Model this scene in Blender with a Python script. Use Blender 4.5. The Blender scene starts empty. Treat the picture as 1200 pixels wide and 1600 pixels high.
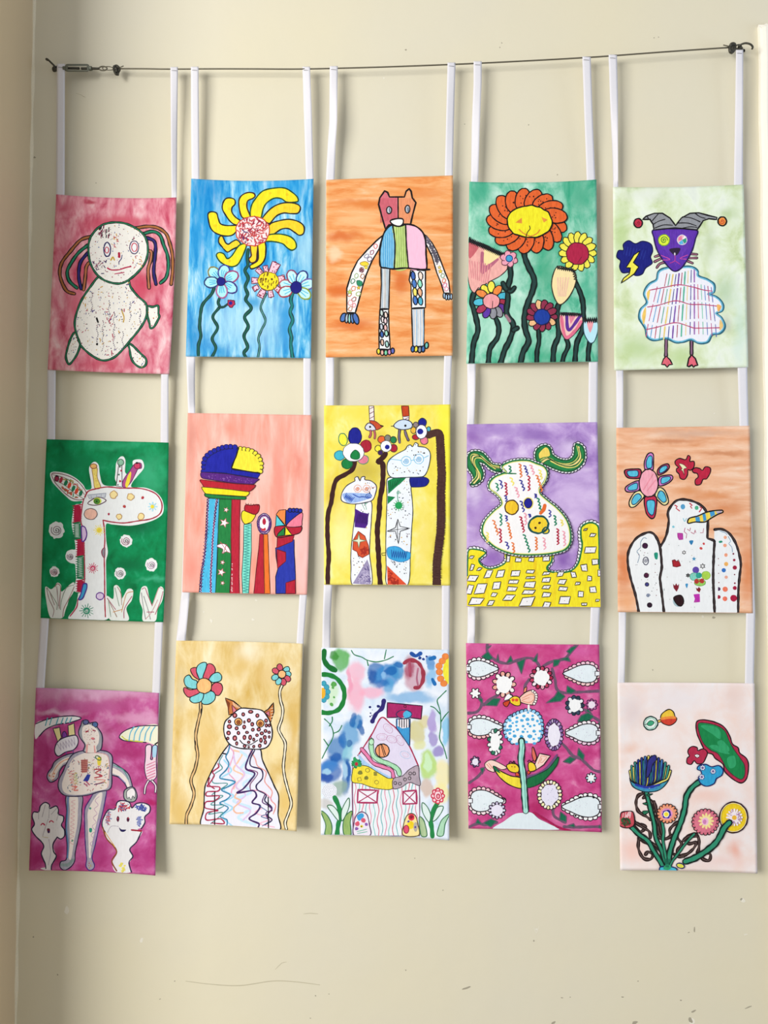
import bpy, bmesh, math, random
from mathutils import Vector, Matrix
from mathutils.geometry import delaunay_2d_cdt

C = bpy.context.scene
COL = C.collection

# ------------------------------------------------------------------ camera
EYE = Vector((0.0, -1.685, 1.45))          # eye height, wall plane is y = 0
FPX = 1150.0                                # focal length in pixels of the 1200x1600 frame
YAW, PITCH, ROLL = -0.0543, 0.0305, 0.0034
fwd = Vector((math.sin(YAW)*math.cos(PITCH), math.cos(YAW)*math.cos(PITCH), math.sin(PITCH)))
rgt0 = Vector((math.cos(YAW), -math.sin(YAW), 0))
up0 = rgt0.cross(fwd)
rgt = math.cos(ROLL)*rgt0 + math.sin(ROLL)*up0
upv = -math.sin(ROLL)*rgt0 + math.cos(ROLL)*up0
cam_d = bpy.data.cameras.new('camera')
cam = bpy.data.objects.new('camera', cam_d)
COL.objects.link(cam)
M = Matrix((rgt, upv, -fwd)).transposed().to_4x4()
M.translation = EYE
cam.matrix_world = M
cam_d.sensor_fit = 'VERTICAL'
cam_d.sensor_height = 36.0
cam_d.lens = FPX/1600*36.0
cam_d.clip_start = 0.02
C.camera = cam

# ------------------------------------------------------------------ light
C.view_settings.view_transform = 'Standard'
C.view_settings.look = 'None'
C.view_settings.gamma = 1
C.view_settings.use_curve_mapping = False
C.view_settings.exposure = 0.07
w = bpy.data.worlds.new('room_daylight'); C.world = w; w.use_nodes = True
w.node_tree.nodes['Background'].inputs[0].default_value = (0.97, 0.985, 1.0, 1)
w.node_tree.nodes['Background'].inputs[1].default_value = 0.43

def area(name, loc, target, sx, sy, power, col):
    l = bpy.data.lights.new(name, 'AREA'); l.shape = 'RECTANGLE'
    l.size, l.size_y, l.energy, l.color = sx, sy, power, col
    o = bpy.data.objects.new(name, l); COL.objects.link(o)
    o.location = loc
    o.rotation_euler = (Vector(target)-Vector(loc)).to_track_quat('-Z', 'Y').to_euler()
    return o
area('window_daylight', (-3.9, -4.0, 2.45), (0, 0, 1.35), 3.2, 2.3, 318, (1.0, 0.985, 0.965))
area('side_window_daylight', (2.3, -0.75, 1.85), (.9, 0, 1.8), 0.8, 0.8, 11, (0.62, 0.76, 1.0))

# ------------------------------------------------------------------ helpers
def back(px, py, d):
    """the point a distance d in front of the wall that the photo shows at pixel (px, py)"""
    r = fwd + rgt*((px-600)/FPX) - upv*((py-800)/FPX)
    t = (-d-EYE.y)/r.y
    return EYE + r*t

def lin(h):
    o = []
    for i in (0, 2, 4):
        c = int(h[i:i+2], 16)/255
        o.append(c/12.92 if c <= 0.04045 else ((c+0.055)/1.055)**2.4)
    return (o[0], o[1], o[2], 1)

def nt(m):
    m.use_nodes = True
    return m.node_tree.nodes, m.node_tree.links, m.node_tree.nodes['Principled BSDF']

MATS = {}
def ink(h):
    """felt pen or crayon of one colour, slightly uneven as a hand lays it down"""
    if h in MATS: return MATS[h]
    m = bpy.data.materials.new('pen_'+h); N, L, B = nt(m)
    tc = N.new('ShaderNodeTexCoord'); mp = N.new('ShaderNodeMapping'); mp.inputs['Scale'].default_value = (260, 260, 70)
    n = N.new('ShaderNodeTexNoise'); n.inputs['Scale'].default_value = 1.0; n.inputs['Detail'].default_value = 3
    r = N.new('ShaderNodeMapRange'); r.inputs[1].default_value = .3; r.inputs[2].default_value = .7
    r.inputs[3].default_value = -0.10; r.inputs[4].default_value = 0.10
    c = lin(h)
    mx = N.new('ShaderNodeMix'); mx.data_type = 'RGBA'
    mx.inputs[6].default_value = tuple(v*(.86 if sum(c[:3]) < 1.8 else .97) for v in c[:3])+(1,)
    mx.inputs[7].default_value = tuple(min(.9, v*(1.10 if sum(c[:3]) < 1.8 else 1.03)+0.004) for v in c[:3])+(1,)
    ad = N.new('ShaderNodeMath'); ad.operation = 'ADD'; ad.inputs[1].default_value = .55
    r.inputs[3].default_value = -.5; r.inputs[4].default_value = .5
    L.new(tc.outputs['Object'], mp.inputs['Vector']); L.new(mp.outputs[0], n.inputs['Vector'])
    L.new(n.outputs[0], r.inputs[0]); L.new(r.outputs[0], ad.inputs[0]); L.new(ad.outputs[0], mx.inputs[0])
    L.new(mx.outputs[2], B.inputs['Base Color'])
    B.inputs['Roughness'].default_value = .75
    B.inputs['Specular IOR Level'].default_value = .2
    MATS[h] = m
    return m

def plain(name, h, rough=.6, metal=0.0, bump=0.0, bscale=400, var=.12, spec=.4):
    m = bpy.data.materials.new(name); N, L, B = nt(m)
    c = lin(h)
    tc = N.new('ShaderNodeTexCoord')
    n = N.new('ShaderNodeTexNoise'); n.inputs['Scale'].default_value = bscale; n.inputs['Detail'].default_value = 4
    mx = N.new('ShaderNodeMix'); mx.data_type = 'RGBA'
    mx.inputs[6].default_value = tuple(v*(1-var) for v in c[:3])+(1,)
    mx.inputs[7].default_value = tuple(min(.92, v*(1+var)) for v in c[:3])+(1,)
    L.new(tc.outputs['Object'], n.inputs['Vector']); L.new(n.outputs[0], mx.inputs[0]); L.new(mx.outputs[2], B.inputs['Base Color'])
    B.inputs['Roughness'].default_value = rough; B.inputs['Metallic'].default_value = metal
    B.inputs['Specular IOR Level'].default_value = spec
    if bump:
        b = N.new('ShaderNodeBump'); b.inputs['Strength'].default_value = bump; b.inputs['Distance'].default_value = .002
        L.new(n.outputs[0], b.inputs['Height']); L.new(b.outputs[0], B.inputs['Normal'])
    return m

def wash(name, cols, scale=(6, 6), rot=0.0, blobs=(), det=8, dist=.35, seed=0, stops=None, wob=.05, keep=.78):
    """watercolour over paper: streaky ramp of pigments plus wet patches (x, y, rx, ry, colour, softness) in crop pixels/1000"""
    m = bpy.data.materials.new(name); N, L, B = nt(m)
    uv = N.new('ShaderNodeUVMap')
    mp = N.new('ShaderNodeMapping'); mp.inputs['Scale'].default_value = (scale[0]*1.7, scale[1]*1.5, 1)
    mp.inputs['Location'].default_value = (seed*3.1, seed*1.7, seed); mp.inputs['Rotation'].default_value = (0, 0, rot)
    n = N.new('ShaderNodeTexNoise'); n.inputs['Scale'].default_value = 1; n.inputs['Detail'].default_value = det
    n.inputs['Distortion'].default_value = dist; n.inputs['Roughness'].default_value = .6
    L.new(uv.outputs[0], mp.inputs['Vector']); L.new(mp.outputs[0], n.inputs['Vector'])
    cr = N.new('ShaderNodeValToRGB'); e = cr.color_ramp.elements
    k = len(cols)
    st = stops or [.3+.4*i/(k-1) for i in range(k)]
    e[0].position, e[0].color = st[0], lin(cols[0]); e[1].position, e[1].color = st[-1], lin(cols[-1])
    for i in range(1, k-1):
        q = e.new(st[i]); q.color = lin(cols[i])
    L.new(n.outputs[0], cr.inputs[0])
    out = cr.outputs[0]
    if blobs:
        n2 = N.new('ShaderNodeTexNoise'); n2.inputs['Scale'].default_value = 7; n2.inputs['Detail'].default_value = 5
        L.new(uv.outputs[0], n2.inputs['Vector'])
        sb = N.new('ShaderNodeVectorMath'); sb.operation = 'SUBTRACT'; sb.inputs[1].default_value = (.5, .5, .5)
        sc = N.new('ShaderNodeVectorMath'); sc.operation = 'SCALE'; sc.inputs['Scale'].default_value = wob*2
        ad = N.new('ShaderNodeVectorMath'); ad.operation = 'ADD'
        L.new(n2.outputs['Color'], sb.inputs[0]); L.new(sb.outputs[0], sc.inputs[0])
        L.new(uv.outputs[0], ad.inputs[0]); L.new(sc.outputs[0], ad.inputs[1])
        for (x, y, rx, ry, c, soft) in blobs:
            s1 = N.new('ShaderNodeVectorMath'); s1.operation = 'SUBTRACT'; s1.inputs[1].default_value = (x/1000, y/1000, 0)
            s2 = N.new('ShaderNodeVectorMath'); s2.operation = 'MULTIPLY'; s2.inputs[1].default_value = (1000/rx, 1000/ry, 0)
            ln = N.new('ShaderNodeVectorMath'); ln.operation = 'LENGTH'
            r = N.new('ShaderNodeMapRange'); r.interpolation_type = 'SMOOTHSTEP'
            r.inputs[1].default_value = 1-soft; r.inputs[2].default_value = 1+soft*.5
            r.inputs[3].default_value = .9; r.inputs[4].default_value = 0
            L.new(ad.outputs[0], s1.inputs[0]); L.new(s1.outputs[0], s2.inputs[0]); L.new(s2.outputs[0], ln.inputs[0])
            L.new(ln.outputs['Value'], r.inputs[0])
            mu = N.new('ShaderNodeMath'); mu.operation = 'MULTIPLY'
            r3 = N.new('ShaderNodeMapRange'); r3.inputs[1].default_value = .3; r3.inputs[2].default_value = .7
            r3.inputs[3].default_value = keep; r3.inputs[4].default_value = 1
            L.new(n.outputs[0], r3.inputs[0]); L.new(r.outputs[0], mu.inputs[0]); L.new(r3.outputs[0], mu.inputs[1])
            mx = N.new('ShaderNodeMix'); mx.data_type = 'RGBA'; mx.inputs[7].default_value = lin(c)
            L.new(mu.outputs[0], mx.inputs[0]); L.new(out, mx.inputs[6]); out = mx.outputs[2]
    L.new(out, B.inputs['Base Color'])
    nb = N.new('ShaderNodeTexNoise'); nb.inputs['Scale'].default_value = 3.5; nb.inputs['Detail'].default_value = 2
    bp = N.new('ShaderNodeBump'); bp.inputs['Strength'].default_value = .5; bp.inputs['Distance'].default_value = .004
    L.new(uv.outputs[0], nb.inputs['Vector']); L.new(nb.outputs[0], bp.inputs['Height']); L.new(bp.outputs[0], B.inputs['Normal'])
    B.inputs['Roughness'].default_value = .8; B.inputs['Specular IOR Level'].default_value = .15
    return m

def mesh_obj(name, verts, faces, mats, parent=None, midx=None, smooth=False, uvs=None):
    me = bpy.data.meshes.new(name)
    me.from_pydata([tuple(v) for v in verts], [], faces)
    for m in mats: me.materials.append(m)
    if midx: me.polygons.foreach_set('material_index', midx)
    if smooth: me.polygons.foreach_set('use_smooth', [True]*len(me.polygons))
    if uvs:
        ul = me.uv_layers.new(name='UVMap')
        for lp in me.loops: ul.data[lp.index].uv = uvs[lp.vertex_index]
    me.update()
    o = bpy.data.objects.new(name, me); COL.objects.link(o)
    if parent:
        o.parent = parent
        o.matrix_parent_inverse = Matrix.Translation(-parent.location)
    return o

def pts_of(s):
    return [tuple(float(c) for c in p.split(',')) for p in s.split()] if isinstance(s, str) else list(s)

def catmull(P, closed, step):
    """smooth curve through P, tangents limited so that uneven spacing never overshoots"""
    n = len(P); out = []
    T = []
    for i in range(n):
        a_, b_ = (P[(i-1) % n], P[(i+1) % n]) if closed else (P[max(i-1, 0)], P[min(i+1, n-1)])
        c = P[i]; l0 = math.hypot(c[0]-a_[0], c[1]-a_[1]); l1 = math.hypot(b_[0]-c[0], b_[1]-c[1])
        tx, ty = (b_[0]-a_[0])/2, (b_[1]-a_[1])/2; m = math.hypot(tx, ty); lim = min(l0 or l1, l1 or l0)*1.15
        k = lim/m if m > lim and m > 0 else 1
        T.append((tx*k, ty*k))
    for i in range(n if closed else n-1):
        j = (i+1) % n; p1, p2, t1, t2 = P[i], P[j], T[i], T[j]
        d = math.hypot(p2[0]-p1[0], p2[1]-p1[1]); k = max(1, min(40, int(math.ceil(d/step))))
        for q in range(k):
            t = q/k; a0 = 2*t**3-3*t*t+1; a1 = t**3-2*t*t+t; a2 = -2*t**3+3*t*t; a3 = t**3-t*t
            out.append(tuple(a0*p1[c]+a1*t1[c]+a2*p2[c]+a3*t2[c] for c in (0, 1)))
    if not closed: out.append(P[-1])
    return out

def dens(P, closed, step):
    out = []; n = len(P)
    for i in range(n if closed else n-1):
        a, b = P[i], P[(i+1) % n]; d = math.hypot(b[0]-a[0], b[1]-a[1]); k = max(1, int(math.ceil(d/step)))
        out += [(a[0]+(b[0]-a[0])*j/k, a[1]+(b[1]-a[1])*j/k) for j in range(k)]
    if not closed: out.append(P[-1])
    return out

def inside(x, y, P):
    r = False; n = len(P); j = n-1
    for i in range(n):
        xi, yi = P[i]; xj, yj = P[j]
        if (yi > y) != (yj > y) and x < (xj-xi)*(y-yi)/(yj-yi)+xi: r = not r
        j = i
    return r

class Art:
    """one painted sheet. All drawing is in pixels of an enlargement (origin x0, y0, scale s) of the sheet."""
    def __init__(a, label, x0, y0, s, corners, bows, bg, base=12., curl=(0, 0, 0, 0), belly=0., seed=1):
        a.x0, a.y0, a.s = x0, y0, s
        a.q = corners; a.bows = bows
        a.base, a.curl, a.belly = base+6, curl, belly*1.5
        a.ops = []; a.parts = []; a.rg = random.Random(seed); a.label = label; a.bg = bg
    # surface ------------------------------------------------------------
    def pos(a, u, v):
        q = a.q; t, b, l, r = a.bows
        x = (1-u)*(1-v)*q[0][0]+u*(1-v)*q[1][0]+u*v*q[2][0]+(1-u)*v*q[3][0]
        y = (1-u)*(1-v)*q[0][1]+u*(1-v)*q[1][1]+u*v*q[2][1]+(1-u)*v*q[3][1]
        k = 4*u*(1-u); kk = 4*v*(1-v)
        return x+(1-u)*l*kk+u*r*kk, y+(1-v)*t*k+v*b*k
    def uv(a, x, y):
        q = a.q; u, v = .5, .5
        for _ in range(6):
            px, py = a.pos(u, v)
            wx = (1-v)*(q[1][0]-q[0][0])+v*(q[2][0]-q[3][0]); hy = (1-u)*(q[3][1]-q[0][1])+u*(q[2][1]-q[1][1])
            u += (x-px)/wx; v += (y-py)/hy
        return u, v
    def depth(a, u, v):
        c = a.curl; U = min(1, max(0, u)); V = min(1, max(0, v))
        d = a.base+a.belly*math.sin(math.pi*U)*(.4+.6*V)
        d += c[0]*((1-U)*(1-V))**2.2+c[1]*(U*(1-V))**2.2+c[2]*(U*V)**2.2+c[3]*((1-U)*V)**2.2
        d += 1.3*math.sin(U*5.1+len(a.label))*math.sin(V*4.3+a.x0)
        return d/1000
    def wpos(a, X, Y, off):
        x, y = X/a.s+a.x0, Y/a.s+a.y0
        u, v = a.uv(x, y)
        if not (.0025 < u < .9975 and .002 < v < .998):
            u = min(.9975, max(.0025, u)); v = min(.998, max(.002, v)); x, y = a.pos(u, v)
        return back(x, y, a.depth(u, v)+off)
    # drawing ------------------------------------------------------------
    def part(a, name, label=None): a.parts.append([name, label, None]); return len(a.parts)-1
    def sub(a, name, label=None, of=None):
        if of is None:
            of = len(a.parts)-1
            while a.parts[of][2] is not None: of -= 1
        a.parts.append([name, label, of])
    def _add(a, col, V, Fc, P):
        xs = [p[0] for p in V]; ys = [p[1] for p in V]
        bb = (min(xs), min(ys), max(xs), max(ys)); lay = 0
        for o in a.ops:
            b = o[3]
            if o[4] >= lay and b[0] <= bb[2] and b[2] >= bb[0] and b[1] <= bb[3] and b[3] >= bb[1]: lay = o[4]+1
        a.ops.append((col, V, Fc, bb, lay, len(a.parts)-1))
    def F(a, col, pts, o=None, w=8, sm=1):
        P = pts_of(pts)
        Q = catmull(P, True, 9) if sm else dens(P, True, 24)
        R = [Q[0]]
        for p in Q[1:]:
            if math.hypot(p[0]-R[-1][0], p[1]-R[-1][1]) > .6: R.append(p)
        if math.hypot(R[0][0]-R[-1][0], R[0][1]-R[-1][1]) < .6: R.pop()
        G = 24; V = [Vector(p) for p in R]
        x0, x1 = min(p[0] for p in R), max(p[0] for p in R); y0, y1 = min(p[1] for p in R), max(p[1] for p in R)
        if x1-x0 > 30 or y1-y0 > 30:
            y = y0+G/2
            while y < y1:
                x = x0+G/2
                while x < x1:
                    if inside(x, y, R): V.append(Vector((x+.01*y % 1, y)))
                    x += G
                y += G
        n = len(R)
        res = delaunay_2d_cdt(V, [], [list(range(n))], 1, 1e-4)
        if res[2]: a._add(col, [tuple(v) for v in res[0]], [tuple(f) for f in res[2]], None)
        if o: a.L(o, P, w, 1, sm)
    def L(a, col, pts, w=8, closed=0, sm=1, var=.16):
        P = pts_of(pts)
        if len(P) < 2: return
        Q = catmull(P, bool(closed), 9) if sm else dens(P, bool(closed), 20)
        R = [Q[0]]
        for p in Q[1:]:
            if math.hypot(p[0]-R[-1][0], p[1]-R[-1][1]) > .8: R.append(p)
        if len(R) < 2: return
        V, Fc = [], []; n = len(R); ph = a.rg.random()*9
        for i, p in enumerate(R):
            if closed: q0, q1 = R[(i-1) % n], R[(i+1) % n]
            else: q0, q1 = R[max(i-1, 0)], R[min(i+1, n-1)]
            tx, ty = q1[0]-q0[0], q1[1]-q0[1]; l = math.hypot(tx, ty) or 1
            k = 1+var*math.sin(i*.55+ph)*math.sin(i*.23+2*ph)
            if w < 12: k += .06*(a.rg.random()-.5)
            h = w*.63*k; nx, ny = -ty/l*h, tx/l*h
            V += [(p[0]+nx, p[1]+ny), (p[0]-nx, p[1]-ny)]
        for i in range(n if closed else n-1):
            j = (i+1) % n; Fc.append((2*i, 2*i+1, 2*j+1, 2*j))
        if not closed:
            for idx, sg in ((0, 1), (n-1, -1)):
                c = R[idx]; ax, ay = V[2*idx]; bx, by = V[2*idx+1]; base = len(V)
                t0 = math.atan2(ay-c[1], ax-c[0]); h = math.hypot(ax-c[0], ay-c[1])
                mids = [(c[0]+h*math.cos(t0+sg*math.pi*k/4), c[1]+h*math.sin(t0+sg*math.pi*k/4)) for k in (1, 2, 3)]
                V += mids
                Fc.append((2*idx, base, base+1, base+2, 2*idx+1))
        a._add(col, V, Fc, None)
    def T(a, fill, pts, w=16, o='17131c', ow=5):
        a.L(o, pts, w+ow*1.6, 0, 1, .12); a.L(fill, pts, w-ow*.4, 0, 1, .12)
    def ell(a, x, y, rx, ry, rot=0, n=None, j=.03):
        n = n or max(8, min(30, int(max(rx, ry)*.35)+8)); c, s = math.cos(rot), math.sin(rot); o = []
        for i in range(n):
            t = 2*math.pi*i/n; k = 1+j*(a.rg.random()*2-1); ex, ey = rx*k*math.cos(t), ry*k*math.sin(t)
            o.append((x+ex*c-ey*s, y+ex*s+ey*c))
        return o
    def E(a, fill, x, y, rx, ry=None, o=None, w=7, rot=0, j=.03):
        P = a.ell(x, y, rx, ry or rx, rot, None, j)
        if fill: a.F(fill, P, o, w)
        elif o: a.L(o, P, w, 1)
    def D(a, col, s, r=None):
        """dots: x,y,r x,y,r ... in one colour"""
        V, Fc = [], []
        for p in pts_of(s):
            rr = p[2] if len(p) > 2 else r
            E_ = a.ell(p[0], p[1], rr, rr*(.8+.4*a.rg.random()), a.rg.random()*3, 8, .15); b = len(V); V += E_; Fc.append(tuple(range(b, b+8)))
        if V: a._add(col, V, Fc, None)
    def SP(a, cols, pts, n, r=4, dash=0):
        """n small marks scattered inside an outline"""
        P = catmull(pts_of(pts), True, 12); x0, x1 = min(p[0] for p in P), max(p[0] for p in P); y0, y1 = min(p[1] for p in P), max(p[1] for p in P)
        got = {c: [] for c in cols}; k = 0; tries = 0
        while k < n and tries < n*30:
            tries += 1; x, y = a.rg.uniform(x0, x1), a.rg.uniform(y0, y1)
            if inside(x, y, P) and inside(x+r*2, y, P) and inside(x-r*2, y, P):
                got[cols[k % len(cols)]].append((x, y, r*(.6+.8*a.rg.random()))); k += 1
        for c, l in got.items():
            if not l: continue
            if not dash: a.D(c, l)
            else:
                V, Fc = [], []
                for x, y, rr in l:
                    t = a.rg.random()*math.pi if dash == 1 else 1.5+.5*a.rg.random(); dx, dy = math.cos(t)*rr*2.4, math.sin(t)*rr*2.4; nx, ny = -math.sin(t)*rr*.7, math.cos(t)*rr*.7
                    b = len(V); V += [(x-dx+nx, y-dy+ny), (x+dx+nx, y+dy+ny), (x+dx-nx, y+dy-ny), (x-dx-nx, y-dy-ny)]; Fc.append((b, b+1, b+2, b+3))
                a._add(c, V, Fc, None)
    def PT(a, cx, cy, s, rl, rw, fills, o='17131c', w=6, jig=.05):
        """petals centred on the given points, pointing away from (cx, cy)"""
        for i, p in enumerate(pts_of(s)):
            a.E(fills[i % len(fills)], p[0], p[1], rl, rw, o, w, math.atan2(p[1]-cy, p[0]-cx), jig)
    def RP(a, cx, cy, R, Ry, n, rl, rw, fills, o='17131c', w=6, t0=0):
        a.PT(cx, cy, [(cx+R*math.cos(t0+2*math.pi*i/n), cy+Ry*math.sin(t0+2*math.pi*i/n)) for i in range(n)], rl, rw, fills, o, w)
    def SC(a, pts, r, fill, o='17131c', w=5, closed=0, step=1.6, mids=None):
        """row of small scallops along a path"""
        Q = dens(catmull(pts_of(pts), bool(closed), 6), False, 3); acc = 0; last = Q[0]; k = 0
        spots = [Q[0]]
        for q in Q[1:]:
            acc += math.hypot(q[0]-last[0], q[1]-last[1]); last = q
            if acc >= r*step: spots.append(q); acc = 0
        for x, y in spots:
            a.E(fill, x, y, r*(.9+.25*a.rg.random()), r, o, w)
            if mids: a.D(mids[k % len(mids)], [(x, y, r*.45)])
            k += 1
    def SQ(a, col, x, y, ln, ang=1.4, w=9, amp=16, n=4):
        """a column of little cups"""
        c, s = math.cos(ang), math.sin(ang); P = []
        for i in range(n):
            for k in range(5):
                t = (i+k/5)*ln/n; h = amp*math.sin(math.pi*k/5)
                P.append((x+c*t-s*h, y+s*t+c*h))
        P.append((x+c*ln, y+s*ln)); a.L(col, P, w)
    def SPI(a, col, x, y, r, turns=2.5, w=5, t0=0, sq=1):
        n = int(turns*12); a.L(col, [(x+r*i/n*math.cos(t0+i*math.pi/6), y+sq*r*i/n*math.sin(t0+i*math.pi/6)) for i in range(1, n+1)], w)
    def ZZ(a, col, p, q, amp, n, w=5, sm=0):
        dx, dy = q[0]-p[0], q[1]-p[1]; l = math.hypot(dx, dy); nx, ny = -dy/l, dx/l
        a.L(col, [(p[0]+dx*i/n+nx*amp*(1 if i % 2 else -1), p[1]+dy*i/n+ny*amp*(1 if i % 2 else -1)) for i in range(n+1)], w, 0, sm)
    def STAR(a, fill, x, y, r, o=None, w=4, n=5, k=.42, t0=-1.57):
        a.F(fill, [(x+(r if i % 2 == 0 else r*k)*math.cos(t0+math.pi*i/n), y+(r if i % 2 == 0 else r*k)*math.sin(t0+math.pi*i/n)) for i in range(2*n)], o, w, 0)
    # building -----------------------------------------------------------
    def build(a):
        root = bpy.data.objects.new('painting', None); COL.objects.link(root)
        root.empty_display_size = .05
        mx, my = a.pos(.5, 1); root.location = back(mx, my, a.depth(.5, 1))
        root['label'] = a.label; root['category'] = 'painting'; root['group'] = 'paintings hanging in five columns on the wall'
        NU, NV = 48, 66; V, uvs, Fc = [], [], []
        for j in range(NV+1):
            for i in range(NU+1):
                u, v = i/NU, j/NV; x, y = a.pos(u, v)
                V.append(back(x, y, a.depth(u, v))); uvs.append(((x-a.x0)*a.s/1000, (y-a.y0)*a.s/1000))
        n0 = len(V)
        for p in V[:n0]: q = p.copy(); q.y += .00028; V.append(q)
        uvs += uvs[:]
        W = NU+1; mi = []
        for j in range(NV):
            for i in range(NU):
                k = j*W+i; Fc.append((k, k+W, k+W+1, k+1)); mi.append(0)
                Fc.append((n0+k, n0+k+1, n0+k+W+1, n0+k+W)); mi.append(1)
        def rim(l):
            for p, q in zip(l, l[1:]): Fc.append((p, q, n0+q, n0+p)); mi.append(1)
        rim([i for i in range(W)]); rim([NV*W+i for i in range(W)][::-1]); rim([j*W for j in range(NV+1)][::-1]); rim([j*W+NU for j in range(NV+1)])
        sh = mesh_obj('paper_sheet', V, Fc, [a.bg, PAPER], root, mi, True, uvs)
        objs = []
        for pi, (name, label, of) in enumerate(a.parts):
            ops = [o for o in a.ops if o[5] == pi]
            if not ops:
                o = bpy.data.objects.new(name, None); COL.objects.link(o); o.empty_display_size = .02
                o.parent = root; o.matrix_parent_inverse = Matrix.Translation(-root.location)
                if label: o['label'] = label
                objs.append(o); continue
            V, Fc, mi, ms = [], [], [], []
            for col, v, f, bb, lay, _ in ops:
                if col not in ms: ms.append(col)
                b = len(V); off = 1.2e-4+lay*2.2e-5
                V += [a.wpos(x, y, off) for x, y in v]
                Fc += [tuple(b+i for i in q) for q in f]; mi += [ms.index(col)]*len(f)
            o = mesh_obj(name, V, Fc, [ink(c) for c in ms], root, mi, False)
            if label: o['label'] = label
            objs.append(o)
        for pi, (name, label, of) in enumerate(a.parts):
            if of is not None:
                objs[pi].parent = objs[of]; objs[pi].matrix_parent_inverse = Matrix.Identity(4)
        a.root = root
        return root

PAPER = plain('white_paper', 'e9e9ea', .8, var=.02, spec=.2)
K = '0d090e'; W = 'edeff0'
# ------------------------------------------------------------------ the room
def wall_mat(name, h1, h2, seed=0.0):
    m = bpy.data.materials.new(name); N, L, B = nt(m)
    tc = N.new('ShaderNodeTexCoord'); n = N.new('ShaderNodeTexNoise'); n.inputs['Scale'].default_value = 1.6; n.inputs['Detail'].default_value = 5
    mx = N.new('ShaderNodeMix'); mx.data_type = 'RGBA'; mx.inputs[6].default_value = lin(h1); mx.inputs[7].default_value = lin(h2)
    r = N.new('ShaderNodeMapRange'); r.inputs[1].default_value = .35; r.inputs[2].default_value = .65
    L.new(tc.outputs['Object'], n.inputs['Vector']); L.new(n.outputs[0], r.inputs[0]); L.new(r.outputs[0], mx.inputs[0]); L.new(mx.outputs[2], B.inputs['Base Color'])
    n2 = N.new('ShaderNodeTexNoise'); n2.inputs['Scale'].default_value = 9; n2.inputs['Detail'].default_value = 8; n2.inputs['Roughness'].default_value = .55
    b = N.new('ShaderNodeBump'); b.inputs['Strength'].default_value = .35; b.inputs['Distance'].default_value = .004
    L.new(tc.outputs['Object'], n2.inputs['Vector']); L.new(n2.outputs[0], b.inputs['Height']); L.new(b.outputs[0], B.inputs['Normal'])
    B.inputs['Roughness'].default_value = .45; B.inputs['Specular IOR Level'].default_value = .35
    return m
CREAM = wall_mat('cream_gloss_paint', 'ddd5ba', 'd9d3bf')
CHIPW = plain('bare_plaster', 'e6e1d2', .8); CHIPD = plain('chipped_paint_edge', 'a29b88', .8); SCR = plain('scuff', 'bab298', .8)
XC = back(38, 830, 0).x                      # where the two walls meet
def box(x0, x1, y0, y1, z0, z1):
    v = [(x, y, z) for x in (x0, x1) for y in (y0, y1) for z in (z0, z1)]
    return v, [(0, 1, 3, 2), (4, 6, 7, 5), (0, 4, 5, 1), (2, 3, 7, 6), (0, 2, 6, 4), (1, 5, 7, 3)]
XR = 1.42
v, f = box(XC-.3, XR, 0, .12, 0, 3.0); mi = [0]*6
rg = random.Random(5)
def mark(px, py, rx, ry, mat, rot=0, n=9):
    """worn spot on the wall"""
    b = len(v); off = .0001+len(f)*4e-6
    for i in range(n):
        t = 2*math.pi*i/n; k = rg.uniform(.6, 1.15); ex, ey = rx*k*math.cos(t), ry*k*math.sin(t)
        v.append(tuple(back(px+ex*math.cos(rot)-ey*math.sin(rot), py+ex*math.sin(rot)+ey*math.cos(rot), off)))
    f.append(tuple(range(b, b+n))); mi.append(mat)
def scratch(P, w, mat):
    P = catmull(P, False, 8); b = len(v)
    for i, p in enumerate(P):
        q0, q1 = P[max(0, i-1)], P[min(len(P)-1, i+1)]; tx, ty = q1[0]-q0[0], q1[1]-q0[1]; l = math.hypot(tx, ty) or 1
        h = w/2*(.5+.5*math.sin(math.pi*i/(len(P)-1))+.1*rg.random())
        v.append(tuple(back(p[0]-ty/l*h, p[1]+tx/l*h, .0002))); v.append(tuple(back(p[0]+ty/l*h, p[1]-tx/l*h, .0002)))
    for i in range(len(P)-1): f.append((b+2*i, b+2*i+1, b+2*i+3, b+2*i+2)); mi.append(mat)
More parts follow.
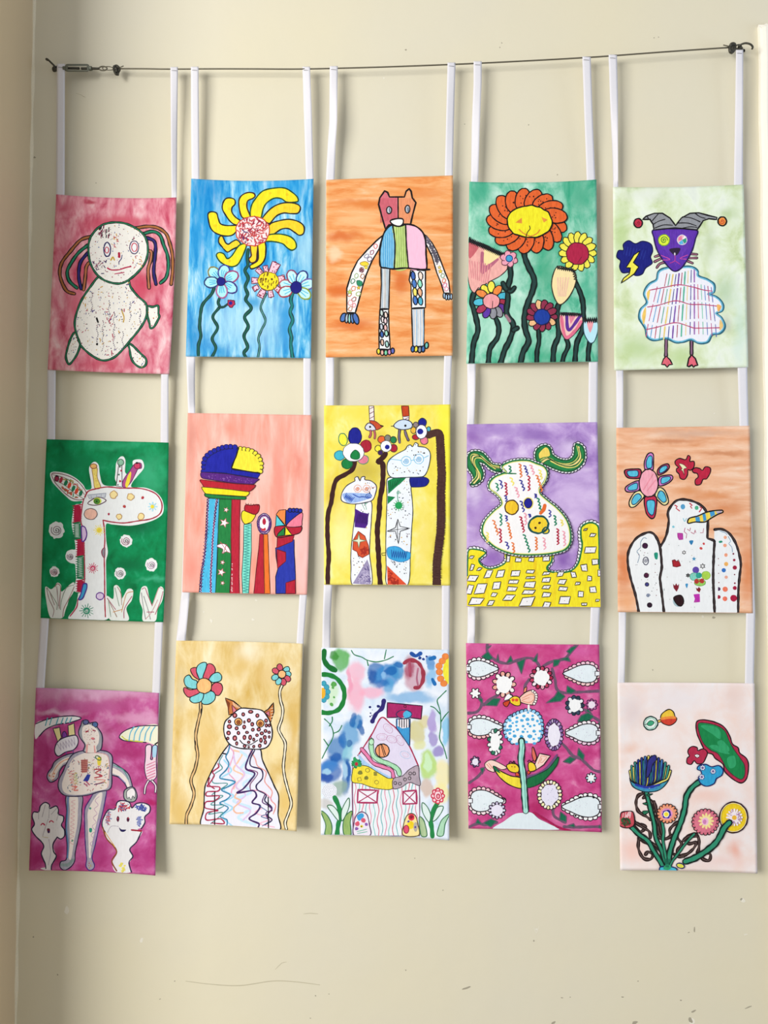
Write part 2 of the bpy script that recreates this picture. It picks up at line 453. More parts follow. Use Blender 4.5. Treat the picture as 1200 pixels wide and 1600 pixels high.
for px, py, rx, ry, mt in ((104, 1422, 4, 6, 1), (221, 1469, 3, 5, 1), (90, 1523, 1.5, 1.5, 2), (52, 1464, 1.3, 1.3, 2), (838, 1452, 2, 2, 1), (1161, 1407, 4, 4, 1), (1158, 1405, 2, 2.5, 2), (728, 1544, 8, 1.6, 2), (634, 1516, 1.2, 1.2, 2),
        (973, 1558, 2.6, 1.3, 2), (878, 1559, 2, 1, 2), (891, 1558, 1, 1, 2), (1084, 1580, 4, 1.6, 2), (1082, 1596, 5, 6, 1), (1079, 1594, 3, 5, 2), (992, 1598, 5, 2.5, 2), (865, 1598, 4, 2, 2), (1064, 1563, 1.5, 1, 2), (1169, 1574, 6, 1, 2), (1085, 1452, 1.3, 5, 2), (1076, 1457, 2, 1, 2),
        (997, 1533, 1.5, 1, 2), (648, 1341, 1, 1, 2), (692, 1391, 1, 1, 2), (834, 1470, 1.5, 1.5, 2), (634, 78, 1.5, 1.5, 2), (784, 67, 1, 1, 2), (781, 74, 1, 1, 2), (1022, 59, 1, 1, 2), (1029, 58, 1, 1, 2), (600, 122, 1.2, 1.5, 1), (826, 195, 1, 1, 2), (871, 273, 1.2, 1, 2),
        (726, 194, 1, 1, 2), (52, 57, 1.4, 1.2, 2), (54, 246, 1.8, 2, 2), (1020, 1047, 1, 1.5, 2), (1165, 1460, 4, 1, 1), (1115, 965, 3, 2, 2), (1098, 963, 2, 3, 1), (748, 611, .8, .8, 2), (1116, 646, 1, 1.6, 1), (493, 1556, 1.2, 1.2, 2), (514, 1553, 1, 1, 2), (485, 1591, 1, 1, 2), (250, 1561, 2, .8, 2), (273, 1533, 1.3, .8, 2),
        (318, 956, 2, 1.5, 1), (330, 970, 2, 4, 1), (395, 968, 3, 2, 1), (400, 938, 2, 2, 1), (742, 610, .8, .8, 2), (150, 286, 1, 1, 2), (131, 151, 2, .5, 3)):
    mark(px, py, rx, ry, mt, rg.uniform(-.5, .2))
scratch([(290, 1533), (330, 1538), (375, 1540), (425, 1533), (460, 1534), (500, 1539)], 1.3, 3)
scratch([(474, 1428), (485, 1427), (497, 1428)], 1, 3); scratch([(430, 1515), (440, 1505), (448, 1503)], .8, 3)
scratch([(834, 1448), (838, 1458), (842, 1447)], 1, 1); scratch([(118, 146), (126, 148), (134, 153)], .6, 3)
wb = mesh_obj('wall_back', v, f, [CREAM, CHIPW, CHIPD, SCR], None, mi); wb['kind'] = 'structure'
# the left wall juts forward from the corner; the window it makes room for is behind and beside the camera
LEFTP = wall_mat('left_wall_paint', 'd9c4a4', 'd6c3a2')
v, f = box(XC-.3, XC, -.29, .06, 0, 3.0); wl = mesh_obj('wall_left', v, f, [LEFTP]); wl['kind'] = 'structure'
mod = wl.modifiers.new('soft_edges', 'BEVEL'); mod.width = .012; mod.segments = 3
# uneven filler bead in the corner
V, F_ = [], []; n = 150
for i in range(n+1):
    z = .02+2.96*i/n; r = .0042+.001*rg.random()+.0012*math.sin(i*.7)
    for k in range(5):
        t = k/4; bu = .0009*math.sin(math.pi*t); V.append((XC-.0005+r*t+bu, -r*(1-t)-bu, z))
for i in range(n):
    for k in range(4): F_.append((i*5+k, i*5+k+1, i*5+k+6, i*5+k+5))
bd = mesh_obj('trim_2', V, F_, [plain('corner_filler', 'e6dcc2', .6)], None, None, True); bd['kind'] = 'structure'
# floor
v, f = box(-3, 3.0, -4.5, .12, -.08, 0); fl = mesh_obj('floor', v, f, [plain('pale_wood_floor', 'a09a8c', .5, bscale=4)]); fl['kind'] = 'structure'
# white moulding on the right: a rounded casing with a groove, its top cut rough
tp = back(1184, 36, .012); xl = back(1186, 50, .012).x; xl2 = back(1197, 1000, .012).x
prof = [(0, 0), (.0, .010), (.004, .015), (.010, .018), (.016, .018), (.019, .0145), (.022, .018), (.030, .019), (.034, .014), (.036, .010), (.040, .010), (.075, .010), (.075, 0)]
XBOT = xl+(back(1208, 1400, .012).x-xl)*(tp.z/(tp.z-back(1208, 1400, .012).z))
V, F_ = [], []; zs = [tp.z-.003, tp.z-.012, tp.z-.03] + [tp.z-.03-(tp.z-.03)*i/40 for i in range(1, 41)]
for j, z in enumerate(zs):
    k = j/(len(zs)-1)
    for i, (x, y) in enumerate(prof):
        zz = z+(.004*math.sin(i*2.1) if j < 2 else 0); V.append((xl+.002+(XBOT-xl)*k+x+.0012*math.sin(z*23), -y*(.55 if j == 0 else 1), zz))
m_ = len(prof)
for j in range(len(zs)-1):
    for i in range(m_-1): F_.append((j*m_+i, (j+1)*m_+i, (j+1)*m_+i+1, j*m_+i+1))
F_.append(tuple(range(m_)))
tr = mesh_obj('trim_1', V, F_, [plain('white_gloss_paint', 'f0ece0', .35, var=.03, bump=.2, bscale=60)]); tr['kind'] = 'structure'
# ------------------------------------------------------------------ the paintings
ARTS = []
def new(*args, **kw):
    a = Art(*args, **kw); ARTS.append(a); return a
S = 16/3
GRN = '1c6b4c'

# --- row one, first: girl with coloured strands of hair
a = new('pink painting of a white speckled girl with coloured strands of hair', 60, 290, 5.161,
        [(87.7, 303.6), (275.7, 308.4), (264.4, 584.5), (74.5, 577.7)], (3.2, .8, 0, 2),
        wash('pink_wash', ['c24a64', 'd97c8e', 'e9a6b0', 'f4cfd2'], (7, 3.6), .5, [(200, 180, 90, 60, 'cc5570', 1), (640, 300, 330, 60, 'cc4a62', .8), (390, 720, 110, 130, 'c63c58', .9),
             (850, 800, 150, 130, 'c83e58', .9), (780, 870, 120, 90, 'cf5068', .9), (300, 950, 90, 160, 'd06478', 1), (540, 1440, 190, 50, 'c94a62', 1), (420, 130, 60, 14, 'b82848', .8)], seed=1),
        base=11, curl=(0, 3, 8, 0), belly=5, seed=1)
a.part('drawn_pigtail', 'coloured strands of hair outlined in black')
for c, p in (('a8683c', '430,410 340,440 250,540 190,620 172,700 190,780 230,850 290,872'), ('1f7c5c', '400,480 320,545 255,640 232,700 250,770 310,825'),
             ('2c2270', '400,540 350,600 330,650 325,740 345,830'), ('b06a44', '405,625 385,660 378,740 365,840'),
             ('a86838', '785,345 870,330 960,340 1030,390 1060,470 1080,560 1082,680 1070,795'), ('1f7c5c', '845,390 920,370 980,400 1010,480 1040,560 1048,650 1030,740 985,785'),
             ('2c2270', '870,420 930,445 945,500 935,620 930,700 948,795'), ('b4704c', '880,525 910,535 905,600 885,680 892,825')):
    if p.startswith('785'): a.part('drawn_pigtail', 'coloured strands of hair outlined in black')
    a.T(c, p, 15, K, 6)
SP_ = ['3a2a60', 'b03058', '2c2c34', 'c8a040', '4060a0', '883050']
a.part('drawn_girl', 'white speckled figure outlined in dark green')
def gout(a, pts, f='efece4'):
    a.F(f, pts); a.L(K, pts, 15, 1); a.L('23734f', pts, 7, 1)
for p in ('335,1270 320,1340 290,1395 247,1440 222,1385 235,1310 262,1230 298,1185', '725,1275 760,1290 820,1350 868,1400 862,1450 820,1465 770,1430 745,1380 735,1320'):
    gout(a, p); a.SP(SP_, p, 22, 4)
p = '878,975 920,978 965,970 968,1030 975,1060 935,1135 905,1150 895,1110 880,1050'
gout(a, p); a.SP(['c8a040', 'c04060'], p, 8, 4)
p = '490,735 420,815 350,920 310,1020 293,1100 300,1170 330,1260 350,1300 430,1370 520,1410 610,1385 690,1310 735,1255 820,1150 868,1060 870,960 800,890 745,820 720,760 650,790 560,775'
gout(a, p); a.SP(SP_, p, 230, 3.4); a.SP(['b03058', 'd0a040', '4a3a80'], p, 60, 4, 1)
for x, y0_, n in ((475, 1090, 14), (520, 1090, 18), (570, 930, 14), (610, 1020, 22), (430, 860, 12), (740, 940, 12), (820, 1000, 9), (680, 1180, 10)):
    a.D('45305c', [(x+6*math.sin(k), y0_+k*14, 4) for k in range(n)])
a.L(K, '470,1070 480,1100', 13); a.D(K, '473,1280,10'); a.L('b02c4c', '590,1330 592,1370', 5); a.L('c04050', '600,1040 570,1090 580,1110', 5); a.L('c9a03c', '672,1010 690,1060 685,1100', 7)
a.sub('drawn_head')
p = '430,400 470,350 520,315 600,297 690,303 770,335 840,385 875,450 882,540 860,620 800,700 720,765 650,790 560,775 490,735 440,670 410,590 403,490 415,430'
gout(a, p, 'f0ede6'); a.SP(SP_, p, 150, 3.6); a.SP(['28202c', '7a2848'], '470,350 560,330 600,400 500,420', 26, 5, 2); a.SP(['c8303c', 'd8a040', 'b02850'], '590,380 640,400 650,500 600,500', 14, 3.5, 1)
a.SP(['8c2c50', '403060'], '430,600 560,610 560,700 480,700', 26, 4, 1); a.SP(['c04860', 'd0a850'], '760,580 850,560 840,650 760,670', 14, 3.5, 1)
a.E(W, 555, 515, 27, 57, '28205c', 8); a.E(None, 552, 520, 15, 24, 'c8304c', 6); a.E(W, 772, 498, 36, 52, '40285c', 6); a.E(None, 774, 498, 22, 34, 'c83050', 6)
a.L('b0183c', '650,545 652,575', 17, 0, 0); a.L('b8204c', '557,665 590,680 650,678 700,662 745,652', 8); a.L('b8305c', '615,712 690,700', 6); a.L('2c2c70', '675,560 668,590 650,615 650,635', 5)
a.L('cfa840', '585,600 600,575 612,600', 9)

# --- row one, second: yellow flower on blue
a = new('blue painting of a big curly yellow flower above smaller flowers', 280, 270, S,
        [(298.8, 279), (490, 279.4), (485.9, 559.7), (290.3, 556.9)], (3.4, 0, 0, 0),
        wash('blue_wash', ['0876c0', '2492d2', '5cb4e0', '9cd2ec', 'd0eaf4'], (11, 2.2), .05, [(230, 150, 190, 200, '1484c8', 1), (160, 500, 110, 260, '2a94d2', 1), (900, 130, 240, 120, '2f9cd8', 1.2), (560, 1250, 380, 260, 'b4e0f0', 1),
             (890, 1250, 70, 260, '2894d4', .8), (1000, 900, 200, 130, '60b4e0', 1), (120, 1380, 100, 180, '1c88c8', 1), (620, 1080, 80, 60, '3a9ad0', .8), (330, 1480, 80, 60, '2c90cc', 1), (1060, 640, 110, 200, 'a8d8ec', 1)], seed=2),
        base=12, curl=(4, 4, 2, 3), belly=0, seed=2)
ST = '17584a'
def stem(a, pts, w=14, c=ST, o='0f2c2c', ow=5): a.T(c, pts, w, o, ow)
a.part('drawn_flower', 'large yellow flower with curling petals')
stem(a, '575,640 568,700 572,770 548,815 575,880 550,950 570,1010 555,1060 600,1130 545,1200 575,1280 540,1360 570,1450 540,1500 560,1545', 15)
a.sub('drawn_petals')
Y1 = 'f5dd20'; Y2 = 'f7cf2a'
for i, p in enumerate(('240,345 265,325 310,335 325,380 345,425 400,440 490,440 480,480 440,520 370,525 300,500 262,460 245,400',
    '365,250 390,215 430,210 462,225 465,260 440,290 440,330 470,370 520,410 480,435 430,410 385,350 360,300',
    '497,235 520,190 570,165 620,170 632,195 610,215 570,235 565,290 590,370 530,375 505,320',
    '595,370 600,280 640,210 700,150 790,128 880,128 945,165 985,205 985,240 900,245 850,215 790,212 730,250 700,300 680,375 640,375',
    '690,385 750,310 820,265 900,248 980,260 1010,290 990,335 930,340 870,335 810,360 755,420 720,410',
    '755,430 830,400 920,388 1000,410 1040,450 1035,505 1000,520 960,495 910,465 850,470 780,515 740,500',
    '740,520 830,510 920,530 965,570 975,620 940,645 900,625 860,590 780,572 715,568',
    '690,570 715,580 722,640 715,710 690,755 650,785 600,800 590,775 620,755 650,735 660,690 655,580',
    '595,600 650,585 648,680 640,735 600,750 580,720 600,690',
    '480,560 510,600 440,640 400,660 360,620 330,580 335,535 360,530 385,580 410,595 440,575',
    '560,600 520,710 480,770 420,780 345,745 310,690 330,665 370,675 400,715 440,690 500,605')):
    a.F((Y1, Y2)[i in (4, 5, 8, 9)], p, ('1c1a24', '1c4a2c', '3c1820')[(0, 0, 2, 1, 0, 0, 1, 0, 2, 0, 1)[i]], 9)
for x, y in ((300, 440), (420, 300), (540, 260), (760, 170), (900, 180), (880, 290), (920, 430), (900, 580), (380, 620), (420, 735)): a.D('e8c61c', [(x, y, 13)])
a.sub('drawn_flower_centre'); p = a.ell(612, 485, 140, 122); a.F('f1dcdc', p, 'c4492e', 7); a.SP(['b8303c', '9a2440', 'c85858'], p, 120, 6.5, 1); a.SP(['3c2468'], '500,500 560,600 640,560 560,480', 8, 5, 1)
a.part('drawn_flower', 'light blue flower with a small red flower on its stem')
stem(a, '290,960 270,1010 200,1090 180,1160 170,1280 180,1360 160,1440 160,1540', 14); stem(a, '345,1020 325,1080 335,1120 280,1200 320,1290 275,1380 305,1460 270,1540', 12); stem(a, '335,1120 370,1118 402,1095', 7)
CY = 'a8e4ec'
for i, (x, y, c) in enumerate(((293, 838, '8a7c3c'), (372, 825, '3a3a90'), (435, 865, '9c3c6c'), (425, 955, '3a3080'), (355, 985, 'b05a8c'), (268, 912, '2c3c70'))):
    a.E(CY, x, y, 58, 45, c, 9, math.atan2(y-905, x-348)); t = math.atan2(y-905, x-348)
    for k in (-.25, 0, .25): a.L('4cb4d8', [(348+45*math.cos(t+k), 905+45*math.sin(t+k)), (348+95*math.cos(t+k*.8), 905+95*math.sin(t+k*.8))], 6)
a.E('16167c', 348, 906, 35, 36, '10104c', 5)
a.E('b02850', 432, 1088, 33, 31, '58142c', 5, 0, .22); a.E('1c1c8c', 428, 1086, 15)
a.part('drawn_flower', 'yellow flower with spotted pink square petals')
stem(a, '725,1010 700,1060 680,1130 718,1230 685,1310 660,1380 670,1450 655,1545', 10, '4c8c88', K, 4)
for x, y, r1, r2 in ((668, 820, 28, 22), (722, 802, 28, 20), (790, 795, 48, 36), (850, 885, 28, 30), (826, 975, 32, 24), (762, 1008, 28, 22), (688, 1005, 34, 28), (638, 960, 24, 22), (630, 898, 26, 26)):
    t = math.atan2(y-900, x-742); c, s = math.cos(t), math.sin(t)
    P = [(x+r1*i*c-r2*j*s, y+r1*i*s+r2*j*c) for i, j in ((-1, -.8), (1, -1), (1, 1), (-1, .8))]
    a.F('f0c4d4', P, '6c1c38', 6, 0); a.SP(['8c1c3c'], P, int(r1*r2/110), 5)
a.E('f6dc24', 742, 903, 86, 77, '7a5a14', 5); a.D('5a3c14', '685,883,8 722,885,9 772,887,9 700,930,5 715,945,5 765,930,4'); a.SP(['7a5c18'], '670,850 810,850 810,950 680,950', 22, 5, 2)
a.part('drawn_flower', 'pale blue flower at the right edge')
stem(a, '945,1000 930,1060 940,1110 925,1160 945,1230 920,1300 935,1370 930,1430 945,1545', 17, '1c7c78')
for x, y, c in ((893, 935, 'b05a60'), (885, 990, 'a83c48'), (942, 868, '8c4468'), (1022, 872, '28307c'), (1070, 928, '6c5a9c'), (1042, 1005, '8c9c2c')):
    t = math.atan2(y-955, x-975); a.E('c0ecf0', x, y, 58, 42, c, 9, t)
    for k in (-.2, .15): a.L('58bcdc', [(975+50*math.cos(t+k), 955+50*math.sin(t+k)), (975+110*math.cos(t+k*.8), 955+110*math.sin(t+k*.8))], 6)
a.E('15157a', 974, 955, 46, 50, '10104c', 5)

# --- row one, third: standing animal in patchwork colours
a = new('orange painting of a standing bear with a striped body and long arms', 495, 265, S,
        [(509.6, 280.9), (707.8, 274), (707.3, 555.6), (509, 558.4)], (0, 0, 0, 0),
        wash('orange_wash', ['dc8040', 'e49050', 'eba568', 'f0b680', 'f5cba4'], (1.6, 9), 0, [(200, 560, 160, 50, 'd4682c', .8), (450, 280, 330, 40, 'dc7c38', .9), (190, 1010, 120, 60, 'd66a2e', .7), (850, 200, 230, 50, 'e28a4a', .9),
             (700, 930, 80, 110, 'd4682c', .8), (300, 1290, 200, 60, 'd46a30', .9), (150, 700, 60, 60, 'f6d2ac', .6), (900, 350, 180, 80, 'eda666', 1), (350, 420, 180, 70, 'f2b880', 1), (800, 1500, 250, 60, 'f0b47c', 1)], seed=3),
        base=14, curl=(2, 4, 2, 0), belly=1, seed=3)
a.part('drawn_bear', 'patchwork bear with a striped body')
stripe = lambda a, cols, x0, x1, y0, y1, w=4: [a.L(cols[k % len(cols)], [(x, y0), (x+3, (y0+y1)/2), (x, y1)], w) for k, x in enumerate(range(x0, x1, 11))]
a.sub('drawn_arm'); p = '560,540 500,590 420,670 340,760 290,860 250,990 250,1190 320,1195 345,1110 380,980 410,880 460,760 520,660 535,600'
a.F('f3efec', p, K, 10, 0)
for x, y, c in ((490, 640, 'd87878'), (460, 690, '9c5c74'), (415, 720, '8c8ca4'), (440, 745, '7c6c84'), (372, 835, '7c3c4c'), (330, 885, '9cb484'), (380, 890, 'a87454'), (300, 930, '3c7c5c'), (352, 945, '2c8c64'), (305, 990, 'd88868'), (345, 1035, 'a8b878'), (275, 1040, 'c47c5c'), (310, 1080, '9c4c44'), (280, 1110, 'dc9c9c'), (310, 1130, 'e08c94'), (280, 1160, 'b87c5c')):
    a.E(W, x, y, 13+a.rg.random()*5, 20, c, 6, a.rg.random(), .2)
a.F('f4d43c', '360,780 400,765 430,780 425,800 380,800', 'a87c24', 4); a.STAR('f0d84c', 410, 815, 22, '9c8c34'); a.STAR('8c4c54', 372, 835, 20, '5c2c3c'); a.F('2c8c64', '335,925 378,935 372,970 340,965', '1c5c44', 4); a.STAR('c8d86c', 275, 1020, 24, '7c8c3c'); a.STAR('f0d03c', 348, 985, 18, 'a87c2c')
a.sub('drawn_arm', of=0); p = '880,530 920,560 960,610 1000,680 1040,780 1070,860 1100,930 1110,1030 1060,1030 1040,960 1000,860 960,720 910,620'
a.F('eee9e6', p, K, 9, 0); a.SP(['6c6474', '8c8490', '54505c'], '890,545 930,570 1020,740 1000,800 960,700', 110, 6, 1); a.STAR('f0d040', 1030, 848, 22, 'a87c2c'); a.STAR('ecd870', 1022, 815, 16, 'a07828')
for x, y, c in ((1050, 885, '8ca47c'), (1060, 925, 'e07848'), (1068, 965, 'd87c9c'), (1080, 995, 'e09cac')): a.E(W, x, y, 14, 18, c, 6, .3, .2)
a.sub('drawn_hand', of=0)
for x, y, rx, ry, c, t in ((222, 1232, 24, 38, '4c74b4', .4), (250, 1238, 14, 40, 'a8b8c4', .1), (272, 1240, 12, 42, '98dcd0', 0), (295, 1240, 14, 42, '5c84bc', -.1), (325, 1242, 22, 48, '4a70b4', -.3)): a.E(c, x, y, rx, ry, K, 8, t)
a.sub('drawn_hand', of=0)
for x, y in ((1062, 1050), (1080, 1062), (1100, 1062), (1120, 1058)): a.E('a8c8e4', x, y, 10, 24, K, 7)
a.sub('drawn_leg', of=0); a.F('c6cdd2', '535,815 608,825 600,1160 528,1160 538,960', K, 9, 0); stripe(a, ['a0b4c4', 'dcdcd8', 'c4b4a8', 'b4c4cc'], 545, 600, 830, 1150, 5)
a.F(W, '525,1165 598,1165 600,1300 612,1500 520,1495 518,1330', K, 9, 0)
for x, y, c in ((540, 1195, 'c4d4cc'), (575, 1210, 'f0d8cc'), (550, 1250, 'e8dcdc'), (572, 1260, 'e8ccd0'), (538, 1310, 'c4ccd8'), (572, 1318, 'f0b8b4'), (542, 1372, '3c64ac'), (580, 1365, 'a4dcc8'), (545, 1440, 'dcb49c'), (585, 1455, 'a8d4cc')): a.E(c, x, y, 14, 27, K, 8, -.1, .08)
for x, y, c in ((515, 1515, 'f0dc3c'), (545, 1525, 'f0b0a0'), (575, 1525, '7cd0a4'), (605, 1520, 'd890bc'), (632, 1510, '5c64b4')): a.E(c, x, y, 15, 24, K, 8)
a.sub('drawn_leg', of=0); a.F(W, '782,840 905,835 905,1150 790,1155 785,960 770,920', K, 9, 0)
for x, y, c in ((803, 885, '3c64b4'), (865, 885, 'f4dccc'), (812, 950, '4c7cc4'), (860, 950, '94e0c0'), (818, 1020, 'f4e06c'), (860, 1022, 'f0b48c'), (820, 1090, '4474c0'), (863, 1095, '4cb0cc')): a.E(c, x, y, 18, 36, K, 7, -.15, .08)
a.F('d2d6da', '790,1160 895,1155 890,1470 800,1480', K, 9, 0); stripe(a, ['b4c8dc', 'e8dcd0', '9cc0dc', 'c4ccd0', 'e4e4e4'], 808, 888, 1170, 1465, 6)
for x, y, c in ((800, 1495, '3c6cb4'), (828, 1495, 'f4dc3c'), (858, 1500, '8c94a4'), (886, 1495, '3c6cac'), (915, 1465, '6cc0b4')): a.E(c, x, y, 15, 26, K, 8, .1)
a.sub('drawn_body', of=0); p = '625,460 700,470 745,455 820,470 880,520 905,590 910,700 912,830 840,830 740,820 640,828 580,820 530,805 525,690 540,590 570,510'
a.F('6cb4dc', p); a.F('f0b4d0', '745,455 820,470 880,520 905,590 910,700 912,830 765,820 745,640'); a.F('b4cc74', '632,465 740,465 750,640 762,815 645,828 652,650')
for x in range(545, 640, 9): a.L(('4a9cd0', '90c8e4')[x % 2], [(x, 520+abs(620-x)*.8), (x, 810)], 4)
for x in range(655, 745, 9): a.L(('98b85c', 'c8d890')[x % 2], [(x, 480), (x+6, 810)], 4)
for x in range(765, 905, 10): a.L(('e49cc0', 'f4c8dc')[x % 2], [(x, 480+max(0, x-820)*.7), (x, 818)], 4)
a.L(K, p, 11, 1); a.L(K, '632,465 652,620 645,828', 9); a.L(K, '740,460 748,640 764,820', 9); a.L(K, '840,835 940,832', 13)
a.sub('drawn_head', of=0)
p = '550,200 565,178 590,190 605,228 730,228 745,180 770,160 785,180 795,235 825,275 800,370 780,455 720,455 600,460 572,495 545,400 515,290 525,235'
a.F('d4707c', p, None, 8, 0); a.F('e8a070', '675,230 730,228 745,180 770,160 785,180 795,235 825,275 800,370 780,455 678,440', None, 8, 0)
for x in range(530, 670, 10): a.L(('c45464', 'e08c94')[x % 2], [(x, 240), (x+2, 420+abs(600-x)*.3)], 4)
for x in range(690, 815, 10): a.L(('e0845c', 'f0b890')[x % 2], [(x, 240), (x-2, 440-max(0, x-770)*2.4)], 4)
a.L(K, p, 11, 1, 0); a.L(K, '677,232 678,405', 9); a.E('c4ccd4', 602, 338, 21, 29, K, 8); a.E('b4bcc8', 756, 330, 20, 33, K, 8); a.L('6c7484', '605,325 608,350', 9); a.L('5c6474', '760,320 762,350', 9)
a.F('f2f0ec', '612,428 660,410 715,412 718,450 690,472 640,462', K, 10)

# --- row one, fourth: flowers on green
a = new('green painting of a big smiling orange sunflower among tulips', 720, 270, 5.246,
        [(733.3, 283.7), (932, 280.5), (934.5, 565.1), (728.6, 568.3)], (3, 0, 0, 0),
        wash('green_wash', ['2f9c78', '62b898', '98d2ba', 'c4e6d6'], (4.5, 3), .3, [(150, 160, 110, 130, '48a888', 1), (980, 200, 130, 180, '3aa480', 1), (700, 800, 120, 240, '3ca47c', 1), (560, 600, 340, 60, '48ac88', 1), (350, 1250, 260, 200, 'b4e0cc', 1),
             (1050, 960, 70, 130, '58b494', 1), (760, 1500, 240, 80, '40a880', 1), (420, 840, 110, 110, 'b8e2d0', 1)], seed=4),
        base=12, curl=(4, 0, 2, 2), belly=3, seed=4)
DS = '1e3c3a'
def dstem(a, p, w=20): a.T('22403c', p, w, '0a1816', 10)
a.part('drawn_tulip', 'large pink tulip with a yellow V')
dstem(a, '110,980 92,1060 120,1170 140,1290 105,1400 88,1565', 22)
a.F('ecaca4', '60,560 200,600 340,680 385,770 330,840 240,890 160,940 115,985 75,940 50,800 48,660', '2c2020', 6)
a.F('f0dca0', '190,640 230,625 320,675 205,760', None); a.F('c8646c', '65,570 140,600 130,640 70,700'); a.F('b4647c', '165,650 190,655 195,760 300,700 310,715 180,830 160,760'); 
for k in range(9): a.L('dc8c90', [(70+k*22, 720+k*4), (90+k*16, 860+k*6)], 7)
a.ZZ('17181c', (65, 550), (350, 675), 22, 46, 9); a.L('17181c', '68,560 200,595 345,685', 14); a.L(K, '115,985 145,940', 6)
a.part('drawn_flower', 'flower with petals in many colours')
dstem(a, '280,1180 310,1260 300,1350 240,1440 225,1565')
for x, y, c, t in ((200, 960, 'f2e048', -2.2), (250, 935, 'f4e450', -1.6), (300, 965, 'e8843c', -.9), (345, 1010, '48b4cc', -.3), (345, 1065, '9c2c44', .2), (340, 1110, '5c2c8c', .7), (310, 1140, '8c8c94', 1.1), (265, 1150, '90909a', 1.6), (212, 1145, '5c34a0', 2), (170, 1115, 'a83454', 2.5), (150, 1060, '50bcd4', 3), (170, 990, 'e88844', -2.8)):
    a.E(c, x, y, 48, 30, K, 6, t)
a.E('ec9ca0', 250, 1052, 70, 62, K, 6); a.L(K, '262,1050 258,1110', 4)
a.part('drawn_flower', 'small pink flower on a thorny stem')
dstem(a, '403,770 408,850 385,940 385,1040 375,1150 430,1250 400,1370 360,1450 325,1565', 22); dstem(a, '345,905 365,945 390,965'); dstem(a, '440,940 415,970 395,970', 16); dstem(a, '462,1272 430,1290'); a.L('9c7480', '372,1170 400,1215', 18)
a.RP(395, 705, 42, 38, 6, 30, 26, ['f0a0b4'], '5c2c3c', 5, .3); a.E('f0a4b8', 395, 700, 42, 38); a.E('3c9ccc', 397, 702, 27, 27, '1c3c7c', 6)
a.part('drawn_sunflower', 'smiling sunflower with spotted orange petals')
dstem(a, '522,560 520,670 550,760 600,870 590,960 545,1080 520,1190 530,1290 555,1380 510,1470 490,1560', 24)
OR = 'e0632c'
for i in range(17):
    t = 2*math.pi*i/17+.12; x, y = 543+232*math.cos(t), 395+180*math.sin(t)
    a.E(OR, x, y, 106 if abs(math.cos(t)) > .6 else 92, 60, K, 8, t+.4, .02)
    a.D('4c1c14', [(x+a.rg.uniform(-40, 40), y+a.rg.uniform(-32, 32), 5.5) for _ in range(6)])
a.sub('drawn_face'); a.E('f4e326', 563, 400, 184, 132, K, 9)
a.F('e0903c', '447,408 500,368 502,415', None, 1, 0); a.F('e0903c', '662,362 712,385 680,408', None, 1, 0); a.L('dc8c34', '478,465 520,500 570,518 620,500 648,468', 8); a.L('3c3418', '563,435 567,460 545,490 533,535', 6)
a.part('drawn_flower', 'yellow flower with a crimson centre')
dstem(a, '930,890 970,960 1000,1060 1005,1180 995,1290 950,1400 935,1560', 20)
a.RP(958, 645, 105, 112, 15, 52, 30, ['f4e450'], '2c2818', 6, .1); a.E('ac1f44', 958, 662, 92, 90, '4c1020', 6); a.L('7c1430', '960,735 990,690', 5); a.L(K, '920,745 915,770', 6)
a.part('drawn_tulip', 'pale yellow tulip with a fringed top')
dstem(a, '812,1060 790,1120 800,1240 800,1340 765,1430 755,1560', 22)
a.F('f1dca4', '790,770 850,775 930,810 945,880 920,960 870,1040 812,1080 770,1030 745,930 755,840', '2c2820', 7)
for k in range(5): a.L('ecc0a4', [(795+k*22, 860), (800+k*14, 1010)], 9)
a.ZZ('17181c', (790, 778), (925, 800), 14, 17, 9); a.ZZ('17181c', (925, 800), (940, 880), 12, 8, 8)
a.part('drawn_flower', 'flower with a dark blue centre')
dstem(a, '635,1280 640,1380 625,1460 622,1560', 15)
a.RP(665, 1170, 86, 88, 13, 44, 28, ['8c2c48', 'ecb884', '8c2c48', '8c2c48'], K, 6, .1); a.E('163a98', 665, 1182, 66, 64, '10184c', 7)
a.part('drawn_tulip', 'pink and purple striped tulip')
dstem(a, '865,1360 880,1420 845,1500 832,1560', 16)
a.F('f0c4b8', '815,1160 900,1150 975,1160 1000,1210 960,1290 880,1365 845,1350 812,1270', '2c2028', 7)
a.L('e0708c', '825,1180 840,1290 870,1350 940,1290 985,1220', 20); a.L('5c2c90', '868,1160 885,1290 980,1170', 20); a.F('e4849c', '885,1165 950,1165 900,1240', None, 1, 0); a.ZZ('17181c', (820, 1158), (990, 1165), 14, 22, 9)
a.part('drawn_tulip', 'small light blue tulip at the right edge')
dstem(a, '1058,1385 1045,1470 1045,1560', 18)
a.F('b8e4f0', '1015,1215 1070,1230 1118,1225 1122,1300 1095,1380 1060,1395 1020,1340 1005,1270', '1c3c4c', 6); a.F('ec9ca4', '1035,1225 1085,1225 1060,1310'); a.ZZ('17181c', (1012, 1210), (1120, 1205), 24, 13, 7)

